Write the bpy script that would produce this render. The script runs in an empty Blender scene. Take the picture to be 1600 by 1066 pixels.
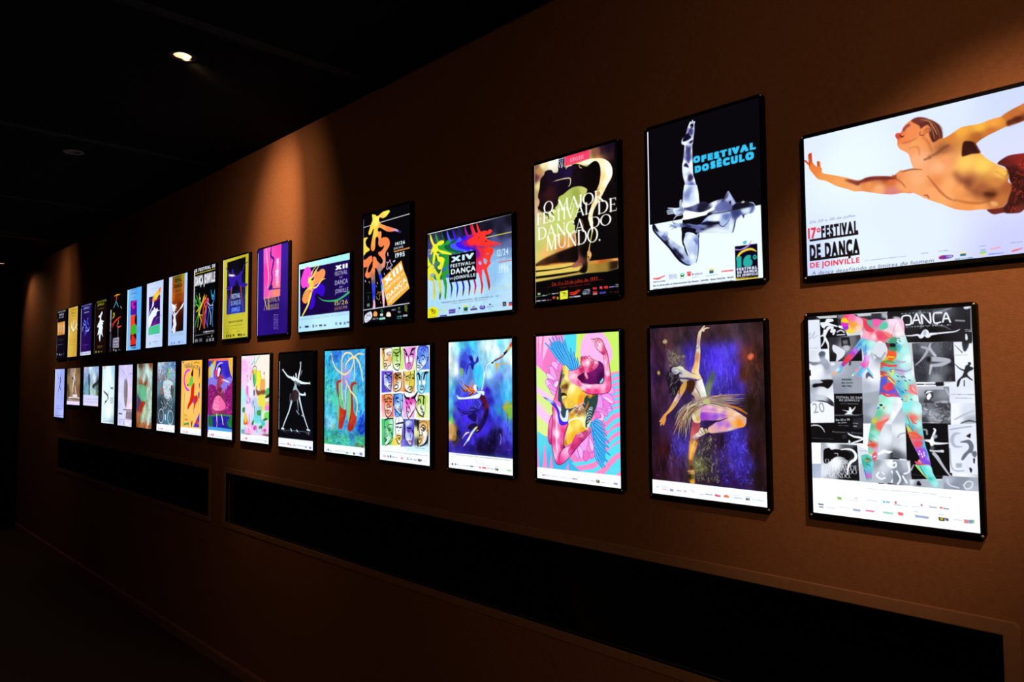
import bpy, bmesh, math, random
import numpy as np
from mathutils import Matrix, Vector

# ------------------------------------------------------------------ camera, world, exposure
scene = bpy.context.scene
COL = scene.collection
cam_data = bpy.data.cameras.new('camera')
cam_data.sensor_width = 36.0
cam_data.lens = 1123.78 / 1600.0 * 36.0
cam_data.clip_start = 0.05
cam = bpy.data.objects.new('camera', cam_data)
COL.objects.link(cam)
# the light boxes hang on a wall that runs along X; the viewer stands 1.73 m from it, eyes at 1.6 m
_r = Vector((0.704071, 0.710101, -0.006413)); _d = Vector((-0.041868, 0.032494, -0.998595)); _f = Vector((-0.708894, 0.703350, 0.052609))
_m = Matrix((_r, -_d, -_f)).transposed().to_4x4()
_m.translation = Vector((0.0, -1.7333, 1.6))
cam.matrix_world = _m
scene.camera = cam

world = bpy.data.worlds.new('world'); scene.world = world
world.use_nodes = True
world.node_tree.nodes['Background'].inputs[0].default_value = (0.0, 0.0, 0.0, 1)
world.node_tree.nodes['Background'].inputs[1].default_value = 0.0
scene.view_settings.view_transform = 'Standard'
scene.view_settings.look = 'None'
scene.view_settings.gamma = 1.0
scene.view_settings.exposure = 0.0
scene.view_settings.use_curve_mapping = False

WARM = (1.0, 0.60, 0.28)
CEIL = 2.86
WALL_Y = 0.015
END_X = -9.5

def spot(name, loc, aim, watts, half, blend, radius, parent=None, color=WARM):
    ld = bpy.data.lights.new(name, 'SPOT')
    ld.energy = watts; ld.color = color
    ld.spot_size = math.radians(2 * half); ld.spot_blend = blend; ld.shadow_soft_size = radius
    o = bpy.data.objects.new(name, ld); COL.objects.link(o)
    o.location = loc
    o.rotation_euler = Vector(aim).to_track_quat('-Z', 'Y').to_euler()
    if parent:
        o.parent = parent; o.matrix_parent_inverse = parent.matrix_world.inverted()
    return o

# ------------------------------------------------------------------ materials
def principled(name, base, rough=0.6, metal=0.0, spec=0.5):
    m = bpy.data.materials.new(name); m.use_nodes = True
    b = m.node_tree.nodes['Principled BSDF']
    b.inputs['Base Color'].default_value = (*base, 1); b.inputs['Roughness'].default_value = rough
    b.inputs['Metallic'].default_value = metal; b.inputs['Specular IOR Level'].default_value = spec
    return m

def noisy(name, c0, c1, scale, rough=0.8, bump=0.0, bscale=None, spec=0.3, stretch=(1, 1, 1)):
    m = principled(name, c0, rough, 0, spec); nt = m.node_tree; b = nt.nodes['Principled BSDF']
    tc = nt.nodes.new('ShaderNodeTexCoord'); mp = nt.nodes.new('ShaderNodeMapping')
    mp.inputs['Scale'].default_value = stretch
    nt.links.new(tc.outputs['Object'], mp.inputs['Vector'])
    n = nt.nodes.new('ShaderNodeTexNoise'); n.inputs['Scale'].default_value = scale; n.inputs['Detail'].default_value = 4
    nt.links.new(mp.outputs[0], n.inputs['Vector'])
    r = nt.nodes.new('ShaderNodeValToRGB')
    r.color_ramp.elements[0].position = 0.3; r.color_ramp.elements[1].position = 0.7
    r.color_ramp.elements[0].color = (*c0, 1); r.color_ramp.elements[1].color = (*c1, 1)
    nt.links.new(n.outputs['Fac'], r.inputs[0]); nt.links.new(r.outputs[0], b.inputs['Base Color'])
    if bump:
        n2 = nt.nodes.new('ShaderNodeTexNoise'); n2.inputs['Scale'].default_value = bscale or scale; n2.inputs['Detail'].default_value = 2
        nt.links.new(mp.outputs[0], n2.inputs['Vector'])
        bp = nt.nodes.new('ShaderNodeBump'); bp.inputs['Strength'].default_value = bump; bp.inputs['Distance'].default_value = 0.002
        nt.links.new(n2.outputs['Fac'], bp.inputs['Height']); nt.links.new(bp.outputs[0], b.inputs['Normal'])
    return m

M_WALL = noisy('kraft_brown_wall', (0.375, 0.159, 0.085), (0.43, 0.187, 0.102), 90, 0.9, 0.35, 260, 0.15)
M_TRIM = noisy('brown_trim', (0.42, 0.205, 0.13), (0.47, 0.235, 0.15), 60, 0.7, 0.1, 200, 0.25)
M_CEIL = noisy('black_ceiling', (0.008, 0.008, 0.009), (0.012, 0.012, 0.013), 20, 0.95, 0, None, 0.05)
M_BEAM = noisy('charcoal_bar', (0.016, 0.016, 0.019), (0.022, 0.022, 0.026), 20, 0.8, 0, None, 0.1)
M_FLOOR = noisy('dark_carpet', (0.07, 0.036, 0.02), (0.10, 0.052, 0.03), 130, 0.95, 0.6, 400, 0.1)
M_BLACKW = noisy('black_drape_wall', (0.006, 0.005, 0.005), (0.009, 0.008, 0.007), 15, 0.95, 0, None, 0.05)
M_FRAME = noisy('satin_black_frame', (0.004, 0.004, 0.005), (0.007, 0.007, 0.008), 40, 0.5, 0, None, 0.12)
M_STEEL = principled('polished_steel', (0.9, 0.9, 0.92), 0.42, 0.85)
M_LINING = noisy('black_lining', (0.004, 0.004, 0.004), (0.007, 0.006, 0.006), 30, 0.95, 0, None, 0.03)
M_TRIMRING = noisy('bronze_ring', (0.16, 0.12, 0.1), (0.2, 0.15, 0.12), 30, 0.5, 0, None, 0.4)
M_REFL_LIT = principled('lamp_warmed_reflector', (0.75, 0.5, 0.36), 0.5, 0.0)  # warm lamp glow put into the base colour; unlit fixtures use grey
M_RING = noisy('black_ring', (0.012, 0.011, 0.011), (0.018, 0.016, 0.016), 30, 0.6, 0, None, 0.2)
M_REFL_OFF = noisy('grey_reflector', (0.3, 0.3, 0.32), (0.36, 0.36, 0.38), 30, 0.4, 0, None, 0.5)
M_BULB_ON = bpy.data.materials.new('lit_lamp'); M_BULB_ON.use_nodes = True
_b = M_BULB_ON.node_tree.nodes['Principled BSDF']
_b.inputs['Base Color'].default_value = (1, .8, .6, 1)
_b.inputs['Emission Color'].default_value = (1.0, 0.78, 0.6, 1); _b.inputs['Emission Strength'].default_value = 6.0
M_BULB_HOT = M_BULB_ON.copy(); M_BULB_HOT.node_tree.nodes['Principled BSDF'].inputs['Emission Strength'].default_value = 16.0
M_BULB_OFF = principled('unlit_lamp', (0.25, 0.25, 0.27), 0.3)
M_GLASS = bpy.data.materials.new('clear_glass'); M_GLASS.use_nodes = True
_nt = M_GLASS.node_tree; _nt.nodes.clear()
_o = _nt.nodes.new('ShaderNodeOutputMaterial'); _mx = _nt.nodes.new('ShaderNodeMixShader'); _fr = _nt.nodes.new('ShaderNodeFresnel')
_tr = _nt.nodes.new('ShaderNodeBsdfTransparent'); _gl = _nt.nodes.new('ShaderNodeBsdfGlossy'); _gl.inputs['Roughness'].default_value = 0.02
_tr.inputs[0].default_value = (0.9, 0.92, 0.9, 1); _fr.inputs['IOR'].default_value = 1.45
_nt.links.new(_fr.outputs[0], _mx.inputs[0]); _nt.links.new(_tr.outputs[0], _mx.inputs[1]); _nt.links.new(_gl.outputs[0], _mx.inputs[2]); _nt.links.new(_mx.outputs[0], _o.inputs[0])

# the backlit film of every light box: the printed colours (stored per vertex) let the lamp through
M_PRINT = bpy.data.materials.new('backlit_print'); M_PRINT.use_nodes = True
_nt = M_PRINT.node_tree; _b = _nt.nodes['Principled BSDF']
_at = _nt.nodes.new('ShaderNodeAttribute'); _at.attribute_name = 'ink'
_b.inputs['Base Color'].default_value = (0.01, 0.01, 0.01, 1); _b.inputs['Roughness'].default_value = 0.03
_b.inputs['Specular IOR Level'].default_value = 0.25
_nt.links.new(_at.outputs['Color'], _b.inputs['Emission Color']); _b.inputs['Emission Strength'].default_value = 1.08
M_PRINT.cycles.emission_sampling = 'NONE'

# ------------------------------------------------------------------ mesh helpers
def link_mesh(name, verts, faces, mat, parent=None, smooth=False):
    me = bpy.data.meshes.new(name); me.from_pydata([tuple(v) for v in verts], [], faces)
    me.materials.append(mat)
    bm = bmesh.new(); bm.from_mesh(me); bmesh.ops.recalc_face_normals(bm, faces=bm.faces); bm.to_mesh(me); bm.free()
    if smooth:
        for p in me.polygons: p.use_smooth = True
    o = bpy.data.objects.new(name, me); COL.objects.link(o)
    if parent: o.parent = parent
    return o

class MB:
    """collects shapes of ONE part"""
    def __init__(s): s.v = []; s.f = []
    def add(s, v, f):
        n = len(s.v); s.v += v; s.f += [tuple(i + n for i in q) for q in f]
    def box(s, x0, x1, y0, y1, z0, z1):
        s.add([(x, y, z) for x in (x0, x1) for y in (y0, y1) for z in (z0, z1)],
              [(0, 1, 3, 2), (4, 6, 7, 5), (0, 4, 5, 1), (2, 3, 7, 6), (0, 2, 6, 4), (1, 5, 7, 3)])
    def loops(s, rings, close=True, cap0=False, cap1=False):
        n = len(rings[0]); v = [p for r in rings for p in r]; f = []
        for k in range(len(rings) - 1):
            for i in range(n if close else n - 1):
                j = (i + 1) % n
                f.append((k * n + i, k * n + j, (k + 1) * n + j, (k + 1) * n + i))
        if cap0: f.append(tuple(range(n)))
        if cap1: f.append(tuple(range((len(rings) - 1) * n, len(rings) * n)))
        s.add(v, f)
    def build(s, name, mat, parent=None, smooth=False): return link_mesh(name, s.v, s.f, mat, parent, smooth)

def empty(name, loc=(0, 0, 0)):
    o = bpy.data.objects.new(name, None); COL.objects.link(o); o.location = loc; o.empty_display_size = 0.05
    return o
def tag(o, label, cat, group=None):
    o['label'] = label; o['category'] = cat
    if group: o['group'] = group
    return o
def struct(o): o['kind'] = 'structure'; return o

def rrect(w, h, r, n=6):
    pts = []
    for cx, cz, a0 in ((w / 2 - r, h / 2 - r, 0), (-w / 2 + r, h / 2 - r, 90), (-w / 2 + r, -h / 2 + r, 180), (w / 2 - r, -h / 2 + r, 270)):
        for i in range(n + 1):
            a = math.radians(a0 + 90 * i / n); pts.append((cx + r * math.cos(a), cz + r * math.sin(a)))
    return pts

# ------------------------------------------------------------------ room
LAMPS = [(-2.83, -.715), (-4.45, -.70), (-7.1, -.70), (-9.2, -.24), (.24, -.932), (.644, -2.373), (-8.4, -1.9), (-3.1, -2.6)]
NICHES = [(-7.80, -4.318, 0.800, 1.076), (-4.08, -0.357, 0.800, 1.076)]
def build_room():
    X0, X1, Y1 = END_X, 2.0, -4.2
    mb = MB(); mb.box(X0 - .1, X1, Y1, WALL_Y + .32, -0.1, 0.0); struct(mb.build('floor', M_FLOOR))
    # ceiling with a square cut-out over every downlight (its trim ring hides the corners)
    cx = [X0 - .1, X1]; cy = [Y1, WALL_Y + .32]
    for (lx, ly) in LAMPS: cx += [lx - .033, lx + .033]; cy += [ly - .033, ly + .033]
    cx = sorted(set(cx)); cy = sorted(set(cy)); mb = MB(); vid = {}
    def C(x, y, z):
        if (x, y, z) not in vid: vid[(x, y, z)] = len(mb.v); mb.v.append((x, y, z))
        return vid[(x, y, z)]
    for i in range(len(cx) - 1):
        for j in range(len(cy) - 1):
            mx, my = (cx[i] + cx[i + 1]) / 2, (cy[j] + cy[j + 1]) / 2
            if any(abs(mx - lx) < .033 and abs(my - ly) < .033 for lx, ly in LAMPS): continue
            mb.f.append((C(cx[i], cy[j], CEIL), C(cx[i + 1], cy[j], CEIL), C(cx[i + 1], cy[j + 1], CEIL), C(cx[i], cy[j + 1], CEIL)))
    struct(mb.build('ceiling', M_CEIL))
    for n, x in enumerate((-7.45, -5.81, -4.17, -2.53, -.89)):       # flat charcoal bars across the ceiling
        mb = MB(); mb.box(x - .03, x + .03, Y1, WALL_Y, CEIL - .004, CEIL); struct(mb.build('trim_%d' % (n + 1), M_BEAM))
    # long wall with two rectangular openings for the display cases
    xs = sorted({X0, X1, *[n[0] for n in NICHES], *[n[1] for n in NICHES]}); zs = [0.0, 0.800, 1.076, CEIL]
    hole = lambda xa, xb, k: k == 1 and any(n[0] <= xa and xb <= n[1] for n in NICHES)
    mb = MB(); y = WALL_Y; T = 0.06
    vid = {}
    def V(x, yy, z):
        key = (x, yy, z)
        if key not in vid: vid[key] = len(mb.v); mb.v.append(key)
        return vid[key]
    for i in range(len(xs) - 1):
        for k in range(3):
            if hole(xs[i], xs[i + 1], k): continue
            for yy in (y, y + T):
                mb.f.append((V(xs[i], yy, zs[k]), V(xs[i + 1], yy, zs[k]), V(xs[i + 1], yy, zs[k + 1]), V(xs[i], yy, zs[k + 1])))
    for (a, b, c, d) in NICHES:
        q = [(a, c), (b, c), (b, d), (a, d)]
        for i in range(4):
            p0, p1 = q[i], q[(i + 1) % 4]
            mb.f.append((V(p0[0], y, p0[1]), V(p1[0], y, p1[1]), V(p1[0], y + T, p1[1]), V(p0[0], y + T, p0[1])))
    for i in range(len(xs) - 1):
        for z in (zs[0], zs[-1]): mb.f.append((V(xs[i], y, z), V(xs[i + 1], y, z), V(xs[i + 1], y + T, z), V(xs[i], y + T, z)))
    for k in range(3):
        for x in (X0, X1): mb.f.append((V(x, y, zs[k]), V(x, y, zs[k + 1]), V(x, y + T, zs[k + 1]), V(x, y + T, zs[k])))
    struct(mb.build('wall_right', M_WALL))
    mb = MB(); mb.box(X0 - .1, X0, Y1, WALL_Y + .32, 0, CEIL); struct(mb.build('wall_back', M_BLACKW))
    mb = MB(); mb.box(X0, X1, WALL_Y - .012, WALL_Y, 0, .055); mb.box(X0, X1, WALL_Y - .007, WALL_Y, .055, .062)
    struct(mb.build('baseboard_right', M_TRIM))
build_room()

# display cases let into the wall under the light boxes
def display_case(a, b, c, d, label):
    root = empty('display_case', ((a + b) / 2, WALL_Y, c)); tag(root, label, 'display case', 'glazed display cases in the wall')
    ox, oy, oz = root.location
    y = WALL_Y - oy
    a, b, c, d = a - ox, b - ox, c - oz, d - oz
    w = 0.030
    mb = MB()                                                     # flat brown surround
    ring = lambda g, yy, r: [((a + b) / 2 + p[0], yy, (c + d) / 2 + p[1]) for p in rrect(b - a + 2 * g, d - c + 2 * g, r)]
    mb.loops([ring(w, y, .012), ring(w, y - .0025, .012), ring(w - .002, y - .004, .011), ring(0.002, y - .004, .002), ring(0, y - .003, .0015), ring(0, y + .018, .0015)])
    mb.build('surround', M_TRIM, root)
    mb = MB(); mb.box(a + .0005, b - .0005, y + .020, y + .026, c + .0005, d - .0005); mb.build('glass_pane', M_GLASS, root)
    mb = MB(); e = .001
    q = [(a + e, c + e), (b - e, c + e), (b - e, d - e), (a + e, d - e)]
    mb.loops([[(p[0], y + .028, p[1]) for p in q], [(p[0], y + .26, p[1]) for p in q]], cap1=True)
    mb.build('lining', M_LINING, root)
    return root
display_case(*NICHES[0], 'long narrow glazed display case in the wall, the farther one by the dark end wall')
display_case(*NICHES[1], 'long narrow glazed display case in the wall, the nearer one below the largest posters')

# ------------------------------------------------------------------ ceiling things
def circle(r, z, n=40): return [(r * math.cos(2 * math.pi * i / n), r * math.sin(2 * math.pi * i / n), z) for i in range(n)]
def beam(root, x, y, watts, aim, lie, half, blend, slit, radius):
    l = spot('lamp_light', (x, y, CEIL), aim, watts, half, blend, radius)
    a = Vector(aim).normalized(); w = Vector(lie); w = (w - a * w.dot(a)).normalized(); u = w.cross(-a)
    m = Matrix((u * slit, w, -a)).transposed().to_4x4()             # uneven scale squeezes the beam into a tall narrow oval lying along w
    m.translation = (x, y, CEIL - .004); l.matrix_world = m
    l.parent = root; l.matrix_parent_inverse = root.matrix_world.inverted()
def downlight(x, y, label, lit, beams=(), drop=0.0):
    root = empty('ceiling_downlight', (x, y, CEIL)); tag(root, label, 'ceiling light', 'round recessed ceiling downlights')
    mb = MB(); mb.loops([circle(.050, 0), circle(.050, -.002), circle(.048, -.003), circle(.034, -.003), circle(.0325, -.001), circle(.0325, .002)])
    mb.build('trim_ring', M_TRIMRING if not lit else M_RING, root, True)
    mb = MB(); mb.loops([circle(.0325, .002), circle(.032, .012), circle(.030, .022)]); mb.build('reflector', M_REFL_LIT if lit else M_REFL_OFF, root, True)
    mb = MB(); mb.loops([circle(.030, .022), circle(.026, .019 - drop), circle(.016, .017 - drop), circle(.004, .0165 - drop)], cap1=True)
    mb.build('lamp', M_BULB_HOT if drop else M_BULB_ON if lit else M_BULB_OFF, root, True)
    mb = MB(); mb.loops([circle(.036, .0005), circle(.036, .05)], cap1=True); mb.build('housing', M_FRAME, root, True)
    bpy.context.view_layer.update()
    for bm_ in beams: beam(root, x, y, *bm_)
    return root
L = LAMPS
def band(core, spill):                                            # reflector lamp: a tight core inside a wider spill
    return ((core, (-.5881, .6538, -.4761), (.1026, 0, .9947), 36.75, .998, .3573, .008), (spill, (-.5464, .6555, -.5213), (-.0508, 0, .9987), 60.2, .988, .41, .008))
UPW = (0, 0, 1)
downlight(*L[0], 'glowing round downlight in the black ceiling', True, band(60, 14.5))
downlight(*L[1], 'unlit grey round downlight in the black ceiling', False)
downlight(*L[2], 'lit round downlight past the left frame edge, third from the near end', True, band(7.2, 5))
downlight(*L[3], 'dim round downlight in the corner by the dark end wall', True, ((8.0, (.45, .0, -1), (0, 1, 0), 60, 1, 1, .02),))
downlight(*L[4], 'lit round downlight above the nearest posters, past the frame edge', True, ((84, (-.4306, .6504, -.715), UPW, 17.5, 1, 1, .02),))
downlight(*L[5], 'lit round downlight in the middle of the room ceiling', True, ((55.6, (.0928, .9057, -.4137), UPW, 67.6, .958, 1, .05),))
downlight(*L[6], 'lit round downlight at the far end, mirrored in the yellow poster', True, ((4, (0, 0, -1), (0, 1, 0), 45, .5, 1, .02),), drop=.03)
downlight(*L[7], 'dim round fill downlight added over the middle of the room, past the left frame edge', True, ((9, (-.05, .8, -.5), UPW, 80, 1, 1, .05),))  # unseen fixture added to lift the weak ambient on the wall


# ------------------------------------------------------------------ printing the posters
# A print is a fine mesh sheet whose vertices carry the ink colour, plus panel light leaks painted along some edges. Sheet units: the long side is 1000.
def hexc(c): return np.array([int(c[i:i + 2], 16) for i in (0, 2, 4)], np.float32) / 255.0
def nums(p): return np.array(p.split(), np.float32).reshape(-1, 2) if isinstance(p, str) else np.array(p, np.float32).reshape(-1, 2)
def catmull(P, closed=True, n=6):
    k = len(P)
    if k < 3: return P
    t = (np.arange(n) / n)[:, None]; out = []
    for i in range(k if closed else k - 1):
        if closed: a, b, c, d = P[i - 1], P[i], P[(i + 1) % k], P[(i + 2) % k]
        else: a, b, c, d = P[max(i - 1, 0)], P[i], P[i + 1], P[min(i + 2, k - 1)]
        out.append(.5 * ((2 * b) + (c - a) * t + (2 * a - 5 * b + 4 * c - d) * t * t + (3 * b - a - 3 * c + d) * t ** 3))
    if not closed: out.append(P[-1:])
    return np.concatenate(out)
def blur(m, r):
    if r < .3: return m
    R = int(math.ceil(r * 2.5)); k = np.exp(-.5 * (np.arange(-R, R + 1) / r) ** 2); k /= k.sum()
    p = np.pad(m, ((R, R), (0, 0)), 'edge'); o = np.zeros_like(m)
    for i, w in enumerate(k): o += w * p[i:i + m.shape[0]]
    p = np.pad(o, ((0, 0), (R, R)), 'edge'); q = np.zeros_like(m)
    for i, w in enumerate(k): q += w * p[:, i:i + m.shape[1]]
    return q

GLYPH = {}
def glyph(ch):
    """coverage bitmap of a letter at 80 px cap height, with its advance"""
    if ch in GLYPH: return GLYPH[ch]
    cu = bpy.data.curves.new('glyph', 'FONT'); cu.body = ch + '|'; cu.resolution_u = 3
    ob = bpy.data.objects.new('glyph', cu); COL.objects.link(ob)
    cu.body = ch
    dg = bpy.context.evaluated_depsgraph_get(); dg.update()
    ev = ob.evaluated_get(dg); me = ev.to_mesh()
    v = np.array([x.co[:2] for x in me.vertices], np.float32).reshape(-1, 2)
    polys = [[int(i) for i in p.vertices] for p in me.polygons]
    ev.to_mesh_clear()
    K = 110.0
    if len(v) == 0:
        GLYPH[ch] = (np.zeros((140, 30), np.float32), 30)
    else:
        adv = max(4, int(v[:, 0].max() * K) + 9)
        g = Pic(adv, 140, 1.0, True)
        for p in polys:
            q = v[p] * K; q[:, 1] = 105 - q[:, 1]; q[:, 0] += 1
            mk, bb = g.mask(q, 0, False)
            if mk is not None:
                y0, y1, x0, x1 = bb; g.a[y0:y1, x0:x1] = np.minimum(1, g.a[y0:y1, x0:x1] + mk)
        GLYPH[ch] = (g.a, adv)
    bpy.data.objects.remove(ob); bpy.data.curves.remove(cu)
    return GLYPH[ch]

# a thin/thick roman alphabet drawn with strokes (x0 y0 x1 y1 thickness) in a 100 high cap box
_T, _N = 13, 5
def _arc(cx, cy, rx, ry, a0, a1, n=14, tv=_T, th=_N):
    s = []
    for i in range(n):
        p = math.radians(a0 + (a1 - a0) * i / n); q = math.radians(a0 + (a1 - a0) * (i + 1) / n); m = (p + q) / 2
        s.append((cx + rx * math.cos(p), cy - ry * math.sin(p), cx + rx * math.cos(q), cy - ry * math.sin(q), th + (tv - th) * abs(math.cos(m)) ** 1.5))
    return s
def _sf(x, y, w=11): return [(x - w, y, x + w, y, 4)]
ROMAN = {
 'O': (92, _arc(46, 50, 40, 48, 0, 360, 28)),
 'I': (34, [(17, 2, 17, 98, _T)] + _sf(17, 2) + _sf(17, 98)),
 'M': (104, [(18, 2, 13, 98, _N), (18, 2, 52, 96, _T), (52, 96, 86, 2, _N), (86, 2, 91, 98, _T)] + _sf(13, 98, 9) + _sf(91, 98) + [(8, 2, 20, 2, 4), (84, 2, 97, 2, 4)]),
 'A': (86, [(43, 0, 10, 98, _N), (43, 0, 76, 98, _T), (22, 64, 64, 64, 5)] + _sf(10, 98, 9) + _sf(76, 98, 10)),
 'R': (80, [(18, 2, 18, 98, _T), (18, 3, 40, 3, 5), (18, 52, 42, 52, 5), (40, 52, 76, 98, _T)] + _arc(40, 27.5, 24, 24.5, 90, -90) + _sf(18, 98) + [(7, 2, 18, 2, 4), (70, 98, 84, 98, 4)]),
 'F': (62, [(18, 2, 18, 98, _T), (8, 3, 54, 3, 5), (18, 48, 46, 48, 5), (54, 3, 54, 18, 4), (46, 40, 46, 56, 4)] + _sf(18, 98)),
 'E': (66, [(18, 2, 18, 98, _T), (8, 3, 56, 3, 5), (18, 48, 48, 48, 5), (8, 97, 60, 97, 5), (56, 3, 56, 18, 4), (48, 40, 48, 56, 4), (60, 97, 62, 80, 4)]),
 'S': (58, _arc(29, 27, 20, 24, 20, 250, 14) + _arc(27, 73, 22, 25, 75, -160, 14) + [(22, 44, 36, 55, _T), (48, 6, 48, 22, 4), (6, 78, 6, 95, 4)]),
 'T': (74, [(37, 2, 37, 98, _T), (5, 3, 69, 3, 5), (5, 3, 5, 18, 4), (69, 3, 69, 18, 4)] + _sf(37, 98)),
 'V': (84, [(10, 2, 44, 98, _T), (44, 98, 76, 2, _N)] + _sf(10, 2, 10) + _sf(76, 2, 9)),
 'L': (62, [(18, 2, 18, 98, _T), (8, 97, 54, 97, 5), (54, 97, 57, 78, 4)] + _sf(18, 2)),
 'D': (90, [(18, 2, 18, 98, _T), (8, 3, 44, 3, 5), (8, 97, 44, 97, 5)] + _arc(42, 50, 40, 47, 90, -90, 18)),
 'N': (92, [(18, 2, 18, 98, _N), (16, 2, 78, 98, _T), (78, 98, 78, 2, _N)] + _sf(18, 98, 10) + _sf(78, 2, 10) + [(6, 2, 18, 2, 4)]),
 'Ç': (80, _arc(46, 50, 38, 48, 45, 315, 20) + [(74, 8, 74, 26, 4), (46, 98, 42, 112, 5), (42, 112, 50, 114, 6), (50, 114, 46, 124, 5), (46, 124, 38, 124, 4)]),
 'C': (80, _arc(46, 50, 38, 48, 45, 315, 20) + [(74, 8, 74, 26, 4)]),
 'U': (88, [(18, 2, 18, 62, _T), (74, 2, 74, 62, _N)] + _arc(46, 62, 28, 36, 180, 360, 14, 9, 6) + _sf(18, 2) + _sf(74, 2, 9)),
 'X': (84, [(12, 2, 70, 98, _T), (70, 2, 12, 98, _N)] + _sf(12, 2, 9) + _sf(70, 2, 9) + _sf(12, 98, 9) + _sf(70, 98, 9)),
 '.': (26, [(12, 92, 13, 92, 13)]), ' ': (34, []), 'J': (44, [(26, 2, 26, 92, _T), (26, 92, 8, 112, 6)] + _sf(26, 2)),
}
def line_bitmap(txt, style):
    if 'r' in style and all(c in ROMAN for c in txt):
        W = sum(ROMAN[c][0] for c in txt); g = Pic(int(W) + 4, 140, 1.0, True); x = 0
        for c in txt:
            for (a, b, c2, d, t) in ROMAN[c][1]:
                mk, bb = g.smask(np.array([[x + a, b + 5], [x + c2, d + 5]]), [t, t])
                if mk is not None:
                    y0, y1, x0, x1 = bb; g.a[y0:y1, x0:x1] = np.maximum(g.a[y0:y1, x0:x1], mk)
            x += ROMAN[c][0]
        return g.a, 5, 105
    gs = [glyph(c)[0] for c in txt]
    a = np.concatenate(gs, 1); top, bot = 25, 105                # cap box rows
    k = style.count('b')                                          # heavier weights grow the strokes, square-cornered
    if k:
        rx, ry = (0, 4, 7, 10, 13)[k], (0, 3, 5, 7, 9)[k]
        a = np.concatenate([np.pad(g, ((12, 12), (rx - 1, rx - 1))) for g in gs], 1)
        b = a.copy()
        for d in range(1, rx + 1): b[:, d:] = np.maximum(b[:, d:], a[:, :-d]); b[:, :-d] = np.maximum(b[:, :-d], a[:, d:])
        a = b.copy()
        for d in range(1, ry + 1): a[d:] = np.maximum(a[d:], b[:-d]); a[:-d] = np.maximum(a[:-d], b[d:])
        top += 12 - ry; bot += 12 + ry
    return a, top, bot

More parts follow.
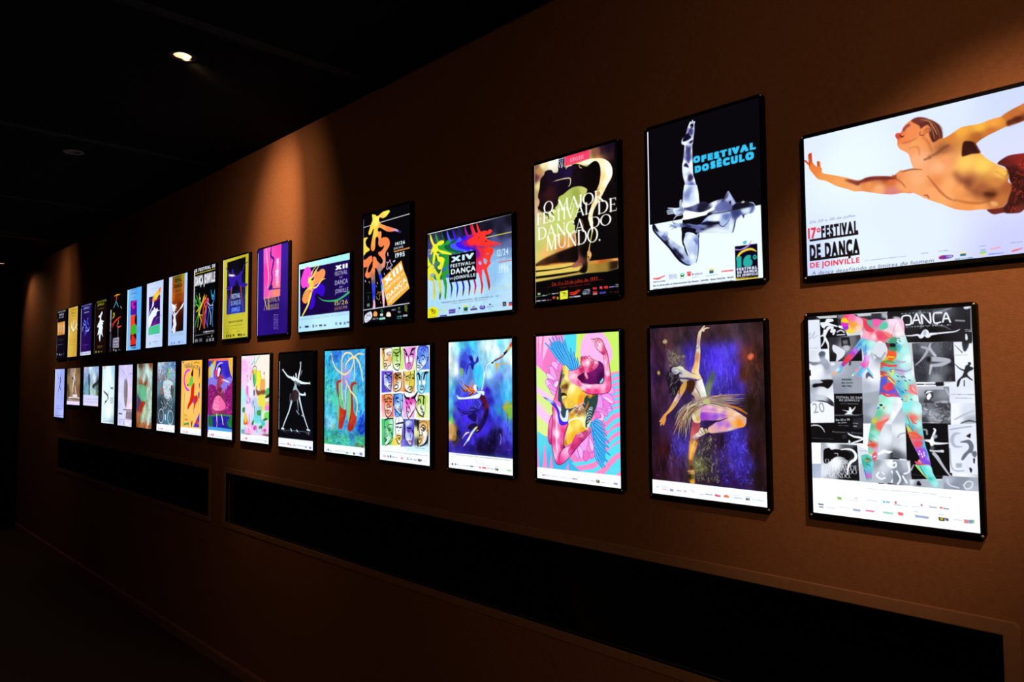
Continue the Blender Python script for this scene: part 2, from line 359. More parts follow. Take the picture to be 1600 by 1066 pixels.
class Pic:
    def __init__(s, w, h, k, mono=False):
        s.k = k; s.W = max(2, int(round(w * k))); s.H = max(2, int(round(h * k))); s.w = w; s.h = h
        s.a = np.zeros((s.H, s.W) if mono else (s.H, s.W, 3), np.float32)
    def mask(s, P, soft=0, smooth=True):
        P = np.asarray(P, np.float32)
        if smooth: P = catmull(P)
        P = P * s.k; pad = int(soft * s.k * 2.5) + 2
        x0 = max(0, int(P[:, 0].min()) - pad); x1 = min(s.W, int(P[:, 0].max()) + pad + 1)
        y0 = max(0, int(P[:, 1].min()) - pad); y1 = min(s.H, int(P[:, 1].max()) + pad + 1)
        if x1 <= x0 or y1 <= y0: return None, None
        w, h = x1 - x0, y1 - y0; SS = 4
        acc = np.zeros((h, w + 1), np.float32)
        X, Y = P[:, 0] - x0, P[:, 1] - y0; X2, Y2 = np.roll(X, -1), np.roll(Y, -1)
        dy = Y2 - Y; dy = np.where(np.abs(dy) < 1e-9, 1e-9, dy)
        lo, hi = np.minimum(Y, Y2), np.maximum(Y, Y2)
        for j in range(max(0, int(lo.min() * SS) - 1), min(h * SS, int(hi.max() * SS) + 2)):
            yy = (j + .5) / SS
            e = (lo <= yy) & (hi > yy)
            if not e.any(): continue
            xs = np.sort(np.clip(X[e] + (yy - Y[e]) * (X2[e] - X[e]) / dy[e], 0, w - 1e-3))
            r = acc[j // SS]
            for q in range(0, len(xs) - 1, 2):
                a, b = xs[q], xs[q + 1]
                i, m = int(a), int(b)                             # exact cover on the row, kept as differences
                r[i] += 1 - (a - i); r[i + 1] += a - i
                r[m] -= 1 - (b - m); r[m + 1] -= b - m
        m = np.clip(np.cumsum(acc, 1)[:, :w] / SS, 0, 1)
        return blur(m, soft * s.k), (y0, y1, x0, x1)
    def smask(s, P, wd, soft=0):
        P = np.asarray(P, np.float32) * s.k; wd = np.asarray(wd, np.float32) * s.k / 2
        pad = float(wd.max()) + soft * s.k * 2 + 2
        x0 = max(0, int(P[:, 0].min() - pad)); x1 = min(s.W, int(P[:, 0].max() + pad) + 1)
        y0 = max(0, int(P[:, 1].min() - pad)); y1 = min(s.H, int(P[:, 1].max() + pad) + 1)
        if x1 <= x0 or y1 <= y0: return None, None
        out = np.zeros((y1 - y0, x1 - x0), np.float32); ed = max(.5, soft * s.k)
        for i in range(len(P) - 1):
            (ax, ay), (bx, by) = P[i], P[i + 1]; q = max(wd[i], wd[i + 1]) + ed + 1
            u0 = max(x0, int(min(ax, bx) - q)); u1 = min(x1, int(max(ax, bx) + q) + 1)
            v0 = max(y0, int(min(ay, by) - q)); v1 = min(y1, int(max(ay, by) + q) + 1)
            if u1 <= u0 or v1 <= v0: continue
            yy, xx = np.mgrid[v0:v1, u0:u1].astype(np.float32); xx += .5; yy += .5
            dx, dy = bx - ax, by - ay; L = dx * dx + dy * dy + 1e-9
            t = np.clip(((xx - ax) * dx + (yy - ay) * dy) / L, 0, 1)
            d = np.hypot(xx - ax - t * dx, yy - ay - t * dy)
            c = np.clip((wd[i] + (wd[i + 1] - wd[i]) * t - d) / (2 * ed) + .5, 0, 1) * np.minimum(1, (wd[i] + (wd[i + 1] - wd[i]) * t) * 2)
            sl = out[v0 - y0:v1 - y0, u0 - x0:u1 - x0]; np.maximum(sl, c, out=sl)
        return out, (y0, y1, x0, x1)
    def field(s, ctrl, bb, p=1.6):
        """smooth blend of (x, y, colour) control points"""
        y0, y1, x0, x1 = bb
        yy, xx = np.mgrid[y0:y1, x0:x1].astype(np.float32); xx = (xx + .5) / s.k; yy = (yy + .5) / s.k
        n = np.zeros(xx.shape + (3,), np.float32); d = np.zeros(xx.shape, np.float32)
        for (x, y, c) in ctrl:
            w = 1.0 / ((xx - x) ** 2 + (yy - y) ** 2 + 60.0) ** p
            n += w[..., None] * hexc(c); d += w
        return n / d[..., None]
    def put(s, mk, bb, col, al=1.0):
        if mk is None: return
        y0, y1, x0, x1 = bb
        c = s.field(col, bb) if isinstance(col, (list, tuple)) else hexc(col)
        r = s.a[y0:y1, x0:x1]; m = (mk * al)[..., None]; r += (c - r) * m
    # --- operations
    def fill(s, col): s.put(np.ones((s.H, s.W), np.float32), (0, s.H, 0, s.W), col)
    def p(s, pts, col, soft=0, al=1.0): s.put(*s.mask(nums(pts), soft, True), col, al)
    def q(s, pts, col, soft=0, al=1.0): s.put(*s.mask(nums(pts), soft, False), col, al)
    def l(s, pts, wd, col, soft=0, al=1.0):
        P = nums(pts); n = len(P); wd = [float(x) for x in wd.split()] if isinstance(wd, str) else [wd]
        wd = np.interp(np.linspace(0, 1, n), np.linspace(0, 1, len(wd)), wd)
        if n > 2:
            P2 = catmull(P, False, 5); wd = np.interp(np.linspace(0, n - 1, len(P2)), np.arange(n), wd); P = P2
        s.put(*s.smask(P, wd, soft), col, al)
    def dabs(s, pts, n, ln, wd, ang, spread, cols, al, seed, mask=None):
        """n short random brush dabs inside an outline"""
        rg = random.Random(seed); P = nums(pts); x0, y0 = P.min(0); x1, y1 = P.max(0)
        X, Y = P[:, 0], P[:, 1]; X2, Y2 = np.roll(X, -1), np.roll(Y, -1)
        k = 0; tries = 0; cols = cols.split()
        while k < n and tries < n * 12:
            tries += 1; x = rg.uniform(x0, x1); y = rg.uniform(y0, y1)
            cr = ((Y > y) != (Y2 > y)); xs = X + (y - Y) * (X2 - X) / np.where(Y2 == Y, 1e-9, Y2 - Y)
            if (cr & (xs > x)).sum() % 2 == 0: continue
            k += 1; a = math.radians(ang + rg.gauss(0, spread)); L = ln * rg.uniform(.4, 1.3) / 2; w = wd * rg.uniform(.4, 1.4)
            dx, dy = L * math.cos(a), -L * math.sin(a); b = rg.uniform(-.1, .1) * L
            s.put(*s.smask(catmull(np.array([[x - dx, y - dy], [x - b * dy / max(L, 1e-6), y + b * dx / max(L, 1e-6)], [x + dx, y + dy]]), False, 3), [w * .5] + [w] * 5 + [w * .4], 0), rg.choice(cols), al * rg.uniform(.6, 1))
    def noise(s, scale, amp, seed, pts=None, tint=None, stretch=1.0):
        """mottled ink, lighter and darker"""
        rg = np.random.RandomState(seed); out = np.zeros((s.H, s.W), np.float32); am = 1.0; tot = 0
        for o in range(3):
            gx = max(2, int(s.w / scale * 2 ** o) + 2); gy = max(2, int(s.h / scale / stretch * 2 ** o) + 2)
            g = rg.rand(gy, gx).astype(np.float32) * 2 - 1
            fx = np.linspace(0, gx - 1.001, s.W); fy = np.linspace(0, gy - 1.001, s.H)
            ix, iy = fx.astype(int), fy.astype(int); tx, ty = fx - ix, (fy - iy)[:, None]; tx = tx * tx * (3 - 2 * tx); ty = ty * ty * (3 - 2 * ty)
            A = g[iy][:, ix] * (1 - tx) + g[iy][:, ix + 1] * tx; B = g[iy + 1][:, ix] * (1 - tx) + g[iy + 1][:, ix + 1] * tx
            out += am * (A * (1 - ty) + B * ty); tot += am; am *= .6
        out = out / tot
        if pts is None: m = 1.0
        else:
            mk, bb = s.mask(nums(pts), 0, False); m = np.zeros((s.H, s.W), np.float32)
            if mk is None: return
            m[bb[0]:bb[1], bb[2]:bb[3]] = mk
        if tint is None: s.a *= (1 + out * amp * m)[..., None]
        else:
            f = (np.clip(out * 2.2, 0, 1) * amp * m)[..., None]; s.a += (hexc(tint) - s.a) * f
        np.clip(s.a, 0, 1, out=s.a)
    def t(s, txt, x, y, w, h, col, style='', ang=0.0, al=1.0, shear=0.0):
        """a line of lettering: lower left corner of the caps at x y, w wide, caps h high"""
        a, top, bot = line_bitmap(txt, style); n = bot - top
        cols = np.where(a.max(0) > .3)[0]
        if len(cols) == 0: return
        a = a[:, cols[0]:cols[-1] + 1]
        f = max(1, int(n / max(1, h * s.k) + .5)); fx = max(1, int(a.shape[1] / max(1, w * s.k) + .5))
        a = blur(a, min(f, fx) * .42) if min(f, fx) > 1 else a
        ca, sa = math.cos(math.radians(ang)), math.sin(math.radians(ang))
        co = []
        for (u, v) in ((0, -.5), (1, -.5), (1, 1.4), (0, 1.4)):
            px, py = u * w + shear * v * h, v * h; co.append((x + px * ca - py * sa, y - px * sa - py * ca))
        co = np.array(co) * s.k
        x0 = max(0, int(co[:, 0].min()) - 1); x1 = min(s.W, int(co[:, 0].max()) + 2); y0 = max(0, int(co[:, 1].min()) - 1); y1 = min(s.H, int(co[:, 1].max()) + 2)
        if x1 <= x0 or y1 <= y0: return
        acc = np.zeros((y1 - y0, x1 - x0), np.float32)
        for oy in (.17, .5, .83):
            for ox in (.17, .5, .83):
                yy, xx = np.mgrid[y0:y1, x0:x1].astype(np.float32); xx = (xx + ox) / s.k - x; yy = -((yy + oy) / s.k - y)
                px = xx * ca + yy * sa; py = -xx * sa + yy * ca
                u = (px - shear * py) / w * a.shape[1] - .5; r = bot - py / h * n - .5
                ok = (u > -1) & (u < a.shape[1]) & (r > 0) & (r < a.shape[0] - 1)
                iu = np.clip(u.astype(int), 0, a.shape[1] - 1); ir = np.clip(r.astype(int), 0, a.shape[0] - 2)
                fr = np.clip(r - ir, 0, 1); acc += np.where(ok, a[ir, iu] * (1 - fr) + a[ir + 1, iu] * fr, 0)
        s.put(acc / 9, (y0, y1, x0, x1), col, al)
    def g(s, x, y, w, h, col, seed=1, al=1.0, word=5.0):
        """a line too small to read: broken dashes of ink"""
        rg = random.Random(seed); cx = x
        while cx < x + w:
            L = h * word * rg.uniform(.3, 1); L = min(L, x + w - cx)
            s.put(*s.smask(np.array([[cx, y], [cx + L, y]]), [h * rg.uniform(.7, 1)] * 2), col, al * rg.uniform(.5, 1)); cx += L + h * rg.uniform(.5, 1.2)
    def logos(s, spec):
        """small sponsor marks: x y w h colour"""
        for i, (x, y, w, h, c) in enumerate(spec):
            s.q('%g %g %g %g %g %g %g %g' % (x, y, x + w, y + h * .1, x + w * .96, y + h, x + w * .06, y + h * .95), c, 0, .85)

def colour(f):
    """one hex colour, or 'x y hex x y hex ...' for a blend"""
    t = f.split()
    return f if len(t) == 1 else [(float(t[i]), float(t[i + 1]), t[i + 2]) for i in range(0, len(t), 3)]
def run_ops(pic, text):
    """one printing step per line: kind|fields (p, q filled outlines, l brush line, t lettering, d dabs, g tiny lines, o small marks, n mottling, f ground)"""
    num = lambda v: [float(x) for x in v]
    for ln in text.strip().split('\n'):
        a = ln.split('|'); k = a[0]
        if k == 'f': pic.fill(colour(a[1]))
        elif k in ('p', 'q'): getattr(pic, k)(a[1], colour(a[2]), *num(a[3:]))
        elif k == 'l': pic.l(a[1], a[2], colour(a[3]), *num(a[4:]))
        elif k == 't': pic.t(a[1], *num(a[2:6]), a[6], a[7] if len(a) > 7 else '', *num(a[8:]))
        elif k == 'd': pic.dabs(a[1], int(a[2]), *num(a[3:7]), a[7], float(a[8]), int(a[9]))
        elif k == 'g': pic.g(*num(a[1:5]), a[5], int(a[6]), *num(a[7:]))
        elif k == 'o': pic.logos([(*num(q.split()[:4]), q.split()[4]) for q in a[1].split(',')])
        elif k == 'n': pic.noise(float(a[1]), float(a[2]), int(a[3]), a[4] or None, a[5] if len(a) > 5 and a[5] else None, float(a[6]) if len(a) > 6 else 1.0)

# ------------------------------------------------------------------ light boxes
SCREW = None
def light_box(key, rect, label, group, ops, k):
    x0, x1, z0, z1 = rect; w, h = x1 - x0, z1 - z0; cx, cz = (x0 + x1) / 2, (z0 + z1) / 2
    root = empty('light_box_poster', (cx, WALL_Y, cz)); tag(root, label, 'poster', group)
    B, yb, yp = .0095, 0.0, -WALL_Y                               # border, back on the wall, print plane
    ring = lambda g, y, r: [(p[0], y, p[1] - .001) for p in rrect(w + 2 * g, h + 2 * g, r)]
    mb = MB()
    mb.loops([ring(B, yb, .008), ring(B, yp - .0005, .008), ring(B - .0015, yp - .002, .0065), ring(.0004, yp - .002, .0008), ring(.0001, yp + .0006, .0005), ring(-.006, yp + .001, .0005)], cap0=True, cap1=True)
    mb.build('frame', M_FRAME, root)
    land = w > h; L = max(w, h)
    U = (1000.0, 1000.0 * h / w) if land else (1000.0 * w / h, 1000.0)
    N = (1000.0, 728.0) if land else (728.0, 1000.0)
    pic = Pic(N[0], N[1], k); run_ops(pic, ops)
    a = np.clip(pic.a, 0, 1); lin = np.where(a <= .04045, a / 12.92, ((a + .055) / 1.055) ** 2.4).astype(np.float32)
    H, W = pic.H, pic.W
    gx, gz = np.meshgrid(np.linspace(-w / 2, w / 2, W), np.linspace(h / 2, -h / 2, H))
    co = np.stack([gx, np.full_like(gx, yp), gz], -1).reshape(-1, 3).astype(np.float32)
    i = np.arange(H * W).reshape(H, W)
    fc = np.stack([i[:-1, :-1], i[1:, :-1], i[1:, 1:], i[:-1, 1:]], -1).reshape(-1, 4)
    me = bpy.data.meshes.new('print'); nf = len(fc)
    me.vertices.add(H * W); me.vertices.foreach_set('co', co.ravel())
    me.loops.add(nf * 4); me.loops.foreach_set('vertex_index', fc.ravel().astype(np.int32))
    me.polygons.add(nf); me.polygons.foreach_set('loop_start', np.arange(0, nf * 4, 4, dtype=np.int32))
    me.update(calc_edges=True)
    at = me.color_attributes.new('ink', 'FLOAT_COLOR', 'POINT')
    at.data.foreach_set('color', np.concatenate([lin.reshape(-1, 3), np.ones((H * W, 1), np.float32)], 1).ravel())
    me.materials.append(M_PRINT)
    o = bpy.data.objects.new('backlit_print', me); COL.objects.link(o); o.parent = root
    global SCREW
    for sx in (-1, 1):
        for sz in (-1, 1):
            if SCREW is None:
                mb = MB(); rr = lambda r, y: [(r * math.cos(2 * math.pi * q / 12), y, r * math.sin(2 * math.pi * q / 12)) for q in range(12)]
                mb.loops([rr(.0030, 0), rr(.0030, -.0008), rr(.0022, -.0018), rr(.0010, -.0023)], cap0=True, cap1=True)
                sc = SCREW = mb.build('corner_screw', M_STEEL, None, True)
            else:
                sc = SCREW.copy(); COL.objects.link(sc)
            sc.parent = root; sc.location = (sx * (w / 2 + B * .48), yp - .0018, sz * (h / 2 + B * .48) - .001)
    return root

UP, LOW = 'light box posters in the upper row', 'light box posters in the lower row'


light_box('U1', (-7.882, -7.555, 1.818, 2.265), 'black light box poster with a small orange picture, far end of the upper row', UP, """
f|289 101 0a0810 359 784 0c0814
t|FESTIVAL DE DANÇA|31|35|603|35|c0c8d8|b|0
t|JOINVILLE|145|108|370|48.7|d0d4e0|b|0
g|149|143|351|18.6|d0d4dc|7|1
q|39 239 612 243 619 509 54 507|108 261 d89848 565 288 e0a050 320 409 c88838 586 490 d89040
l|111 295 141 451|23.7 17|e8e0d8|3.4
l|167 315 164 418|10.2|a07030|1.7
l|244 303 271 441|23.7 17|e8e0d8|3.4
l|299 323 296 425|10.2|a07030|1.7
l|362 310 387 430|23.7 17|e8e0d8|3.4
l|416 330 413 431|10.2|a07030|1.7
l|505 318 533 471|23.7 17|e8e0d8|3.4
l|558 338 555 438|10.2|a07030|1.7
l|581 322 608 458|23.7 17|e8e0d8|3.4
l|634 342 631 442|10.2|a07030|1.7
g|90|603|443|10.2|606070|3|1
g|147|636|358|8.5|505060|4|1
g|101|707|411|11.9|687080|5|1
g|92|744|66|10.2|606068|6|1
o|40 885 67 27 c0c8d0,207 895 92 37 a0a0a8,338 902 91 27 909098,498 890 90 41 403840
q|0 150 30 150 20 1000 0 1000|605868
""", 0.101)

light_box('U2', (-7.481, -7.175, 1.823, 2.268), 'yellow ochre light box poster with thin pale dancers, second from the far end', UP, """
f|93 72 c8a038 663 62 d0a840 104 817 d8b048 677 836 c8a038
g|124|57|509|19.6|8a7020|3|1
t|JOINVILLE|229|139|349|38.4|806820|b|0
g|234|183|330|13.1|907828|4|1
l|73 386 81 469 175 556|26.1 22.9 8.17|f4f4e8|3.3
l|213 294 255 395 392 484|13.1 35.9 22.9|f4f4e8|3.3
l|422 273 352 400 455 487|19.6 42.5 32.7|f4f4e8|3.3
l|592 284 631 367 484 456|13.1 32.7 19.6|f4f4e8|3.3
l|704 355 605 414|26.1 16.3|f4f4e8|3.3
l|605 414 703 467|19.6 9.8|f4f4e8|3.3
l|139 521 111 569|9.8|f4f4e8|3.3
l|313 333 326 464|9.8|383018|1.6|.8
l|639 319 605 414|9.8|504018|1.6|.8
l|457 503 519 490|16.3|403818|1.6|.8
g|152|654|433|11.4|b08830|800|1
g|157|700|433|11.4|b08830|828|1
g|162|750|433|11.4|b08830|858|1
l|159 843 164 893|8.17|b08830|1.6|.7
l|301 848 306 897|8.17|b08830|1.6|.7
l|460 853 465 902|8.17|b08830|1.6|.7
l|605 857 610 906|8.17|b08830|1.6|.7
q|0 0 30 0 24 1000 0 1000|e8dca0
""", 0.104)

light_box('U3', (-7.07, -6.749, 1.826, 2.26), 'dark blue light box poster with blue dancers and a white strip at the foot', UP, """
f|48 38 180c50 707 10 201050 119 853 280a58 671 872 200850
t|FESTIVAL DE DANÇA|18|28|679|41.2|8898d0|b|0
t|JOINVILLE|166|96|387|49.1|a0b0e0|b|0
g|200|160|331|22.4|b0b8e0|8|1
l|241 311 191 388 145 499|22.4 32 19.2|4858e8|3.2
l|241 311 358 382 316 540 312 620|19.2 38.3 32 9.59|5878f8|3.2
l|460 293 437 339 525 408|35.1 32|3858d8|3.2
l|487 279 462 309|25.6|4868e0|3.2
l|583 459 534 520 398 528|12.8 22.4 32|a8c8f8|3.2
l|146 515 114 465 196 437|16|80a8f8|3.2
l|364 447 478 501 375 575|38.3 32 12.8|4868f0|3.2
l|490 644 523 709|6.39|4040a8|3.2
l|305 411 190 372|19.2|90a8f8|3.2
g|114|796|443|9.6|8070b0|3|1
g|232|854|139|8|706098|4|1
q|12 930 703 928 709 1002 7 1003|d0dcf0
o|82 940 68 38 40508a,213 953 112 19 8090b0,396 955 110 19 7080a8,570 948 97 32 8898b8
q|0 60 30 60 26 1000 0 1000|b8b0d0
""", 0.107)

light_box('U4', (-6.66, -6.334, 1.829, 2.263), 'black light box poster with green lettering above a jagged white dancer', UP, """
f|160806
t|FESTIVAL DE DANÇA|118|47|564|37.5|88982a|b|0
t|JOINVILLE|158|106|385|46.8|98a828|b|0
g|177|165|360|13.7|706848|3|1
p|430 222 467 255 411 296 392 364 467 391 566 413 480 430 521 455 450 481 501 514 474 604 529 697 464 664 389 645 350 780 283 685 313 626 200 651 235 576 255 516 168 495 224 437 295 396 316 336 214 306 287 288 359 262|e4f0fc
d|219 375 516 394 512 666 190 650|26|39.6|7.6|80|20|ffffff a8c0d8 485060|.8|3
g|207|865|286|18.3|706838|4|1
g|219|889|261|12.2|686030|5|1
o|72 945 112 37 888830,254 951 80 27 a8a038,388 956 118 21 606018
q|0 60 20 60 16 1000 0 1000|585058
""", 0.116)

light_box('U5', (-6.25, -5.922, 1.829, 2.277), 'black light box poster with small rainbow coloured dancers and a grey text block', UP, """
f|0a0407
l|226 30 360 25 535 24|11.2 19.6 8.41|f0a020|1.4
l|379 -8 395 21|25.2|e8b828|1.4
l|359 11 341 80 314 134|28 25.2 16.8|f06020|1.4
l|314 134 260 186 187 234|14 16.8 8.41|48c8d8|1.4
l|332 135 393 183 454 236|14 25.2 11.2|40a8c8|1.4
l|571 238 621 270|14|a0d0c0|1.4
l|182 350 225 325 251 369 163 406|22.4|d8c020|1.4
l|172 534 259 483 433 437 584 412|28 30.8 14|e83818|1.4
l|152 561 170 506|22.4|d83020|1.4
l|418 534 460 509 470 461|11.2 25.2 14|e8b828|1.4
l|397 547 478 580 637 568|14 30.8 8.41|e84838|1.4
l|452 578 463 746|19.6 11.2|a8a0a8|1.4
q|203 762 521 755 520 929 192 924|a8a0b8
t|FESTIVAL|220|812|292|35.5|403040|b|0
t|DANÇA DE|215|864|301|34|302838|b|0
t|JOINVILLE|209|910|301|32.6|403848|b|0
o|225 946 54 31 d0d0d8,346 957 53 39 c0c0c8
g|506|972|95|14|b0b0b8|3|1
q|0 250 20 250 100 250 110 1000 0 1000|281c28
q|20 260 90 260 70 640 20 640|b0a8b8
d|20 260 90 260 70 640 20 640|50|70|6|0|4|281c28 483c48|.9|3
q|30 640 100 700 90 900 30 900|384858
""", 0.127)

light_box('U6', (-5.832, -5.516, 1.829, 2.283), 'pale blue light box poster with a column of purple, orange, green and red squares', UP, """
f|78 94 70b8f0 654 77 50a8f0 87 827 78b8f4 664 851 60a8f0
t|FESTIVAL|194|48|290|37.5|5878b8|b|0
t|DE DANÇA|185|100|290|34.9|5068b0|b|0
t|DE JOINVILLE|202|170|278|33.4|6080c0||0
q|179 198 489 204 501 437 178 431|4a1090
p|255 214 462 215 446 281 347 340 241 306 216 251|d018a0
p|340 234 463 237 426 293 343 287|401080
l|177 301 352 419|10.5|7a30a8
q|195 438 501 439 505 621 191 620|f04020
p|428 450 501 442 512 611 447 608 401 527|200808
q|191 620 505 621 497 743 186 742|d83818
p|281 599 466 596 499 663 497 747 249 739 223 662|38b028
q|191 742 488 743 485 935 196 940|d82818
p|333 752 489 747 487 844 419 802|380808
q|191 746 267 749 239 834 193 832|380808
q|194 918 483 909 485 935 196 940|200808
g|531|654|100|10.5|4068a0|3|1
g|533|684|112|10.5|4068a0|4|1
g|535|716|112|10.5|4870a8|5|1
g|264|963|238|23.6|303850|8|1
q|0 0 50 0 40 1000 0 1000|d8f0fc
""", 0.132)

light_box('U7', (-5.409, -5.084, 1.833, 2.287), 'white light box poster with a white dancer on purple and an orange feathered arm', UP, """
f|41 29 d0dcfc 676 49 c0d4fc 56 968 c8d8fc 685 924 c0d4fa
t|FESTIVAL DANÇA|51|55|580|39.7|a8b8e4||0
t|JOINVILLE|148|116|416|35.2|a8b8e0||0
q|101 217 589 220 602 651 120 679|177 251 281058 532 239 2a0c60 355 568 3a1078 361 664 782090 544 444 240a50
q|112 678 602 658 602 797 107 803|48c090
p|258 257 334 195 469 152 610 103 605 150 588 190 456 260 340 306 282 329|298 261 e8a030 565 133 f07020 453 205 f8d040 339 292 f8e060 529 184 f8b030
p|299 288 457 274 629 245 534 273 380 302|d83828
l|178 279 185 251|13.7|d83078|1.4
p|279 287 323 346 226 407 149 471 117 483 186 418 244 367|eaf0ff
p|141 680 135 582 190 488 248 437 307 427 345 389 406 420 484 412 505 441 602 455 467 466 431 518 315 552 258 603 200 655|eaf0ff
p|104 538 190 474 249 451 196 586 121 693|eaf0ff
l|233 657 219 836|4.12|d8d8a0
l|388 597 473 562 569 554 682 521|8.23|508878|1.4
g|311|829|293|9.6|a8b4d8|3|1
q|142 913 235 906 226 954 145 958|90a0c0|1.4|.6
g|316|916|196|13.7|8090b8|4|1
g|357|941|137|8.2|a0acd0|5|1
l|569 906 552 946|11|a0acd0|1.4
""", 0.14)

light_box('U8', (-4.982, -4.661, 1.834, 2.289), 'white light box poster with a brown and orange panel and a white dancer', UP, """
f|16 29 c8d8fc 712 149 b0ccfc 24 873 a8c4f8 696 903 a8c8fa
q|133 8 613 2 590 807 138 813|307 32 6a6018 587 35 a08818 205 139 985018 561 198 b06820 177 294 b85818 533 349 a04410 255 417 8a3408 504 461 501804 478 638 2a0c04 520 793 180804 152 514 3a1004 139 617 401404
l|236 31 501 29|6.43|201408
t|FESTIVAL|232|109|272|59.1|281808|bb|0
t|DANÇA|215|186|294|61.7|281808|bb|0
t|JOINVILLE|246|247|254|41.9|6a3008|b|0
l|230 282 503 285|5.15|301808
l|249 302 496 302|3.86|301808
p|128 401 237 422 319 415 274 444 329 461 258 482 313 499 242 507 280 548 332 533 436 495 588 411 546 477 437 508 333 558 282 587 303 653 323 706 290 756 282 813 185 813 236 740 166 801 147 774 205 699 187 646 210 596 153 540 130 512 150 488|e4ecff
p|151 507 207 524 245 572 197 543|301004|1.3
g|113|827|477|9|90b0a0|858|1
g|114|846|477|9|90b0a0|872|1
g|115|861|477|9|90b0a0|884|1
o|120 949 66 41 7090c8,228 953 50 28 506898,416 948 63 33 506890,528 954 69 18 88a0c8
g|319|970|71|10.3|8098c0|3|1
""", 0.151)

light_box('U9', (-4.556, -4.234, 1.834, 2.294), 'black light box poster with huge white letters over a row of multicoloured dancers', UP, """
f|060508
t|IX FESTIVAL DE|22|50|702|49.4|e8e8f0|bb|0
l|23 72 716 71|8.33|d8c848
t|DANÇA JOINVILLE|46|236|676|141.4|f0f0f8|bbb|0
l|36 370 72 458 171 526 175 610 84 726 55 797|9.52 16.7 23.8 16.7 9.52|38b838|1.2
l|100 363 167 441 234 518|11.9|48c850|1.2
l|195 346 215 445 264 497 205 576 178 683 151 790|14.3 21.4 23.8 16.7 11.9|88c838|1.2
l|353 396 294 475 203 540 110 582|16.7|e8d040|1.2
l|383 374 354 432 295 499 206 613 273 713 216 829|14.3 23.8 28.6 23.8 11.9|e8a838|1.2
l|445 392 356 480 421 556 364 671 401 815|16.7 23.8 26.2 16.7|e86828|1.2
l|330 597 301 643 175 610|11.9|e8d048|1.2
l|477 430 358 527 331 621 303 691 370 814|19 26.2 21.4 11.9|e84838|1.2
l|433 486 508 468 451 534 424 639 399 768|14.3 28.6 19 11.9|d048a8|1.2
l|494 490 571 531 660 532|11.9 14.3|f0f0f8|1.2
l|511 539 574 614 593 708 581 778|11.9|e8e0f8|1.2
l|452 582 427 698 492 796|21.4 16.7|6a50d8|1.2
l|593 334 611 405 657 456 712 344|11.9 19 14.3|30a8e0|1.2
l|713 367 701 460 630 524 572 543|11.9 19 16.7|3080d0|1.2
l|661 561 543 588 503 703 492 808|14.3 21.4 16.7|4a60d8|1.2
l|661 561 637 688 656 805|16.7 21.4 11.9|3898e8|1.2
l|42 504 105 485 202 516|11.9|50b848|1.2
l|213 408 226 417|31|f0e050|1.2
l|400 424 413 432|31|f08838|1.2
l|492 443 505 451|31|e85098|1.2
l|641 408 653 416|31|38b0d8|1.2
l|78 434 91 442|31|48c848|1.2
g|357|866|351|21.4|d8d8e4|8|1
l|53 900 709 887|4.76|d0d0e0
q|62 949 170 946 172 987 64 990|808890|1.2|.8
q|221 947 314 944 316 984 222 988|707880|1.2|.8
q|453 962 519 958 521 997 455 1002|888890|1.2|.8
q|558 958 612 953 613 993 560 998|b0b0b8|1.2|.8
q|647 956 706 952 708 991 649 996|a0a0a8|1.2|.8
g|497|935|75|9.5|909098|3|1
l|632 932 646 921|23.8|9098a0|2.4
g|32|271|52|6|8a8a94|370|1
g|33|298|52|6|8a8a94|392|1
g|34|325|52|6|8a8a94|414|1
g|35|352|52|6|8a8a94|436|1
g|36|379|51|6|8a8a94|458|1
g|38|406|51|6|8a8a94|480|1
g|39|433|51|6|8a8a94|502|1
g|40|460|51|6|8a8a94|524|1
g|41|487|51|6|8a8a94|546|1
g|42|514|51|6|8a8a94|568|1
g|44|541|51|6|8a8a94|590|1
g|45|568|51|6|8a8a94|612|1
g|46|595|51|6|8a8a94|634|1
g|47|621|51|6|8a8a94|656|1
g|48|648|51|6|8a8a94|678|1
g|50|675|51|6|8a8a94|700|1
g|51|702|51|6|8a8a94|722|1
g|52|729|51|6|8a8a94|744|1
g|53|756|51|6|8a8a94|766|1
g|54|782|51|6|8a8a94|788|1
g|56|809|51|6|8a8a94|810|1
g|57|836|51|6|8a8a94|832|1
g|58|863|51|6|8a8a94|854|1
g|59|889|51|6|8a8a94|876|1
g|60|916|51|6|8a8a94|898|1
g|62|943|51|6|8a8a94|920|1
q|0 20 26 20 20 1000 0 1000|e8e8f8
d|0 20 26 20 20 1000 0 1000|40|20|5|0|10|303038 606068|.9|3
""", 0.161)

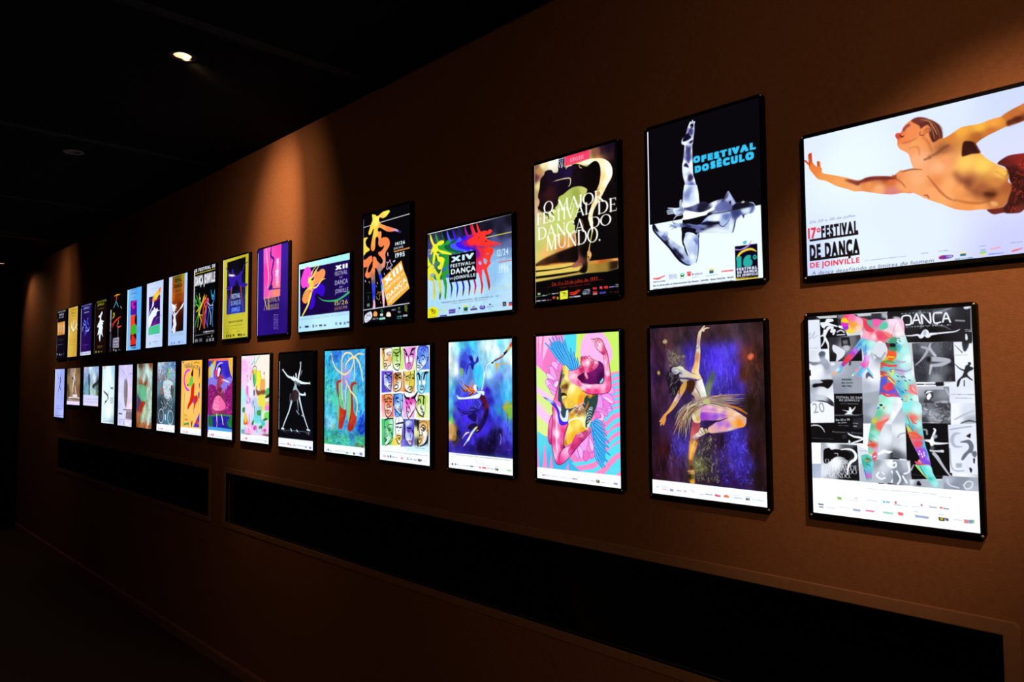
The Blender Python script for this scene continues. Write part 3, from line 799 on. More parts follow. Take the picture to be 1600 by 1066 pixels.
light_box('U10', (-4.123, -3.79, 1.839, 2.298), 'yellow light box poster with two blue dancers on a black panel', UP, """
f|26 29 c8be3c 693 29 b8ae28 59 958 b0a628 689 922 cac03c 378 837 c8be38
q|120 43 638 35 646 700 116 697|161 87 0c0a10 573 81 08060c 363 358 0c0a18 369 550 10184a 389 688 2040c8 180 674 1a2c9a 606 677 1a2c90
l|89 107 163 171 231 234 266 321 252 375 138 378|10.9 19.1 35.5 41 54.7 27.3|2e1a9c|1.4
p|254 154 292 144 310 201 262 210|2e1a9c
l|701 103 620 127 561 202 502 276 535 361 643 378|8.2 13.7 24.6 35.5 46.5 32.8|2e1a9c|1.4
p|499 195 539 202 531 239 494 235|2e1a9c
p|165 206 391 238 362 317 331 355 203 370 105 375 120 349 202 342|2e1a9c
p|407 239 531 225 550 336 687 363 679 389 489 384 441 325|2e1a9c
l|295 241 376 277 423 268|19.1|2e1a9c|1.4
l|379 353 439 256|13.7|2e1a9c|1.4
l|121 377 124 447 176 535|10.9 8.2 4.1|a05818|1.4
l|252 375 238 457 194 591 192 730|24.6 19.1 10.9 5.47|a84c18|1.4
l|514 386 539 483 574 621 587 742|24.6 19.1 10.9 4.1|a84c18|1.4
l|679 375 660 454 617 544|10.9 8.2 4.1|a05818|1.4
t|FESTIVAL|256|516|253|65.1|b8c8f8|b|0
t|DE DANÇA DE|243|595|278|62.3|98b0f8|b|0
t|JOINVILLE|261|674|237|56.6|80a0f8|b|0
g|185|796|379|27.3|706820|7|1
g|186|843|379|12.3|989030|3|1
l|122 878 643 887|2.73|706820
g|123|917|49|8.2|706820|4|1
g|438|919|62|8.2|706820|5|1
o|118 945 39 36 303010,173 943 33 36 403810,222 950 45 30 302c10,306 949 45 27 403c14,445 949 68 30 302c10,525 951 37 33 383410,584 963 73 14 504818
q|0 0 22 0 20 1000 0 1000|f0f0d0
""", 0.173)

light_box('U11', (-3.679, -3.341, 1.838, 2.298), 'violet light box poster with a pink panel, a dancer leg and yellow lettering', UP, """
f|45 96 2a108a 631 46 3a189a 691 483 30128a 82 424 2c0e88 68 938 280a80 701 972 260a78 389 780 1e0668 392 893 240878
q|140 -9 567 2 548 581 155 585|183 49 f860c8 530 69 f040b0 189 306 f838b0 482 276 f858c0 250 542 e858b8 488 538 f87880
l|209 1 226 118 256 237 272 341 253 466|7.55 15.1 12.6 15.1 6.29|f8d0c8|1.3
l|227 157 256 262 266 340|5.03|f8f080|1.3|.8
l|331 4 325 105 388 151 376 213 346 298 358 362 328 435 289 476 324 485|17.6 25.2 32.7 27.7 22.6 35.2 22.6 12.6|2c1480|1.3
p|270 487 322 435 368 452 356 488|2a1480
l|329 486 552 497|11.3|30188a|1.3
l|306 65 321 156|15.1|28106a|1.3|.8
q|453 153 511 152 507 465 447 459|f8d0f0|2.5|.6
t|9|468|236|39|75.4|fbe8f8|b|0
t|27|432|351|78|69.2|ffffff|bb|0
t|JULHO|433|395|83|31.4|f8d8f0||0
g|433|420|83|7.5|fbd8f0|2|1
t|FESTIVAL|299|556|229|54.6|f0b850|r|-3.5
t|XI|158|703|122|130.9|e8c848|r|0
l|284 526 289 716|7.55|e8c040
t|DANÇA|306|633|224|60.8|e8c848|r|0
t|JOINVILLE|294|717|231|57|e8c848|r|0
g|159|713|360|7.5|9080d0|3|1
g|402|781|39|7.5|a890e0|760|1
g|463|785|44|6.3|b8a0e8|761|1
g|403|798|39|7.5|a890e0|774|1
g|463|802|44|6.3|b8a0e8|775|1
g|403|816|39|7.5|a890e0|788|1
g|463|820|44|6.3|b8a0e8|789|1
g|404|833|39|7.5|a890e0|802|1
g|464|837|44|6.3|b8a0e8|803|1
g|404|851|39|7.5|a890e0|816|1
g|464|855|44|6.3|b8a0e8|817|1
g|404|868|39|7.5|a890e0|830|1
g|465|872|44|6.3|b8a0e8|831|1
g|405|886|39|7.5|a890e0|844|1
g|465|890|44|6.3|b8a0e8|845|1
g|405|904|39|7.5|a890e0|858|1
g|465|907|44|6.3|b8a0e8|859|1
g|406|921|39|7.5|a890e0|872|1
g|466|924|44|6.3|b8a0e8|873|1
g|406|938|39|7.5|a890e0|886|1
g|466|942|44|6.3|b8a0e8|887|1
q|0 40 12 40 12 1000 0 1000|d8d0f0
""", 0.189)

light_box('U12', (-3.232, -2.771, 1.835, 2.168), 'wide navy light box poster with a flower of pink, orange and blue petals', UP, """
f|7 20 c8f8f4 980 36 a8f0ec 18 642 b0e0f8 986 699 b8e8fa 517 718 c0ecfa
q|23 58 1002 69 1007 571 36 564|47 83 180438 580 216 1a0848 983 347 1e0a58 407 479 180440
p|45 190 67 134 123 63 189 46 245 72 255 97 292 111 283 148 247 182 229 227 202 272 155 256 126 265 69 250|f848d8
p|312 188 311 160 347 107 402 123 455 105 508 107 541 138 527 183 475 224 386 262 313 264 285 242|f89858
p|331 266 403 245 457 250 528 285 533 341 495 384 450 375 405 348 360 349 336 370 343 427 316 481 271 501 224 493 251 419 286 337|3808c8
p|80 367 127 323 183 290 230 294 240 352 213 407 158 431 110 422 81 396|f89850
l|373 58 319 80 283 109 259 135|5.55 11.1 14.8|f8e860|.9
l|419 59 383 88 338 116 293 158 238 185 219 207|5.55 12.9 18.5 25.9 24|f8f068|.9
p|201 225 200 186 228 151 241 181 294 215 285 242 239 238|f8f068
l|541 208 475 217 386 271 313 283 285 261 285 223 330 200|5.55 14.8 18.5 20.3 12.9|f8ec60|.9
p|229 218 303 206 304 301 221 293|f8c858|1.8
l|202 282 258 278 268 317 232 389 196 453 131 515 74 567|9.24 20.3 31.4 31.4 27.7 22.2 12.9|f8f060|.9
l|90 348 137 305 202 277 249 277|5.55 12.9 18.5|f8e860|.9
p|267 288 313 283 295 319 268 321|f09070
l|405 385 495 425 635 446 804 442 991 387|2.77 9.24 14.8 18.5 22.2|38b870|.9
t|XII|733|145|223|47.3|f4f8ff|bbb|0
t|FESTIVAL|727|203|225|43.7|e0e4ff||0
t|DE|810|233|55|16.2|a0a0e0|b|0
t|DANÇA|729|295|230|47.2|e0e4ff||0
t|DE|811|330|55|18|a0a0e0|b|0
t|JOINVILLE|733|379|237|42.6|e0e4ff||0
t|15/26|728|498|233|44.4|e8d868||0
t|JULHO/1994|725|544|225|31.7|d8c050||0
t|FUNDAÇÃO CULTURAL DE JOINVILLE|27|606|950|23.2|88b0c8||0
o|28 667 29 22 202838,137 666 83 24 181c24,297 663 29 35 404858,352 669 40 24 8090a8,424 671 64 20 303848,513 676 56 18 506080,736 665 37 31 7890a8,815 670 36 28 506880,892 672 36 28 607890,944 672 48 17 486080
g|67|682|48|5.5|90a8c0|115|1
g|227|683|46|5.5|90a8c0|200|1
g|428|699|62|5.5|90a8c0|310|1
""", 0.204)

light_box('U13', (-2.663, -2.327, 1.844, 2.314), 'black light box poster with an orange and blue figure and a tilted orange text block', UP, """
f|07060a
l|6 107 146 105|5.92|c8cce0|.5
l|244 102 726 97|5.92|e0e4ec|.5
p|144 11 180 16 200 21 214 34 244 36 282 23 320 13 377 12 415 15 424 28 405 41 368 62 325 70 292 63 273 55 255 65 261 88 292 118 359 144 452 175 535 204 598 232 580 242 553 233 508 215 434 210 378 198 321 171 273 149 244 149 235 167 254 183 288 185 295 219 293 249 322 245 369 250 406 268 423 297 421 329 393 357 369 376 355 401 360 445 347 501 285 493 313 472 318 451 294 421 255 394 246 371 284 365 313 352 341 326 322 322 293 327 260 315 245 289 250 257 240 230 221 225 201 239 197 282 192 326 172 345 148 345 130 328 126 295 137 252 157 199 171 152 161 145 137 174 112 190 87 184 85 166 102 136 126 95 151 60|175 25 f8e050 377 25 f8e858 215 86 fff070 117 171 f8d848 292 131 f8a050 415 177 f88050 526 207 e0a0c0 576 233 2a2488 196 183 f8d050 157 277 f8a848 163 327 f89050 274 205 f8a050 293 295 f88048 388 281 f88448 284 381 f88050 342 464 d89888 323 429 f08850
p|2 222 27 206 67 209 77 213 47 228 37 255 58 291 103 319 98 335 48 346 3 362|f8d848
p|3 435 59 403 109 387 138 388 148 403 139 429 99 472 4 475|f88050
p|163 404 188 402 212 416 227 445 275 489 342 491 332 517 169 499 160 443|f88850
l|393 395 398 417|14 11.8|e8a8d8|.5
l|481 481 504 476|11.8|d0c8e8|.5
t|14/26|510|345|142|30.9|e0ecf4|b|0
t|JULHO|486|377|143|19.2|c8d4dc|b|0
l|495 395 722 391|10.8|e89048|.5
t|1995|510|453|140|43.6|d8ecf0|b|0
p|1 413 138 418 148 436 107 466 81 504 76 527 92 537 123 526 148 494 164 482 184 487 195 528 192 568 197 621 199 678 197 747 192 792 200 827 197 870 161 872 166 825 155 743 141 650 130 591 108 584 66 585 39 570 32 545 49 518 65 479 12 479|54 443 f88048 159 507 f88448 66 567 f88450 159 594 b07858 165 623 705a78 170 664 2840e8 173 745 2434e0 179 780 4060f0 179 814 f0b0c8 180 860 f8b0d0|.6
p|164 432 174 410 230 446 281 478 321 474 341 454 356 438 361 467 346 505 306 535 286 550 307 592 320 633 327 685 337 737 347 794 343 867 325 867 313 791 302 733 287 664 267 605 241 545 200 489|210 472 f88448 331 486 e89070 271 525 b08878 261 558 7a6a90 282 589 2438f0 302 642 2838e8 307 700 50b0f0 317 729 e8c8e8 333 781 fac8e0 335 838 f8c0d8|.6
l|376 531 390 493 380 475 405 481 429 464 439 488 463 510 454 518 439 522 449 551 430 543 415 524 391 541 381 532|6.78|e0c8f0|.6
l|429 459 437 482|9.04|e090c8|.6
l|483 482 502 476|11.3|c8c8e8|.6
l|341 570 346 582|9.04|b8c0e8|.6
l|33 605 40 615|9.04|e8d0e0|.6
l|99 621 106 631|9.04|e8a868|.6
l|230 642 237 652|9.04|e0c080|.6
l|213 669 219 679|9.04|808098|.6
l|285 824 291 833|9.04|a08040|.6
l|227 750 247 726 262 741 282 729 288 755 262 758 273 788 253 800 237 785 222 786 217 766|5.09|c89838|.6
g|51|723|84|2.8|a0a0a8|3|1
l|86 749 88 778|6.78|407868|.6
g|67|794|42|3.4|504030|4|1
q|67 823 109 820 109 846 66 847|7a9890|1.1
l|76 841 104 826|4.52|102020
q|297 625 601 486 639 577 687 653 720 738 593 798 460 859 397 865 347 749|f0b040
p|297 625 307 619 342 726 362 761 337 725|f0d0b8|.6|.8
t|XIII|357|685|285|66.7|fff8f0|bb|24.6
t|FESTIVAL|370|731|243|29.3|ffeacc|b|23.8
t|DE|600|625|42|18.7|ffeacc|b|21.1
t|DANÇA|387|811|325|47.2|fff4e4|b|25.4
t|DE|410|844|34|15.7|ffeacc|b|24.8
t|JOINVILLE|441|832|288|30.2|fff0dc|b|24.1
l|-1 875 382 870 722 866|6.78|e4e8f8|.6
p|31 925 131 897 143 956 37 992|d8dcea
l|53 956 68 922 89 935 110 919 121 943|6.78|505878|.6
g|48|973|83|4.5|606478|4|1
p|172 940 177 906 208 900 231 915 228 944|f0a050
g|162|968|87|7.3|d0d8e8|5|1
g|167|960|66|4.5|b0b8c8|6|1
l|303 889 288 900 303 915 321 905 303 889|4.52|38a878|.6
q|278 927 323 927 323 947 279 947|d8e0e0|.6
q|266 962 358 961 358 980 266 981|88d0c0
g|274|972|80|4.5|e8f8f4|3|1
p|378 956 383 926 412 920 439 933 441 961|f8e4d0
g|460|906|57|14.7|a0a0a8|7|1
l|556 899 579 896|6.78|68a048|.6
l|567 889 570 909|4.52|68a048
p|546 926 565 919 593 927 584 940 556 938|606068|.6
g|542|970|61|12.4|70c0c8|8|1
g|532|987|75|5.1|80c8c8|9|1
l|658 882 660 926|10.2|90a838|.6
l|681 881 683 936|3.96|c8c860|.6
g|632|968|55|17|b8b8c0|11|1
q|0 30 4 30 4 1000 0 1000|b8b8cc
""", 0.25)

light_box('U14', (-2.212, -1.744, 1.838, 2.17), 'wide light box poster with a row of rainbow dancers around a black text square', UP, """
f|10 15 26243c 10 105 3c3a70 10 194 7078a8 10 279 a8b8dc 547 40 0a0a12 989 44 14121e 988 145 34325a 988 225 5a68a0 987 295 7898c8 986 374 a8d0f0 808 172 505890 745 81 141220 807 307 88b0dc 477 264 90a0c8 265 -4 12101c 872 105 1e1c30
q|-14 265 1011 354 1007 738 -14 732|10 323 b0c8e8 10 447 b8dcf4 992 405 a8d4f4 991 501 b8e0f8 544 546 b8e0f8 990 676 b8dcf4 40 647 a8d8f4 543 685 b4dcf4 807 414 90c0ec|6.5
n|20|.05|3|
l|-6 4 547 4 1002 -2|9.31|f0f0f4
l|712 141 1000 139|5.58|e8e050|.5
l|-2 146 64 146|4.19|e8e050|.5
l|2 552 1000 547|3.72|c8e078|.5
p|398 14 405 15 422 49 443 85 460 93 485 89 505 99 526 100 546 89 573 92 583 104 573 117 546 127 519 125 505 132 512 152 553 176 606 193 666 213 689 225 672 231 633 215 600 206 613 227 579 222 525 205 477 201 436 184 401 186 365 171 348 152 351 138 380 126 411 119 422 106 408 71 398 36|2c1488
p|469 14 476 15 493 48 514 84 531 92 554 88 575 98 595 99 615 88 642 91 651 103 641 115 615 125 588 123 574 131 581 150 621 175 674 191 732 211 755 223 739 229 700 213 667 204 680 224 647 220 594 203 547 199 506 182 472 184 437 170 420 151 423 137 451 124 482 117 493 105 479 70 469 35|8c1a9c
p|325 16 332 17 350 51 371 88 389 95 414 92 435 102 456 103 476 92 504 95 514 107 504 119 476 129 448 128 435 135 441 155 483 180 538 197 598 217 621 229 605 235 565 219 531 210 544 230 510 226 455 209 406 205 364 187 328 189 292 175 274 155 278 142 307 129 339 121 350 109 336 73 325 38|3a18f0
p|251 18 258 19 276 53 298 90 316 97 341 94 362 104 383 105 405 94 433 97 443 109 432 122 404 132 376 130 362 138 369 158 411 183 467 200 529 220 552 232 535 238 494 222 460 213 474 233 439 229 383 212 333 208 290 190 254 192 217 178 199 158 203 144 232 131 265 124 276 111 261 75 251 39|4858ff
p|181 19 188 20 206 55 228 92 247 99 272 96 294 106 316 107 337 96 366 99 376 111 366 124 337 134 308 132 294 140 301 160 344 185 401 202 463 223 487 235 470 241 429 225 394 216 408 237 372 232 315 215 265 211 221 193 184 195 147 180 128 161 132 146 162 133 195 126 206 113 192 77 180 41|145a40
p|104 17 112 18 130 53 153 91 171 98 197 95 220 105 242 106 264 95 293 97 303 110 292 123 263 133 234 131 219 139 227 160 271 185 328 202 392 223 417 235 399 241 357 225 321 216 335 237 299 232 241 215 190 210 145 192 108 195 70 180 51 160 54 146 85 133 119 125 130 112 115 75 104 39|2c9c34
l|614 7 623 50 652 101|1.86 15.8 21.4|f83428
l|543 7 553 51 582 102|1.86 15.8 21.4|f83030
l|471 7 481 51 511 103|1.86 15.8 21.4|8c1a9c
l|398 7 408 51 438 104|1.86 15.8 21.4|2c1488
l|327 8 337 53 368 105|1.86 15.8 21.4|3a18f0
l|253 8 263 53 295 106|1.86 15.8 21.4|4858ff
l|184 10 195 55 227 109|1.86 15.8 21.4|145a40
l|109 10 120 56 153 110|1.86 15.8 21.4|2c9c34
l|34 11 45 58 79 112|1.86 15.8 21.4|ecec30
p|540 13 547 15 563 48 583 83 600 90 624 87 644 97 663 98 683 87 709 90 719 102 709 114 683 124 657 122 643 129 650 149 689 173 741 189 799 209 821 221 805 226 767 211 734 202 747 222 715 218 663 201 616 197 576 180 542 182 508 168 491 149 495 135 522 123 553 116 563 103 550 69 540 34|d02058
p|557 12 564 14 580 47 600 82 617 89 640 86 660 96 680 97 699 86 726 89 735 101 725 113 699 123 673 121 660 128 666 147 705 172 757 188 814 208 836 220 821 225 783 210 751 201 763 221 731 216 679 200 633 196 593 178 559 181 525 167 508 148 512 134 539 122 570 115 580 102 567 68 557 33|f83030
p|611 11 617 12 634 45 654 80 670 87 693 84 712 94 732 95 751 84 777 87 787 99 777 111 751 120 725 119 712 126 719 145 757 169 808 185 865 205 886 217 871 222 833 207 802 198 814 218 783 213 731 197 686 193 646 176 613 178 580 164 563 145 566 132 593 120 623 113 634 100 620 66 611 32|f8342c
p|699 170 719 166 731 174 712 174|26102a
l|633 123 640 133|4.65|200818
p|606 207 640 203 679 217 718 218 763 222 795 238 798 270 776 294 763 324 756 355 730 383 717 391 665 385 612 379 599 280|613 263 9a1a90 646 240 e8283c 744 244 f83820 632 330 f03050 730 320 f83c28 678 373 f83050|.5
p|685 305 711 306 737 334 724 351 698 338|98a8d8|.5
p|632 326 652 324 662 343 639 347|98a8d8|.5
p|718 273 737 264 750 270 731 281|b86890|.5
p|606 212 639 235 646 268 619 283 606 281|8a1a98|.5
l|586 209 640 212 686 223|4.65|c82848|.5
p|606 322 763 337 756 359 730 383 736 420 749 457 758 499 761 522 748 561 736 519 717 449 691 396 678 381 671 444 677 486 684 514 670 572 657 571 661 512 645 455 625 407 605 407|625 352 f03058 730 356 f83c28 651 428 f04058 730 428 e83828 667 522 c83038 748 530 a82828 667 563 e83c34 745 556 d83030|.5
p|632 321 659 322 665 343 642 347|98b0e0|.5
p|691 323 724 332 717 349 698 342|98b4e4|.5
l|575 443 595 496 594 528 584 573|18.6 20.5 19.5 5.58|591 491 b01c78 584 559 e83040
l|507 440 527 494 527 526 517 574|18.6 20.5 19.5 5.58|524 489 300c50 517 560 781840
l|435 437 455 491 455 524 445 575|18.6 20.5 19.5 5.58|452 486 2a08a8 445 561 18085a
l|361 434 382 489 382 522 371 577|18.6 20.5 19.5 5.58|378 484 2c48f0 371 563 2420d0
l|289 432 311 486 311 520 300 576|18.6 20.5 19.5 5.58|307 481 0c3c34 300 562 3060e8
l|217 390 239 446 238 479 227 579|18.6 20.5 19.5 5.58|235 440 2a8a34 227 565 145030
p|10 204 48 189 147 207 279 225 279 345 10 314|40 233 2a9a34 17 210 50588a 191 276 2c9c34 94 294 1c5a50 250 308 2c9c34 132 235 20603c|.9
p|250 308 279 301 279 335 261 338|3a58f0|.5
p|294 212 351 217 379 219 286 230|3a50b0|.9
p|-2 247 279 282 279 373 250 403 191 416 101 407 25 330|40 262 3a7a50 56 284 70789a 191 290 2c9c34 101 387 2a8a40 257 375 2c9c34 161 335 1a5a40|.5
p|202 316 224 321 232 339 213 349 198 335|3a58f8|.5
p|264 304 283 311 282 340 264 335 257 317|3a58f8|.5
p|242 378 271 379 279 406 246 405|3a58f8|.5
p|146 353 184 352 191 397 161 389|186048|.5
p|184 357 250 355 242 403 228 420 249 461 249 509 238 578 220 564 224 492 206 432|2c9634|.5
p|34 14 44 18 64 58 86 96 113 107 139 94 169 86 206 89 217 105 199 119 169 125 143 123 135 132 154 159 214 177 279 200 312 217 301 223 257 212 191 198 147 173 135 176 147 197 150 217 184 224 217 241 221 260 206 288 184 324 146 324 131 303 161 287 165 268 139 255 128 234 117 203 105 197 101 231 90 264 79 277 67 261 71 212 79 174 64 169 48 189 41 179 52 150 71 118 64 83 41 45|ecec30
p|120 177 135 174 150 183 135 190|1a3a2c
p|-2 208 33 202 21 221 25 246 48 269 33 279 -2 280|ecec30
p|10 204 41 203 40 233 25 236|5a5a88|.5
p|2 337 33 321 79 311 90 307 116 335 146 363 161 355 176 332 184 299 213 278 206 302 191 329 184 362 161 399 172 429 183 479 180 532 165 579 153 568 154 500 135 435 116 399 94 357 79 375 90 420 101 466 105 534 93 580 82 572 78 503 71 423 33 407 10 387|25 349 e8e830 79 331 e8e040 56 397 d8c030 86 454 d0c838 154 412 d0e040 169 487 c8d848 93 563 d8d830 165 569 1c6038|.5
p|40 354 79 350 82 375 48 384 33 370|98a8b8|.5
p|-2 307 56 274 86 302 40 321 10 338|e8e830|.5
q|278 225 604 223 605 456 281 450|0a080e
q|280 306 602 303 605 447 281 445|0a080e
t|XIV|306|286|271|47.9|d0f0ff|bb|0
t|FESTIVAL|298|330|247|28.8|e0f4ff|b|0
t|DE|549|329|40|15.3|e0f4ff|b|0
t|DANÇA|302|386|294|45|e8f8ff|b|0
t|DE|290|427|46|15.3|d0e8f8|b|0
t|JOINVILLE|340|431|254|27.6|e0f4ff|b|0
t|12/24|840|307|120|56|c0e4ff|b|0
t|JULHO|829|338|100|16.6|b8d8f4|b|0
l|857 353 999 353|6.52|d04a38|.5
t|1996|859|438|102|69.1|d0ecff|b|0
t|PREFEITURA MUNICIPAL DE JOINVILLE - SC|185|615|674|13.1|405068||0
t|FUNDAÇÃO CULTURAL DE JOINVILLE|303|630|428|8.6|506880||0
p|2 678 17 645 71 632 131 654 146 684 131 717 78 730 9 726|e8e020
l|40 657 71 654 55 677 93 665 101 681 78 689|6.52|302818
l|40 706 63 693 101 690|3.72|b06a20
g|25|717|91|4.2|686028|3|1
l|179 696 176 667 201 649 220 670 212 694 227 685 231 671|5.58|d8dc60|.5
q|161 712 252 713 252 725 161 725|503890
q|274 672 357 672 356 706 274 707|5a3aa8
g|285|689|64|9.3|a8b0e8|3|1
q|388 669 406 660 420 673 402 678|405068|.5
g|378|687|49|4.7|8090a8|4|1
g|381|699|45|4.7|8090a8|5|1
q|456 650 504 651 504 663 456 664|e0e040
q|455 668 505 668 505 696 456 696|2a6848
p|468 696 482 685 502 696|102c20
g|444|707|69|4.2|407868|5|1
q|537 685 610 683 617 698 536 698|3a2a70
l|557 677 584 670|6.52|403058
g|536|698|74|3.3|c04858|6|1
p|640 683 657 669 676 675 696 670 707 689 689 700 656 699|5040a8
l|653 682 689 683|5.58|b0c0f0
p|747 671 760 661 773 673|40607a
g|725|685|73|6.5|407080|7|1
g|741|698|38|3.7|708898|8|1
g|817|673|34|2.8|90a4b8|725|1
g|817|679|34|2.8|90a4b8|740|1
g|817|686|34|2.8|90a4b8|755|1
g|817|697|34|2.8|90a4b8|780|1
g|867|679|19|4.7|90a0c0|3|1
q|895 661 934 661 935 693 897 693|201848
p|905 671 926 670 926 686 907 684|806838|.9
q|960 667 1005 667 1005 677 961 677|3a3a90
q|959 677 1005 677 1004 696 959 696|d84830
""", 0.26)

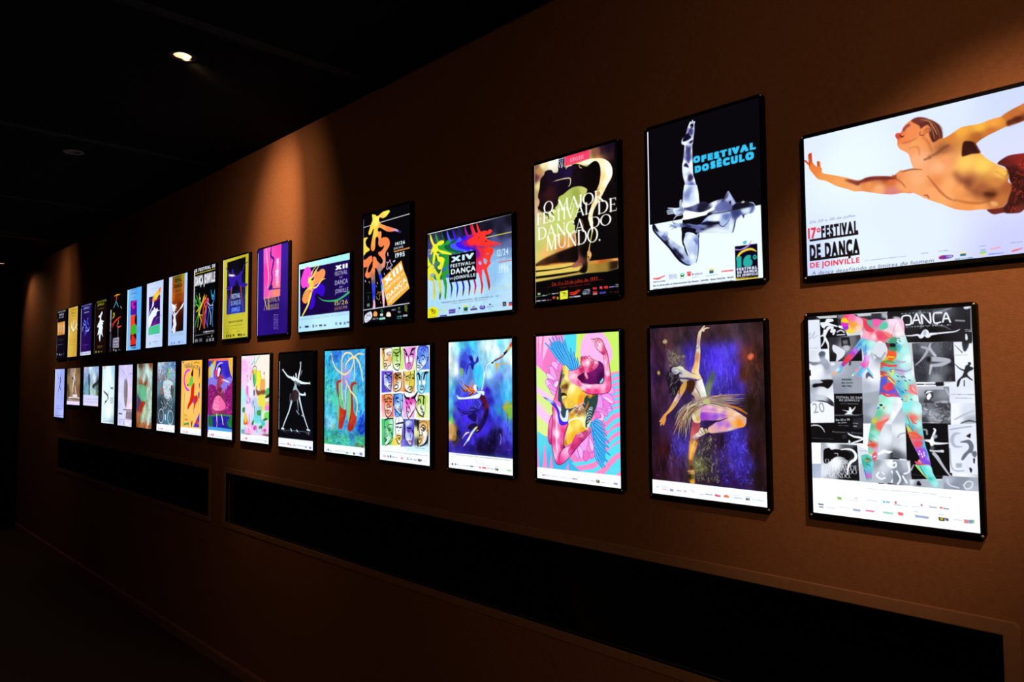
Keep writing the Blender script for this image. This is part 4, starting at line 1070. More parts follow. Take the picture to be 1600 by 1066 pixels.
light_box('U15', (-1.635, -1.292, 1.851, 2.315), 'light box poster of a dark arching dancer under white roman capitals', UP, """
f|17 12 8a5a48 16 94 6a3040 48 54 b88850 87 15 f0e8b0 164 9 fffff0 14 213 b89868 46 160 e8d890 9 330 d8b890 29 310 d0a878 198 351 c8d870 309 297 b0c060 388 284 98a848 271 376 c0d070 121 407 b8c870 445 262 c8c870 213 308 a8b850 343 444 c8d478 12 425 d0c088
q|-10 378 401 447 398 637 11 723|14 419 d0c890 45 509 c8d080 204 473 c0d070 341 507 c8d878 28 597 c0c868 164 586 d0d070 27 670 d8c868 84 659 f0b868 241 639 d88848 317 620 e0a858 384 606 a86030|3.5
q|511 -23 718 -27 707 611 384 563 485 358 556 207 544 95|531 20 7a4a38 592 24 2a1428 659 12 180c1c 689 181 0e080c 558 76 c88848 621 329 0c070a 683 501 0a0608|3.3
q|459 434 774 477 762 775 722 775 490 758 455 685|0b0709|2.3
q|705 -30 757 -33 746 565 695 556|0b0709|1.1
p|511 -12 579 4 592 51 551 69 510 54|8a5a40|7.8|.8
p|297 85 419 72 489 68 558 75 611 89 657 120 682 158 688 197 678 232 648 269 621 307 594 345 560 383 532 421 521 463 524 513 483 506 487 447 498 404 526 366 547 326 561 285 582 245 590 181 577 124 544 95 503 102 447 95 391 77 333 93|489 77 fff8e0 591 92 f8f0c0 670 139 fffbe8 679 195 fffff8 635 256 fffbe0 596 215 f8d888 601 293 f8e8a8 567 308 c89040 540 368 f8e0a0 511 429 fff4d0 524 475 f0d080 391 77 f8d8a0 319 89 f0c878|1.1
p|34 234 50 172 59 115 94 87 102 68 133 62 167 71 182 91 223 92 224 23 228 -5 280 -2 284 70 305 78 348 73 384 73 419 86 475 112 503 102 537 90 567 100 587 132 593 177 586 224 568 264 547 304 526 344 512 390 494 426 483 457 441 500 357 486 386 429 422 363 451 318 479 274 452 249 410 234 360 231 317 242 273 262 228 277 220 321 183 349 145 354 106 376 60 339 37 317 49 272|85 168 140a10 138 231 341418 200 133 1c0c22 253 87 1a1030 311 128 22123a 390 144 140a10 488 165 0c0608 557 125 0a0508 555 234 0c0608 274 205 120a14 486 303 0a0608 443 406 0c0608 84 314 1a0c10|1.1
l|52 326 68 363|13.4 2.79|140a0c|1.1
l|91 344 121 396|13.4 2.79|140a0c|1.1
l|145 348 182 395|13.4 2.79|140a0c|1.1
l|175 330 205 364|13.4 2.79|140a0c|1.1
l|122 367 136 416|13.4 2.79|140a0c|1.1
l|37 311 44 348|13.4 2.79|140a0c|1.1
l|170 156 237 153 325 160 336 184 328 211 314 216|1.12 5.02 6.7 6.7 5.58 2.23|f0d8a0|.6
q|221 -1 280 -4 280 35 224 40|1c1a40
l|232 10 276 9|4.46|e8f0ff|.6
l|235 25 272 22|4.46|a8b8e8|.6
l|231 39 239 66|4.46|f8fcff|.6
l|250 34 259 74|4.46|f8fcff|.6
l|265 32 268 67|3.91|e8f0ff|.6
q|215 -1 232 -2 228 41 215 38|fffef0|1.1
q|287 -8 506 -8 503 64 286 71|f04068
t|FESTIVAL|356|1|106|16.9|fff0f4||0
t|DE DANÇA DE|313|21|170|19.3|d82040|r|0
t|JOINVILLE|334|52|121|26|ffe0e8|r|0
l|297 88 312 77 348 76|4.46 6.7 4.46|f8d8a0|1.1
l|412 90 419 106 433 112|5.58|e0b070|1.1
q|-6 721 383 635 470 647 468 755 723 764 722 808 474 824 9 850|27 716 503018 202 669 20100c 353 671 140a0a 83 719 7a4a20 201 734 d87830 315 751 e89048 426 698 100808 43 751 d8b858 201 763 e8c860 601 760 c05828 703 773 f0a050 532 768 d88838 496 804 b89848 635 803 a87830 702 806 3a2010|1.7
p|11 717 84 689 202 663 301 647 383 635 456 645 461 743 382 750 292 742 170 733 19 733|35 720 503018 163 676 3a2014 240 691 140a0c 390 688 100808 201 728 2a1408|4.6
q|10 738 337 750 432 765 395 815 9 850|e0c860|1.7
l|10 741 162 750 337 753|12.7 10.4 6.95|f0b858|2.3|.9
l|10 771 122 775 239 777 337 773 425 772|13.9 10.4 9.26 8.1 5.79|2a180c|1.7|.95
l|9 817 161 818 291 818 395 815|19.7 19.7 16.2 9.26|0e0808|1.7|.97
l|9 832 161 833 336 831 467 829|17.4 10.4 6.95 3.47|c8b050|2.3|.7
q|475 778 722 781 721 830 634 842 474 835|496 815 a88838 601 810 9a7830 702 806 2c1a10|3.5
q|-7 848 467 834 634 842 728 831 724 1070 -9 1012|8 929 080608 350 902 0a0608 699 991 060406|2.3
p|389 462 487 473 493 542 499 611 491 650 484 689 472 727 475 778 467 823 438 831 395 815 425 795 432 773 389 768 352 764 382 744 397 717 387 618 370 529|429 509 0e0808 455 685 0a0608 374 758 a06050 396 763 7a4030 439 808 0c0808|1.7
p|329 773 359 756 396 755 425 764 425 778 381 784 344 783|9a5a50|1.7|.9
l|429 469 443 511 429 526|5.79|b87038|2.3|.7
l|388 549 383 618|3.47 1.74|c88848|2.3|.7
l|501 475 511 511 518 552 510 590 499 634 491 667 487 689|28.9 25.5 12.7 6.95 5.79 8.1 12.7|501 481 fff4d0 514 534 f8f0c0 510 596 e0d078 491 690 d8b060|1.2
p|476 688 494 687 508 709 504 731 490 752 476 744 473 710|491 701 d8a868 497 719 e8b868 483 740 a86838|1.2
l|475 722 490 729|4.63|5a2010|1.2
t|O|82|366|90|87.5|fffef4|r|-7.9
t|MAIOR|216|375|401|80.1|fffef4|r|0
t|FESTIVAL|21|438|486|79.3|fffef4|r|0
t|DE|564|454|153|86.9|fffef4|r|0
t|DANÇA|29|548|425|86.9|fffef4|r|0
t|DO|500|538|173|73.8|fffef4|r|0
t|MUNDO.|108|634|475|100.2|fffef4|r|0
t|De 11 a 23 de julho de 1997.|159|890|406|23.7|f03820||0
l|117 893 160 893|1.74|f03820
l|160 890 603 891|1.74|f03820
t|Joinville - Santa Catarina - Brasil|233|913|258|9.4|c83020||0
q|231 937 302 933 301 990 232 993|e8e838
l|244 944 275 947 259 957 282 951 289 960|3.47|302818
l|252 974 274 964 286 977|4.63|70a040
l|319 962 364 964 408 942|5.79 10.4 5.79|f03828|.6
l|320 951 357 953 393 938|4.63 6.95 3.47|f03828|.6
g|315|983|96|9.3|f0f0f8|2|1
g|444|946|50|6.9|b8c8e0|860|1
g|433|956|57|6.9|b8c8e0|880|1
g|431|967|56|6.9|b8c8e0|900|1
g|436|974|57|6.9|b8c8e0|912|1
o|515 936 35 15 e83030,515 963 38 10 e84038,515 975 38 10 e8a0a0,607 936 34 17 f03830,570 935 25 16 6040c8,569 971 55 13 4a48c0,163 965 25 17 f05040,200 970 20 19 a8b030,23 927 27 16 b8c888
p|574 938 585 934 595 951 581 950|f04040|.6
g|10|953|53|7.5|406850|62|1
g|71|951|41|7.5|e0e8f8|138|1
g|120|945|35|7.5|3a8060|200|1
g|163|946|56|7.5|c8d0d8|255|1
g|14|985|42|7.5|d0d0e0|68|1
g|68|985|33|7.5|e0e0f0|135|1
g|112|986|39|7.5|8a5080|190|1
g|653|946|39|7.5|a0a0f8|930|1
g|656|979|13|7.5|4a2a20|935|1
g|689|982|30|7.5|903030|985|1
g|700|948|24|7.5|d0d0d8|1000|1
g|703|937|16|7.5|b0b0b8|1005|1
q|0 0 5 0 5 1000 0 1000|b8a890
""", 0.297)

light_box('U16', (-1.182, -0.839, 1.853, 2.32), 'black and white light box poster of a raised leg with turquoise lettering', UP, """
f|08060c
q|2 596 723 598 727 1009 -3 1003|eaf6ff
p|299 27 306 25 310 30 317 19 322 24 324 31 329 29 334 33 330 48 328 85 325 108 321 130 317 157 312 175 312 231 313 288 314 335 321 364 329 394 338 428 346 462 349 500 348 573 234 553 242 480 249 425 258 388 248 349 243 310 243 272 250 245 256 199 260 158 245 148 241 134 248 112 267 96 278 72 285 55|321 36 b8c8e8 294 48 e8f0ff 299 78 6a60a8 320 78 c8d0f0 267 107 20183c 298 125 c8d4f0 250 132 e0eeff 266 150 f0f8ff 308 150 b0b8e0 268 174 e8f4ff 286 192 44447a 307 197 f0faff 280 243 48489a 258 257 e6f6ff 305 276 f0faff 268 306 eaf6ff 314 325 f2fcff 272 354 f0faff 293 353 50508a 323 378 f4fcff 302 402 6a74c0 270 429 f0faff 332 441 f6ffff 270 457 98acd8 311 483 f6ffff|.5
p|301 45 313 39 323 45 320 64 305 65|0a0818|.9|.95
p|270 96 286 86 298 107 308 118 293 129 266 136 251 133 251 118|0c0820|1.8|.97
p|286 65 299 64 320 74 317 101 303 108 293 90|2c2258|2.3|.7
p|297 143 314 139 316 148 302 155 292 150|100c28|1.4|.95
l|278 91 294 67 310 57|3.68|e0e8ff|.9|.8
l|245 135 266 138 298 134 319 123|4.59 6.43 5.51 2.76|f0f6ff|.9|.95
p|268 164 276 162 292 175 303 173 299 228 290 268 282 267 275 223|3a3a70|4.1|.9
p|257 271 269 266 281 281 286 297 268 289 255 282|120e2e|1.8|.95
p|278 355 293 340 314 358 309 375 292 381 281 375|2c2850|3.7|.9
p|287 399 313 390 312 413 298 420|5a62b8|4.1|.9
l|306 25 303 36|2.3|ffffff|.5
l|317 20 316 27|2.76|ffffff|.5
l|331 32 329 38|2.76|ffffff|.5
t|O|316|280|47|42.8|38c0f0|bbbb|0
t|FESTIVAL|370|284|333|42.4|38c0f0|bbbb|0
t|DO|326|339|92|43.6|38c0f0|bbbb|0
t|SÉCULO|427|337|265|46.5|38c0f0|bbbb|0
q|254 395 338 412 346 453 349 490 350 547 395 606 239 601 239 518 244 458|251 410 eaf6ff 278 458 7080b8 298 468 d0e4ff 338 463 f4fcff 263 523 f0faff 343 537 f4ffff 282 581 f4ffff
p|268 438 282 416 306 412 298 444 284 484 271 494|8090c8|8.4|.7
q|239 601 390 599 361 648 343 699 327 691 339 735 343 700 266 679 231 701 232 652|0a0810
p|236 641 232 683 230 713 234 745 244 764 250 790 260 815 270 823 266 804 251 759 243 731 259 705 254 686 280 681 313 695 343 724 345 695 330 680 327 655|0c0a16|.6
p|27 598 37 594 51 608 62 629 91 649 123 653 137 669 135 687 154 706 182 728 209 750 230 762 247 783 267 822 274 805 257 766 243 731 253 699 263 683 286 684 320 708 343 700 339 789 334 831 323 866 275 879 248 869 214 843 180 805 146 757 97 707 47 655 29 630|40 610 1a1830 47 643 8090c0 90 662 c8d8f4 126 667 9aaad8 104 689 6a78b0 154 715 d0e0f8 125 723 1c1a38 188 751 b8c8ec 174 786 1c1a3c 229 787 c8daf6 208 821 242448 256 827 a8b8e0 262 864 8090c8 297 832 e8f6ff 324 806 a8bce4 312 750 c8daf6 279 708 e8f4ff 259 693 b8c8f0 332 746 7080c0 310 858 d0e4ff 251 741 d8e8fc|.6
l|30 608 40 641 97 704 146 756 184 805 218 844 255 871 282 878|8.41 9.61 10.8 13.2 15.6 14.4 8.41 4.8|0c0a1c|1.8|.95
p|33 596 55 618 69 640 54 644 36 622|100c20|2.4|.85
l|340 705 341 778 334 831 323 867|3.6 4.8 4.8 3.6|1a1838|1.8|.9
p|174 755 202 783 236 818 242 837 208 815 181 780|14122e|4.2|.8
l|94 662 116 656 133 674|4.8 7.21 3.6|f0f8ff|2.4|.8
p|90 674 119 685 133 684 119 697|3a4080|3.6|.7
l|316 732 329 752|12|5a68b8|4.8|.7
p|252 536 276 534 317 529 357 520 390 521 409 536 436 530 474 524 512 521 532 486 547 503 562 535 577 558 610 562 629 559 652 569 676 574 690 593 690 613 678 634 651 635 630 640 623 655 614 643 609 633 587 647 574 677 567 710 557 726 520 726 470 714 406 704 327 691 328 673 287 652 246 637 274 630 328 646 354 643 381 616 398 598 440 596 346 577 282 554|248 545 6a70a0 283 548 3a3a60 317 538 9aa8d0 383 532 2a2848 356 563 20203c 409 573 3a3a58 448 544 f0faff 473 560 8088b8 499 535 50547c 532 495 9098c8 544 526 c8d4f4 561 558 7078a8 485 586 9aa4d4 530 570 5a6090 573 578 16142a 634 577 1a1830 670 578 6a78a8 681 609 a8bce8 645 614 d0e0f8 621 638 7078b0 572 613 3a4070 535 630 c8daf6 485 627 e8f4ff 446 632 c8dcf8 381 640 7a88c0 420 658 1a1836 522 662 b8ccf0 558 692 d0e2fa 571 659 8090c8|.6
p|245 532 296 532 357 520 390 524 399 544 356 554 346 575 303 557 248 548|40406c|3|.7
p|357 523 400 526 409 549 382 568 343 574 340 545|18162c|4.2|.85
p|240 552 356 577 409 570 441 555 493 525 470 560 441 578 408 586 382 598 239 601|f6ffff|.6
p|448 565 487 533 512 535 536 566 555 575 548 594 504 595 466 590|5a60a0|5.4|.85
p|512 523 533 488 549 510 577 561 555 569 540 543 518 539|b0bce8|2.4|.9
p|512 520 532 490 530 518 506 534 480 532|262440|4.2|.85
p|538 545 549 545 550 565 543 561|0a0818|1.8|.9
p|467 547 493 534 486 580 467 580|7078b0|4.8|.6
p|558 584 574 566 610 564 658 570 685 589 687 598 609 599 560 599|14121f|2.4|.97
l|658 573 679 580 690 599 675 619|1.8 3 3 1.8|d8e8ff|1.2|.9
p|612 561 626 559 630 568 615 569|c8c8b0|1.2|.9
p|658 582 676 585 687 607 669 632 657 633 669 607|38406a|3.6|.7
l|440 596 498 601 560 598 609 596|3 4.2 3.6 2.4|0c0a1c|1.2|.9
q|390 599 441 595 408 608 388 618 364 638 354 647 344 646|0c0a14
p|408 608 447 606 498 612 541 616 535 641 509 672 493 680 471 661 407 638 374 634|414 621 d8e8fc 459 623 eef8ff 522 628 6a78b8 503 665 a8bce8 394 633 a0b4e0|1.8
p|354 644 394 636 439 644 474 650 472 665 420 661 374 654|100e26|2.4|.95
l|474 650 477 670 499 682 521 669 541 642 547 620|3 4.8 4.8 4.2 3 2.4|14122c|1.8|.9
p|548 608 573 604 609 613 609 633 584 649 559 651|343c74|4.8|.8
l|574 654 567 687 557 723|3 8.41 4.8|1a1838|3|.85
p|544 654 562 652 552 708 533 711|f0f8ff|6|.7
p|267 636 328 650 380 675 412 692 380 695 340 675 280 651|50589c|4.2|.75
p|354 671 393 680 406 694 373 692|1c1a3c|3.6|.8
p|609 605 639 607 657 619 639 629 621 627|dcecff|4.2|.8
p|615 634 627 639 623 656|303868|1.8|.8
p|439 676 483 689 539 712 545 733 482 721 353 697|eaf6ff|6|.9
l|225 525 223 500 225 484 232 481|8.41 6.61 4.8|c8d8f4|.6
l|234 527 233 505 230 486|8.41 6.61 4.8|c8d8f4|.6
l|179 523 158 518 140 514|8.41 6.61 4.8|c8d8f4|.6
l|186 532 158 529 133 529|8.41 6.61 4.8|c8d8f4|.6
l|187 539 165 541 133 538|8.41 6.61 4.8|c8d8f4|.6
l|193 549 171 551 136 549|8.41 6.61 4.8|c8d8f4|.6
l|203 561 192 572 176 588|8.41 6.61 4.8|c8d8f4|.6
p|179 523 207 524 232 520 252 542 245 562 220 567 192 566 179 546|193 535 e0ecff 235 536 9098b8 206 556 b8c8e8|1.2
l|193 541 228 541 248 542|3.6 7.21 8.41|5a6088|2.4|.6
p|165 571 178 563 199 567 238 564 239 592 199 595 178 594|08060c|1.2
l|237 570 199 571 178 588|3 4.8 3|e8f4ff|.6
l|198 622 174 607 167 596|9.61 6.61 3.6|9aa8d4|.6
l|191 629 163 620 149 616|9.61 6.61 3.6|9aa8d4|.6
l|191 634 163 630 150 632|9.61 6.61 3.6|9aa8d4|.6
l|198 640 177 641 162 647|9.61 6.61 3.6|9aa8d4|.6
l|198 627 174 612|2.4|1a1836|.6|.8
l|192 633 159 625 150 626|2.4|1a1836|.6|.8
l|198 638 177 638|2.4|1a1836|.6|.8
p|184 623 212 618 243 625 267 638 246 645 212 642|198 629 b0c0e4 246 633 5a6498|1.2
l|243 633 267 638 294 651|7.21 9.61 4.8|14122c|2.4|.8
q|566 806 698 808 700 997 568 994|0c0620
p|566 820 598 826 628 817 653 801 665 782 658 807 634 824 604 831 573 828|b090e8|.6
p|614 792 626 782 638 787 635 798 623 802|58b8c8|.6
p|578 891 577 868 597 842 634 828 670 830 694 852 663 840 634 841 606 851 588 869|f0d040|.6
t|16|576|928|91|66|28a8a0|bbbb|0
p|670 879 682 867 693 877 691 891 677 893|28a8a0
p|677 880 683 875 686 880 682 884|0c0620
t|FESTIVAL|575|946|120|17.2|e8ecff|bbb|0
t|DE DANÇA|577|963|118|16|e8ecff|bbb|0
t|DE JOINVILLE|576|980|121|14.9|e8ecff|bbb|0
q|568 985 699 989 698 999 568 996|e0c020
g|577|990|118|4.8|3a3010|4|1
l|30 932 63 934 110 921|8.41 13.2 4.8|e04858|.6
l|29 940 63 944 108 927|3.6 4.8 2.4|ffffff|0|.8
l|30 936 56 931 100 926|1.8 2.4 1.8|ffffff|0|.8
g|28|953|82|4.8|20202c|11|1
g|139|921|53|4.8|7a80b0|875|.8
g|139|929|53|4.8|7a80b0|888|.8
g|139|936|53|4.8|7a80b0|900|.8
g|139|944|53|4.8|7a80b0|912|.8
l|217 927 229 920 243 928|5.41|58b8d8|.6
q|215 930 243 929 243 941 216 942|50c840
q|217 932 240 932 237 939 219 939|204018
g|215|950|28|4.2|8088a0|3|1
q|261 916 288 916 287 941 262 942|e02838
l|266 938 267 927 276 922 284 927 284 937|3|ffe0e0
t|Bradesco|293|940|71|14.5|484a70||0
g|295|952|39|4.2|a0a4c0|6|1
q|405 916 433 916 433 924 404 924|f0d050
q|406 925 433 925 432 941 407 941|28666a
g|384|953|77|3.6|8088a8|8|1
q|481 934 555 935 554 943 481 942|e03848
g|485|938|67|3|ffc8c8|5|1
t|De 11 a 25 de julho no Centroeventos Cau Hansen - Joinville - Santa Catarina - Brasil|27|981|526|10.1|282838|b|0
g|27|997|528|6|484858|21|.85
q|0 12 8 12 8 1000 0 1000|f4f4ff
""", 0.362)

light_box('U17', (-0.726, -0.259, 1.845, 2.1835), 'wide white light box poster of a bare chested dancer flying with arms spread', UP, """
f|1 16 dfe9fb 3 719 c9d8ff 614 -55 dce8fb 957 8 cdd8fb 943 392 d8dcff 931 720 c9ccff 229 190 e6f4ff 505 563 e0ecff 265 674 e2f0ff
p|23 90 32 84 40 88 41 118 45 139 64 162 68 138 77 137 83 145 84 168 90 179 93 202 137 221 202 247 265 276 302 270 339 271 387 280 423 287 447 274 467 269 503 312 512 383 464 378 420 376 373 365 325 349 282 334 245 328 213 310 162 285 110 248 70 230 44 196 25 165 22 149 2 122 0 115 10 118 22 132 27 122|26 94 c8461c 51 176 e8813c 111 224 ee9a50 175 264 f0a05a 251 313 f3a468 314 306 ec9252 361 341 f7aa72 416 307 d8703a 414 371 dc7878 465 336 f0a060 314 279 a04a28 399 290 9a4626
p|201 260 227 265 258 278 283 278 315 271 363 277 422 292 434 304 387 298 326 288 283 291 264 302 245 291 220 275|6a2226|3.8|.85
p|423 288 437 286 458 274 467 273 467 285 446 292 432 303|8a3a1c|3.1|.7
l|23 92 24 121 29 150|5.04|b03418|1.9|.7
l|69 140 72 160|7.55|9a2c14|1.9|.8
p|385 339 421 337 444 351 432 371 402 369|c88a80|8.8|.3
p|440 285 443 278 453 273 480 268 512 271 505 238 497 199 482 182 459 163 449 141 450 119 441 95 447 84 466 84 480 58 508 38 541 31 587 52 626 85 639 125 641 154 663 150 692 135 720 123 757 124 789 125 832 117 873 113 909 95 944 83 994 64 1089 38 1086 132 991 148 952 154 922 160 891 163 855 174 813 188 781 205 769 221 785 256 815 294 850 327 880 352 889 378 885 408 902 436 880 492 859 516 828 520 776 512 733 509 690 497 658 481 625 459 597 444 558 420 523 394 494 379 470 373 447 333|449 97 d2502e 473 110 f0824a 509 92 f08a52 465 162 f09a60 525 162 f2a060 540 232 f8b080 584 137 f09050 471 351 f3a064 417 327 e07a48 532 323 f6ac74 620 283 fab07c 649 257 f29a60 669 158 d88038 714 137 f0a840 789 137 f6b440 841 132 f0a040 919 104 b45a28 953 101 a8522a 777 185 b06028 830 173 c87030 645 204 a8623a 730 288 ffc860 793 314 ffcc5a 859 366 fcc058 738 378 b0643c 779 424 a45a34 820 451 8a4424 705 397 f49c58 661 375 fba868 637 435 f8a868 724 477 f09850 776 505 f4a058 855 488 c27038 882 432 a85a30 581 399 f6a468 606 351 e88c50 842 399 d08040
p|873 113 909 95 944 83 994 64 1089 38 1086 132 991 148 952 154 922 160 891 163 887 138|883 125 c87030 923 117 c06a30 949 94 d07a38 942 147 6a2a18 988 81 c87a40|2.6|.9
p|889 140 905 137 923 128 942 136 937 150 912 156 891 162|4a1a12|3.9|.85
p|530 56 514 38 544 31 587 51 618 77 637 108 641 151 627 155 602 166 590 139 585 111 590 94 582 78 566 80 552 88 547 73|5e2a22|2
p|530 56 514 38 544 31 581 48 569 64|7a3430|2.6|.8
l|552 44 587 62 606 97 619 133|1.97 4.6 5.26 2.63|c88a58|1.3|.8
l|570 42 604 73 622 114 631 149|1.97 3.29 3.29 1.97|a8664a|1.3|.8
l|592 73 602 115 608 150|2.63 3.95 2.63|b87a54|1.3|.7
l|593 133 604 156|3.95|2a1010|1.3|.8
l|626 82 640 105 645 121|1.32 1.97 0.658|8a4a40|1.3|.6
p|566 93 579 86 591 94 592 110 577 114 568 127 556 119 560 105|d87848|2
l|570 102 581 93 588 101 580 111 572 110|2.63|7a2e18|1.3|.8
l|549 102 548 117 562 122|3.29|4a1812|1.3|.8
p|474 77 485 60 503 51 508 62 492 69 480 84|7a3a48|2.6|.85
l|461 96 470 106 479 104|5.26 7.89 3.29|3c1414|2|.9
l|451 104 463 110|3.29|5a1e18|1.3|.6
p|441 94 448 84 462 87 460 98 451 104|d84848|2.6|.7
l|472 138 502 137 532 128|5.26 7.89 3.95|a8502c|3.9|.6
l|561 131 583 163 594 205|6.58 11.8 5.26|b8623a|5.3|.6
l|501 170 536 172 542 213|5.26 9.21 3.95|c46a40|4.6|.55
l|581 228 610 222 639 203 662 195|6.58 15.8 6.58|5e3020|6.6|.55
l|564 238 587 235|10.5|7a3c22|3.9|.6
l|467 276 504 272 550 283|5.26 7.89 2.63|6a2c1c|2.6|.65
l|424 284 436 300 460 325 477 352|6.58 7.89 3.95|9a4424|3.9|.6
l|573 318 600 363 627 407 654 438 681 456|2.63 7.89 9.21 7.89 3.29|a04e2c|3.9|.65
p|677 321 691 324 706 346 728 363 749 368 748 405 721 394 695 369 682 344|6a3020|9.2|.6
p|789 437 815 441 840 453 825 463 799 456|3a1810|5.3|.8
l|681 450 724 470 777 483 808 479|3.95 10.5 10.5 3.95|9a4c28|5.3|.55
l|726 401 768 434 789 445|13.2 19.7 13.2|8a4828|9.2|.45
l|556 406 568 409 576 423|3.95 6.58 3.29|7a3018|2.6|.7
l|844 356 869 380 883 395|6.58|b06a2c|5.3|.4
p|721 197 739 192 765 206 779 236 784 257 753 255 726 258 714 252|2e0e0a|2|.97
l|765 211 785 255|3.95|8a2020|2.6|.7
p|816 484 837 488 844 504 823 507|f0b070|3.3|.8
p|848 320 871 301 897 293 946 296 1000 303 989 596 947 541 920 551 878 547 863 541 827 542 807 526 805 517 853 518 874 504 883 481 897 435 889 397 887 372 875 341|866 312 5a1a1a 897 300 7a2020 941 310 8e1e1c 914 365 3a1012 940 346 a02a20 903 387 2a0a0c 932 417 2a0c0c 911 456 4a1614 940 473 2a0a0a 843 532 6a2420 894 519 3a1210 918 542 6a2820 982 392 701818|1.3
d|860 323 941 298 933 538 858 534 896 471 891 385|60|26.3|5.9|60|40|b03028 2a0808 7a1c18 3a0e0e c04030|.55|5
t|De 20 a 30 de julho.|19|455|231|13.9|8088a8||0|1|.25
t|17|9|535|42|60.4|e03040|b|0
t|o|55|508|19|35.8|e03040|b|3.8
t|FESTIVAL|77|540|180|67.2|140c10|bb|0
q|16 538 78 537 258 537 258 548 17 549|140c10
t|DE DANÇA|15|644|246|81.7|140c10|bb|0
q|15 638 261 638 261 649 14 652|140c10
t|DE JOINVILLE|15|688|245|29|e03848|b|0
t|A dança desafiando os limites do homem|21|725|564|19.3|566078||0|1|.25
g|285|682|183|3.8|8890b0|3|.8
p|606 707 615 699 636 699 662 702 663 710 651 715 625 717 610 714|615 707 a02878 631 708 70308a 651 707 4a3ab0|.9
t|TIM|637|712|22|10|e8e8ff|b|0
q|693 689 715 691 715 699 692 698|e8e6a8|1.2
q|693 701 715 701 715 711 692 711|2a5a60|1.2
g|673|723|66|4.9|3a7a80|5|.8
q|771 690 791 692 791 699 771 698|a8b0c8|1.5
q|769 702 792 702 792 709 769 709|6ad07a|1.5
q|769 709 791 710 788 717 771 717|e0e060|1.5
l|811 694 827 693 844 691|7.93|f0a0b0|1.5|.8
g|803|717|53|6.7|5078e0|7|.9
l|888 714 904 711 925 705|5.49 7.32 3.05|e06070|1.2
l|890 710 904 707 918 706|1.83 2.44 1.22|f0a0a8|.9
g|607|678|39|4.3|8088b0|265|.7
g|770|677|22|4.3|8088b0|910|.7
g|885|678|41|4.3|8088b0|1395|.7
g|536|678|27|4.3|8088b0|0|.7
""", 0.46)

light_box('L1', (-7.903, -7.564, 1.271, 1.719), 'pale lilac light box poster of one dark standing dancer, far end of the lower row', LOW, """
f|41 27 b0bcf8 684 36 98a8f4 108 679 a8b4f8 664 669 a0acf8 81 982 98a8f4 692 962 b8c0fc
l|128 36 223 135 317 226|5.97 10.5 13.4|281c28|1.5|.95
l|444 100 439 167 410 211|11.9 17.9 20.9|281c28|1.5|.95
l|407 182 405 271 386 361|29.9 44.8 26.9|281c28|1.5|.95
l|358 361 308 421 260 496 259 601|23.9 20.9 10.5 5.97|281c28|1.5|.95
l|388 376 477 435 517 509 515 598|26.9 20.9 10.5 5.97|281c28|1.5|.95
l|482 212 462 286|11.9|281c28|1.5|.95
l|427 211 433 271|17.9|a83828|3|.85
l|421 316 425 361|11.9|906050|3|.7
l|225 602 299 604|5.97|281c28
l|493 601 548 603|5.97|281c28
l|211 293 297 304|4.48|6a6888|1.5
g|134|656|419|10.5|a0a4e0|585|1
g|116|762|529|10.5|7878b8|655|1
g|150|814|408|10.5|505088|690|1
g|238|845|279|10.5|9094d0|712|1
g|125|965|57|14.9|606498|108|1
g|222|962|57|14.9|606498|125|1
g|334|959|56|14.9|606498|145|1
g|445|955|55|14.9|606498|165|1
g|555|951|55|14.9|606498|185|1
g|626|949|54|14.9|606498|198|1
q|0 0 40 0 30 1000 0 1000|e8f0ff
""", 0.104)

light_box('L2', (-7.467, -7.046, 1.396, 1.72), 'short wide brown light box poster with a white draped dancer', LOW, """
f|101 28 604848 934 25 705038 65 232 887050 336 89 a08868 901 235 907048 974 445 6a4828 152 523 604838 312 406 a88c58 874 516 886040 25 407 483830 463 234 907858 220 623 988878 937 613 786050
d|11 -2 959 4 989 598 17 612|50|71.4|14.3|75|25|b09868 584030 806040 c8b080 403020|.4|3
l|581 20 571 91 539 162|17.1 37.1 37.1|f0e8f8|4.3|.95
l|449 90 429 176|20 25.7|f0e8f8|4.3|.95
l|539 162 495 277 449 377 443 477|48.6 51.4 40 20|f0e8f8|4.3|.95
l|569 177 602 234 634 277|28.6 14.3|f0e8f8|4.3|.95
l|630 348 649 433 712 517|14.3 31.4 28.6|f0e8f8|4.3|.95
l|466 541 769 545|37.1 42.8|f0e8f8|4.3|.95
l|102 589 553 576 988 591|14.3 22.9 17.1|f0e8f8|4.3|.95
l|375 190 473 219|37.1|282018|5.7|.8
l|621 263 595 334|20|383020|4.3|.8
l|740 249 635 291|11.4|383020|2.9|.7
q|-8 656 1021 653 1023 726 -12 729|e8d8fc
g|398|704|112|11.4|a098e8|3|1
l|48 633 992 633|11.4|b8a8a8|2.9|.8
""", 0.115)

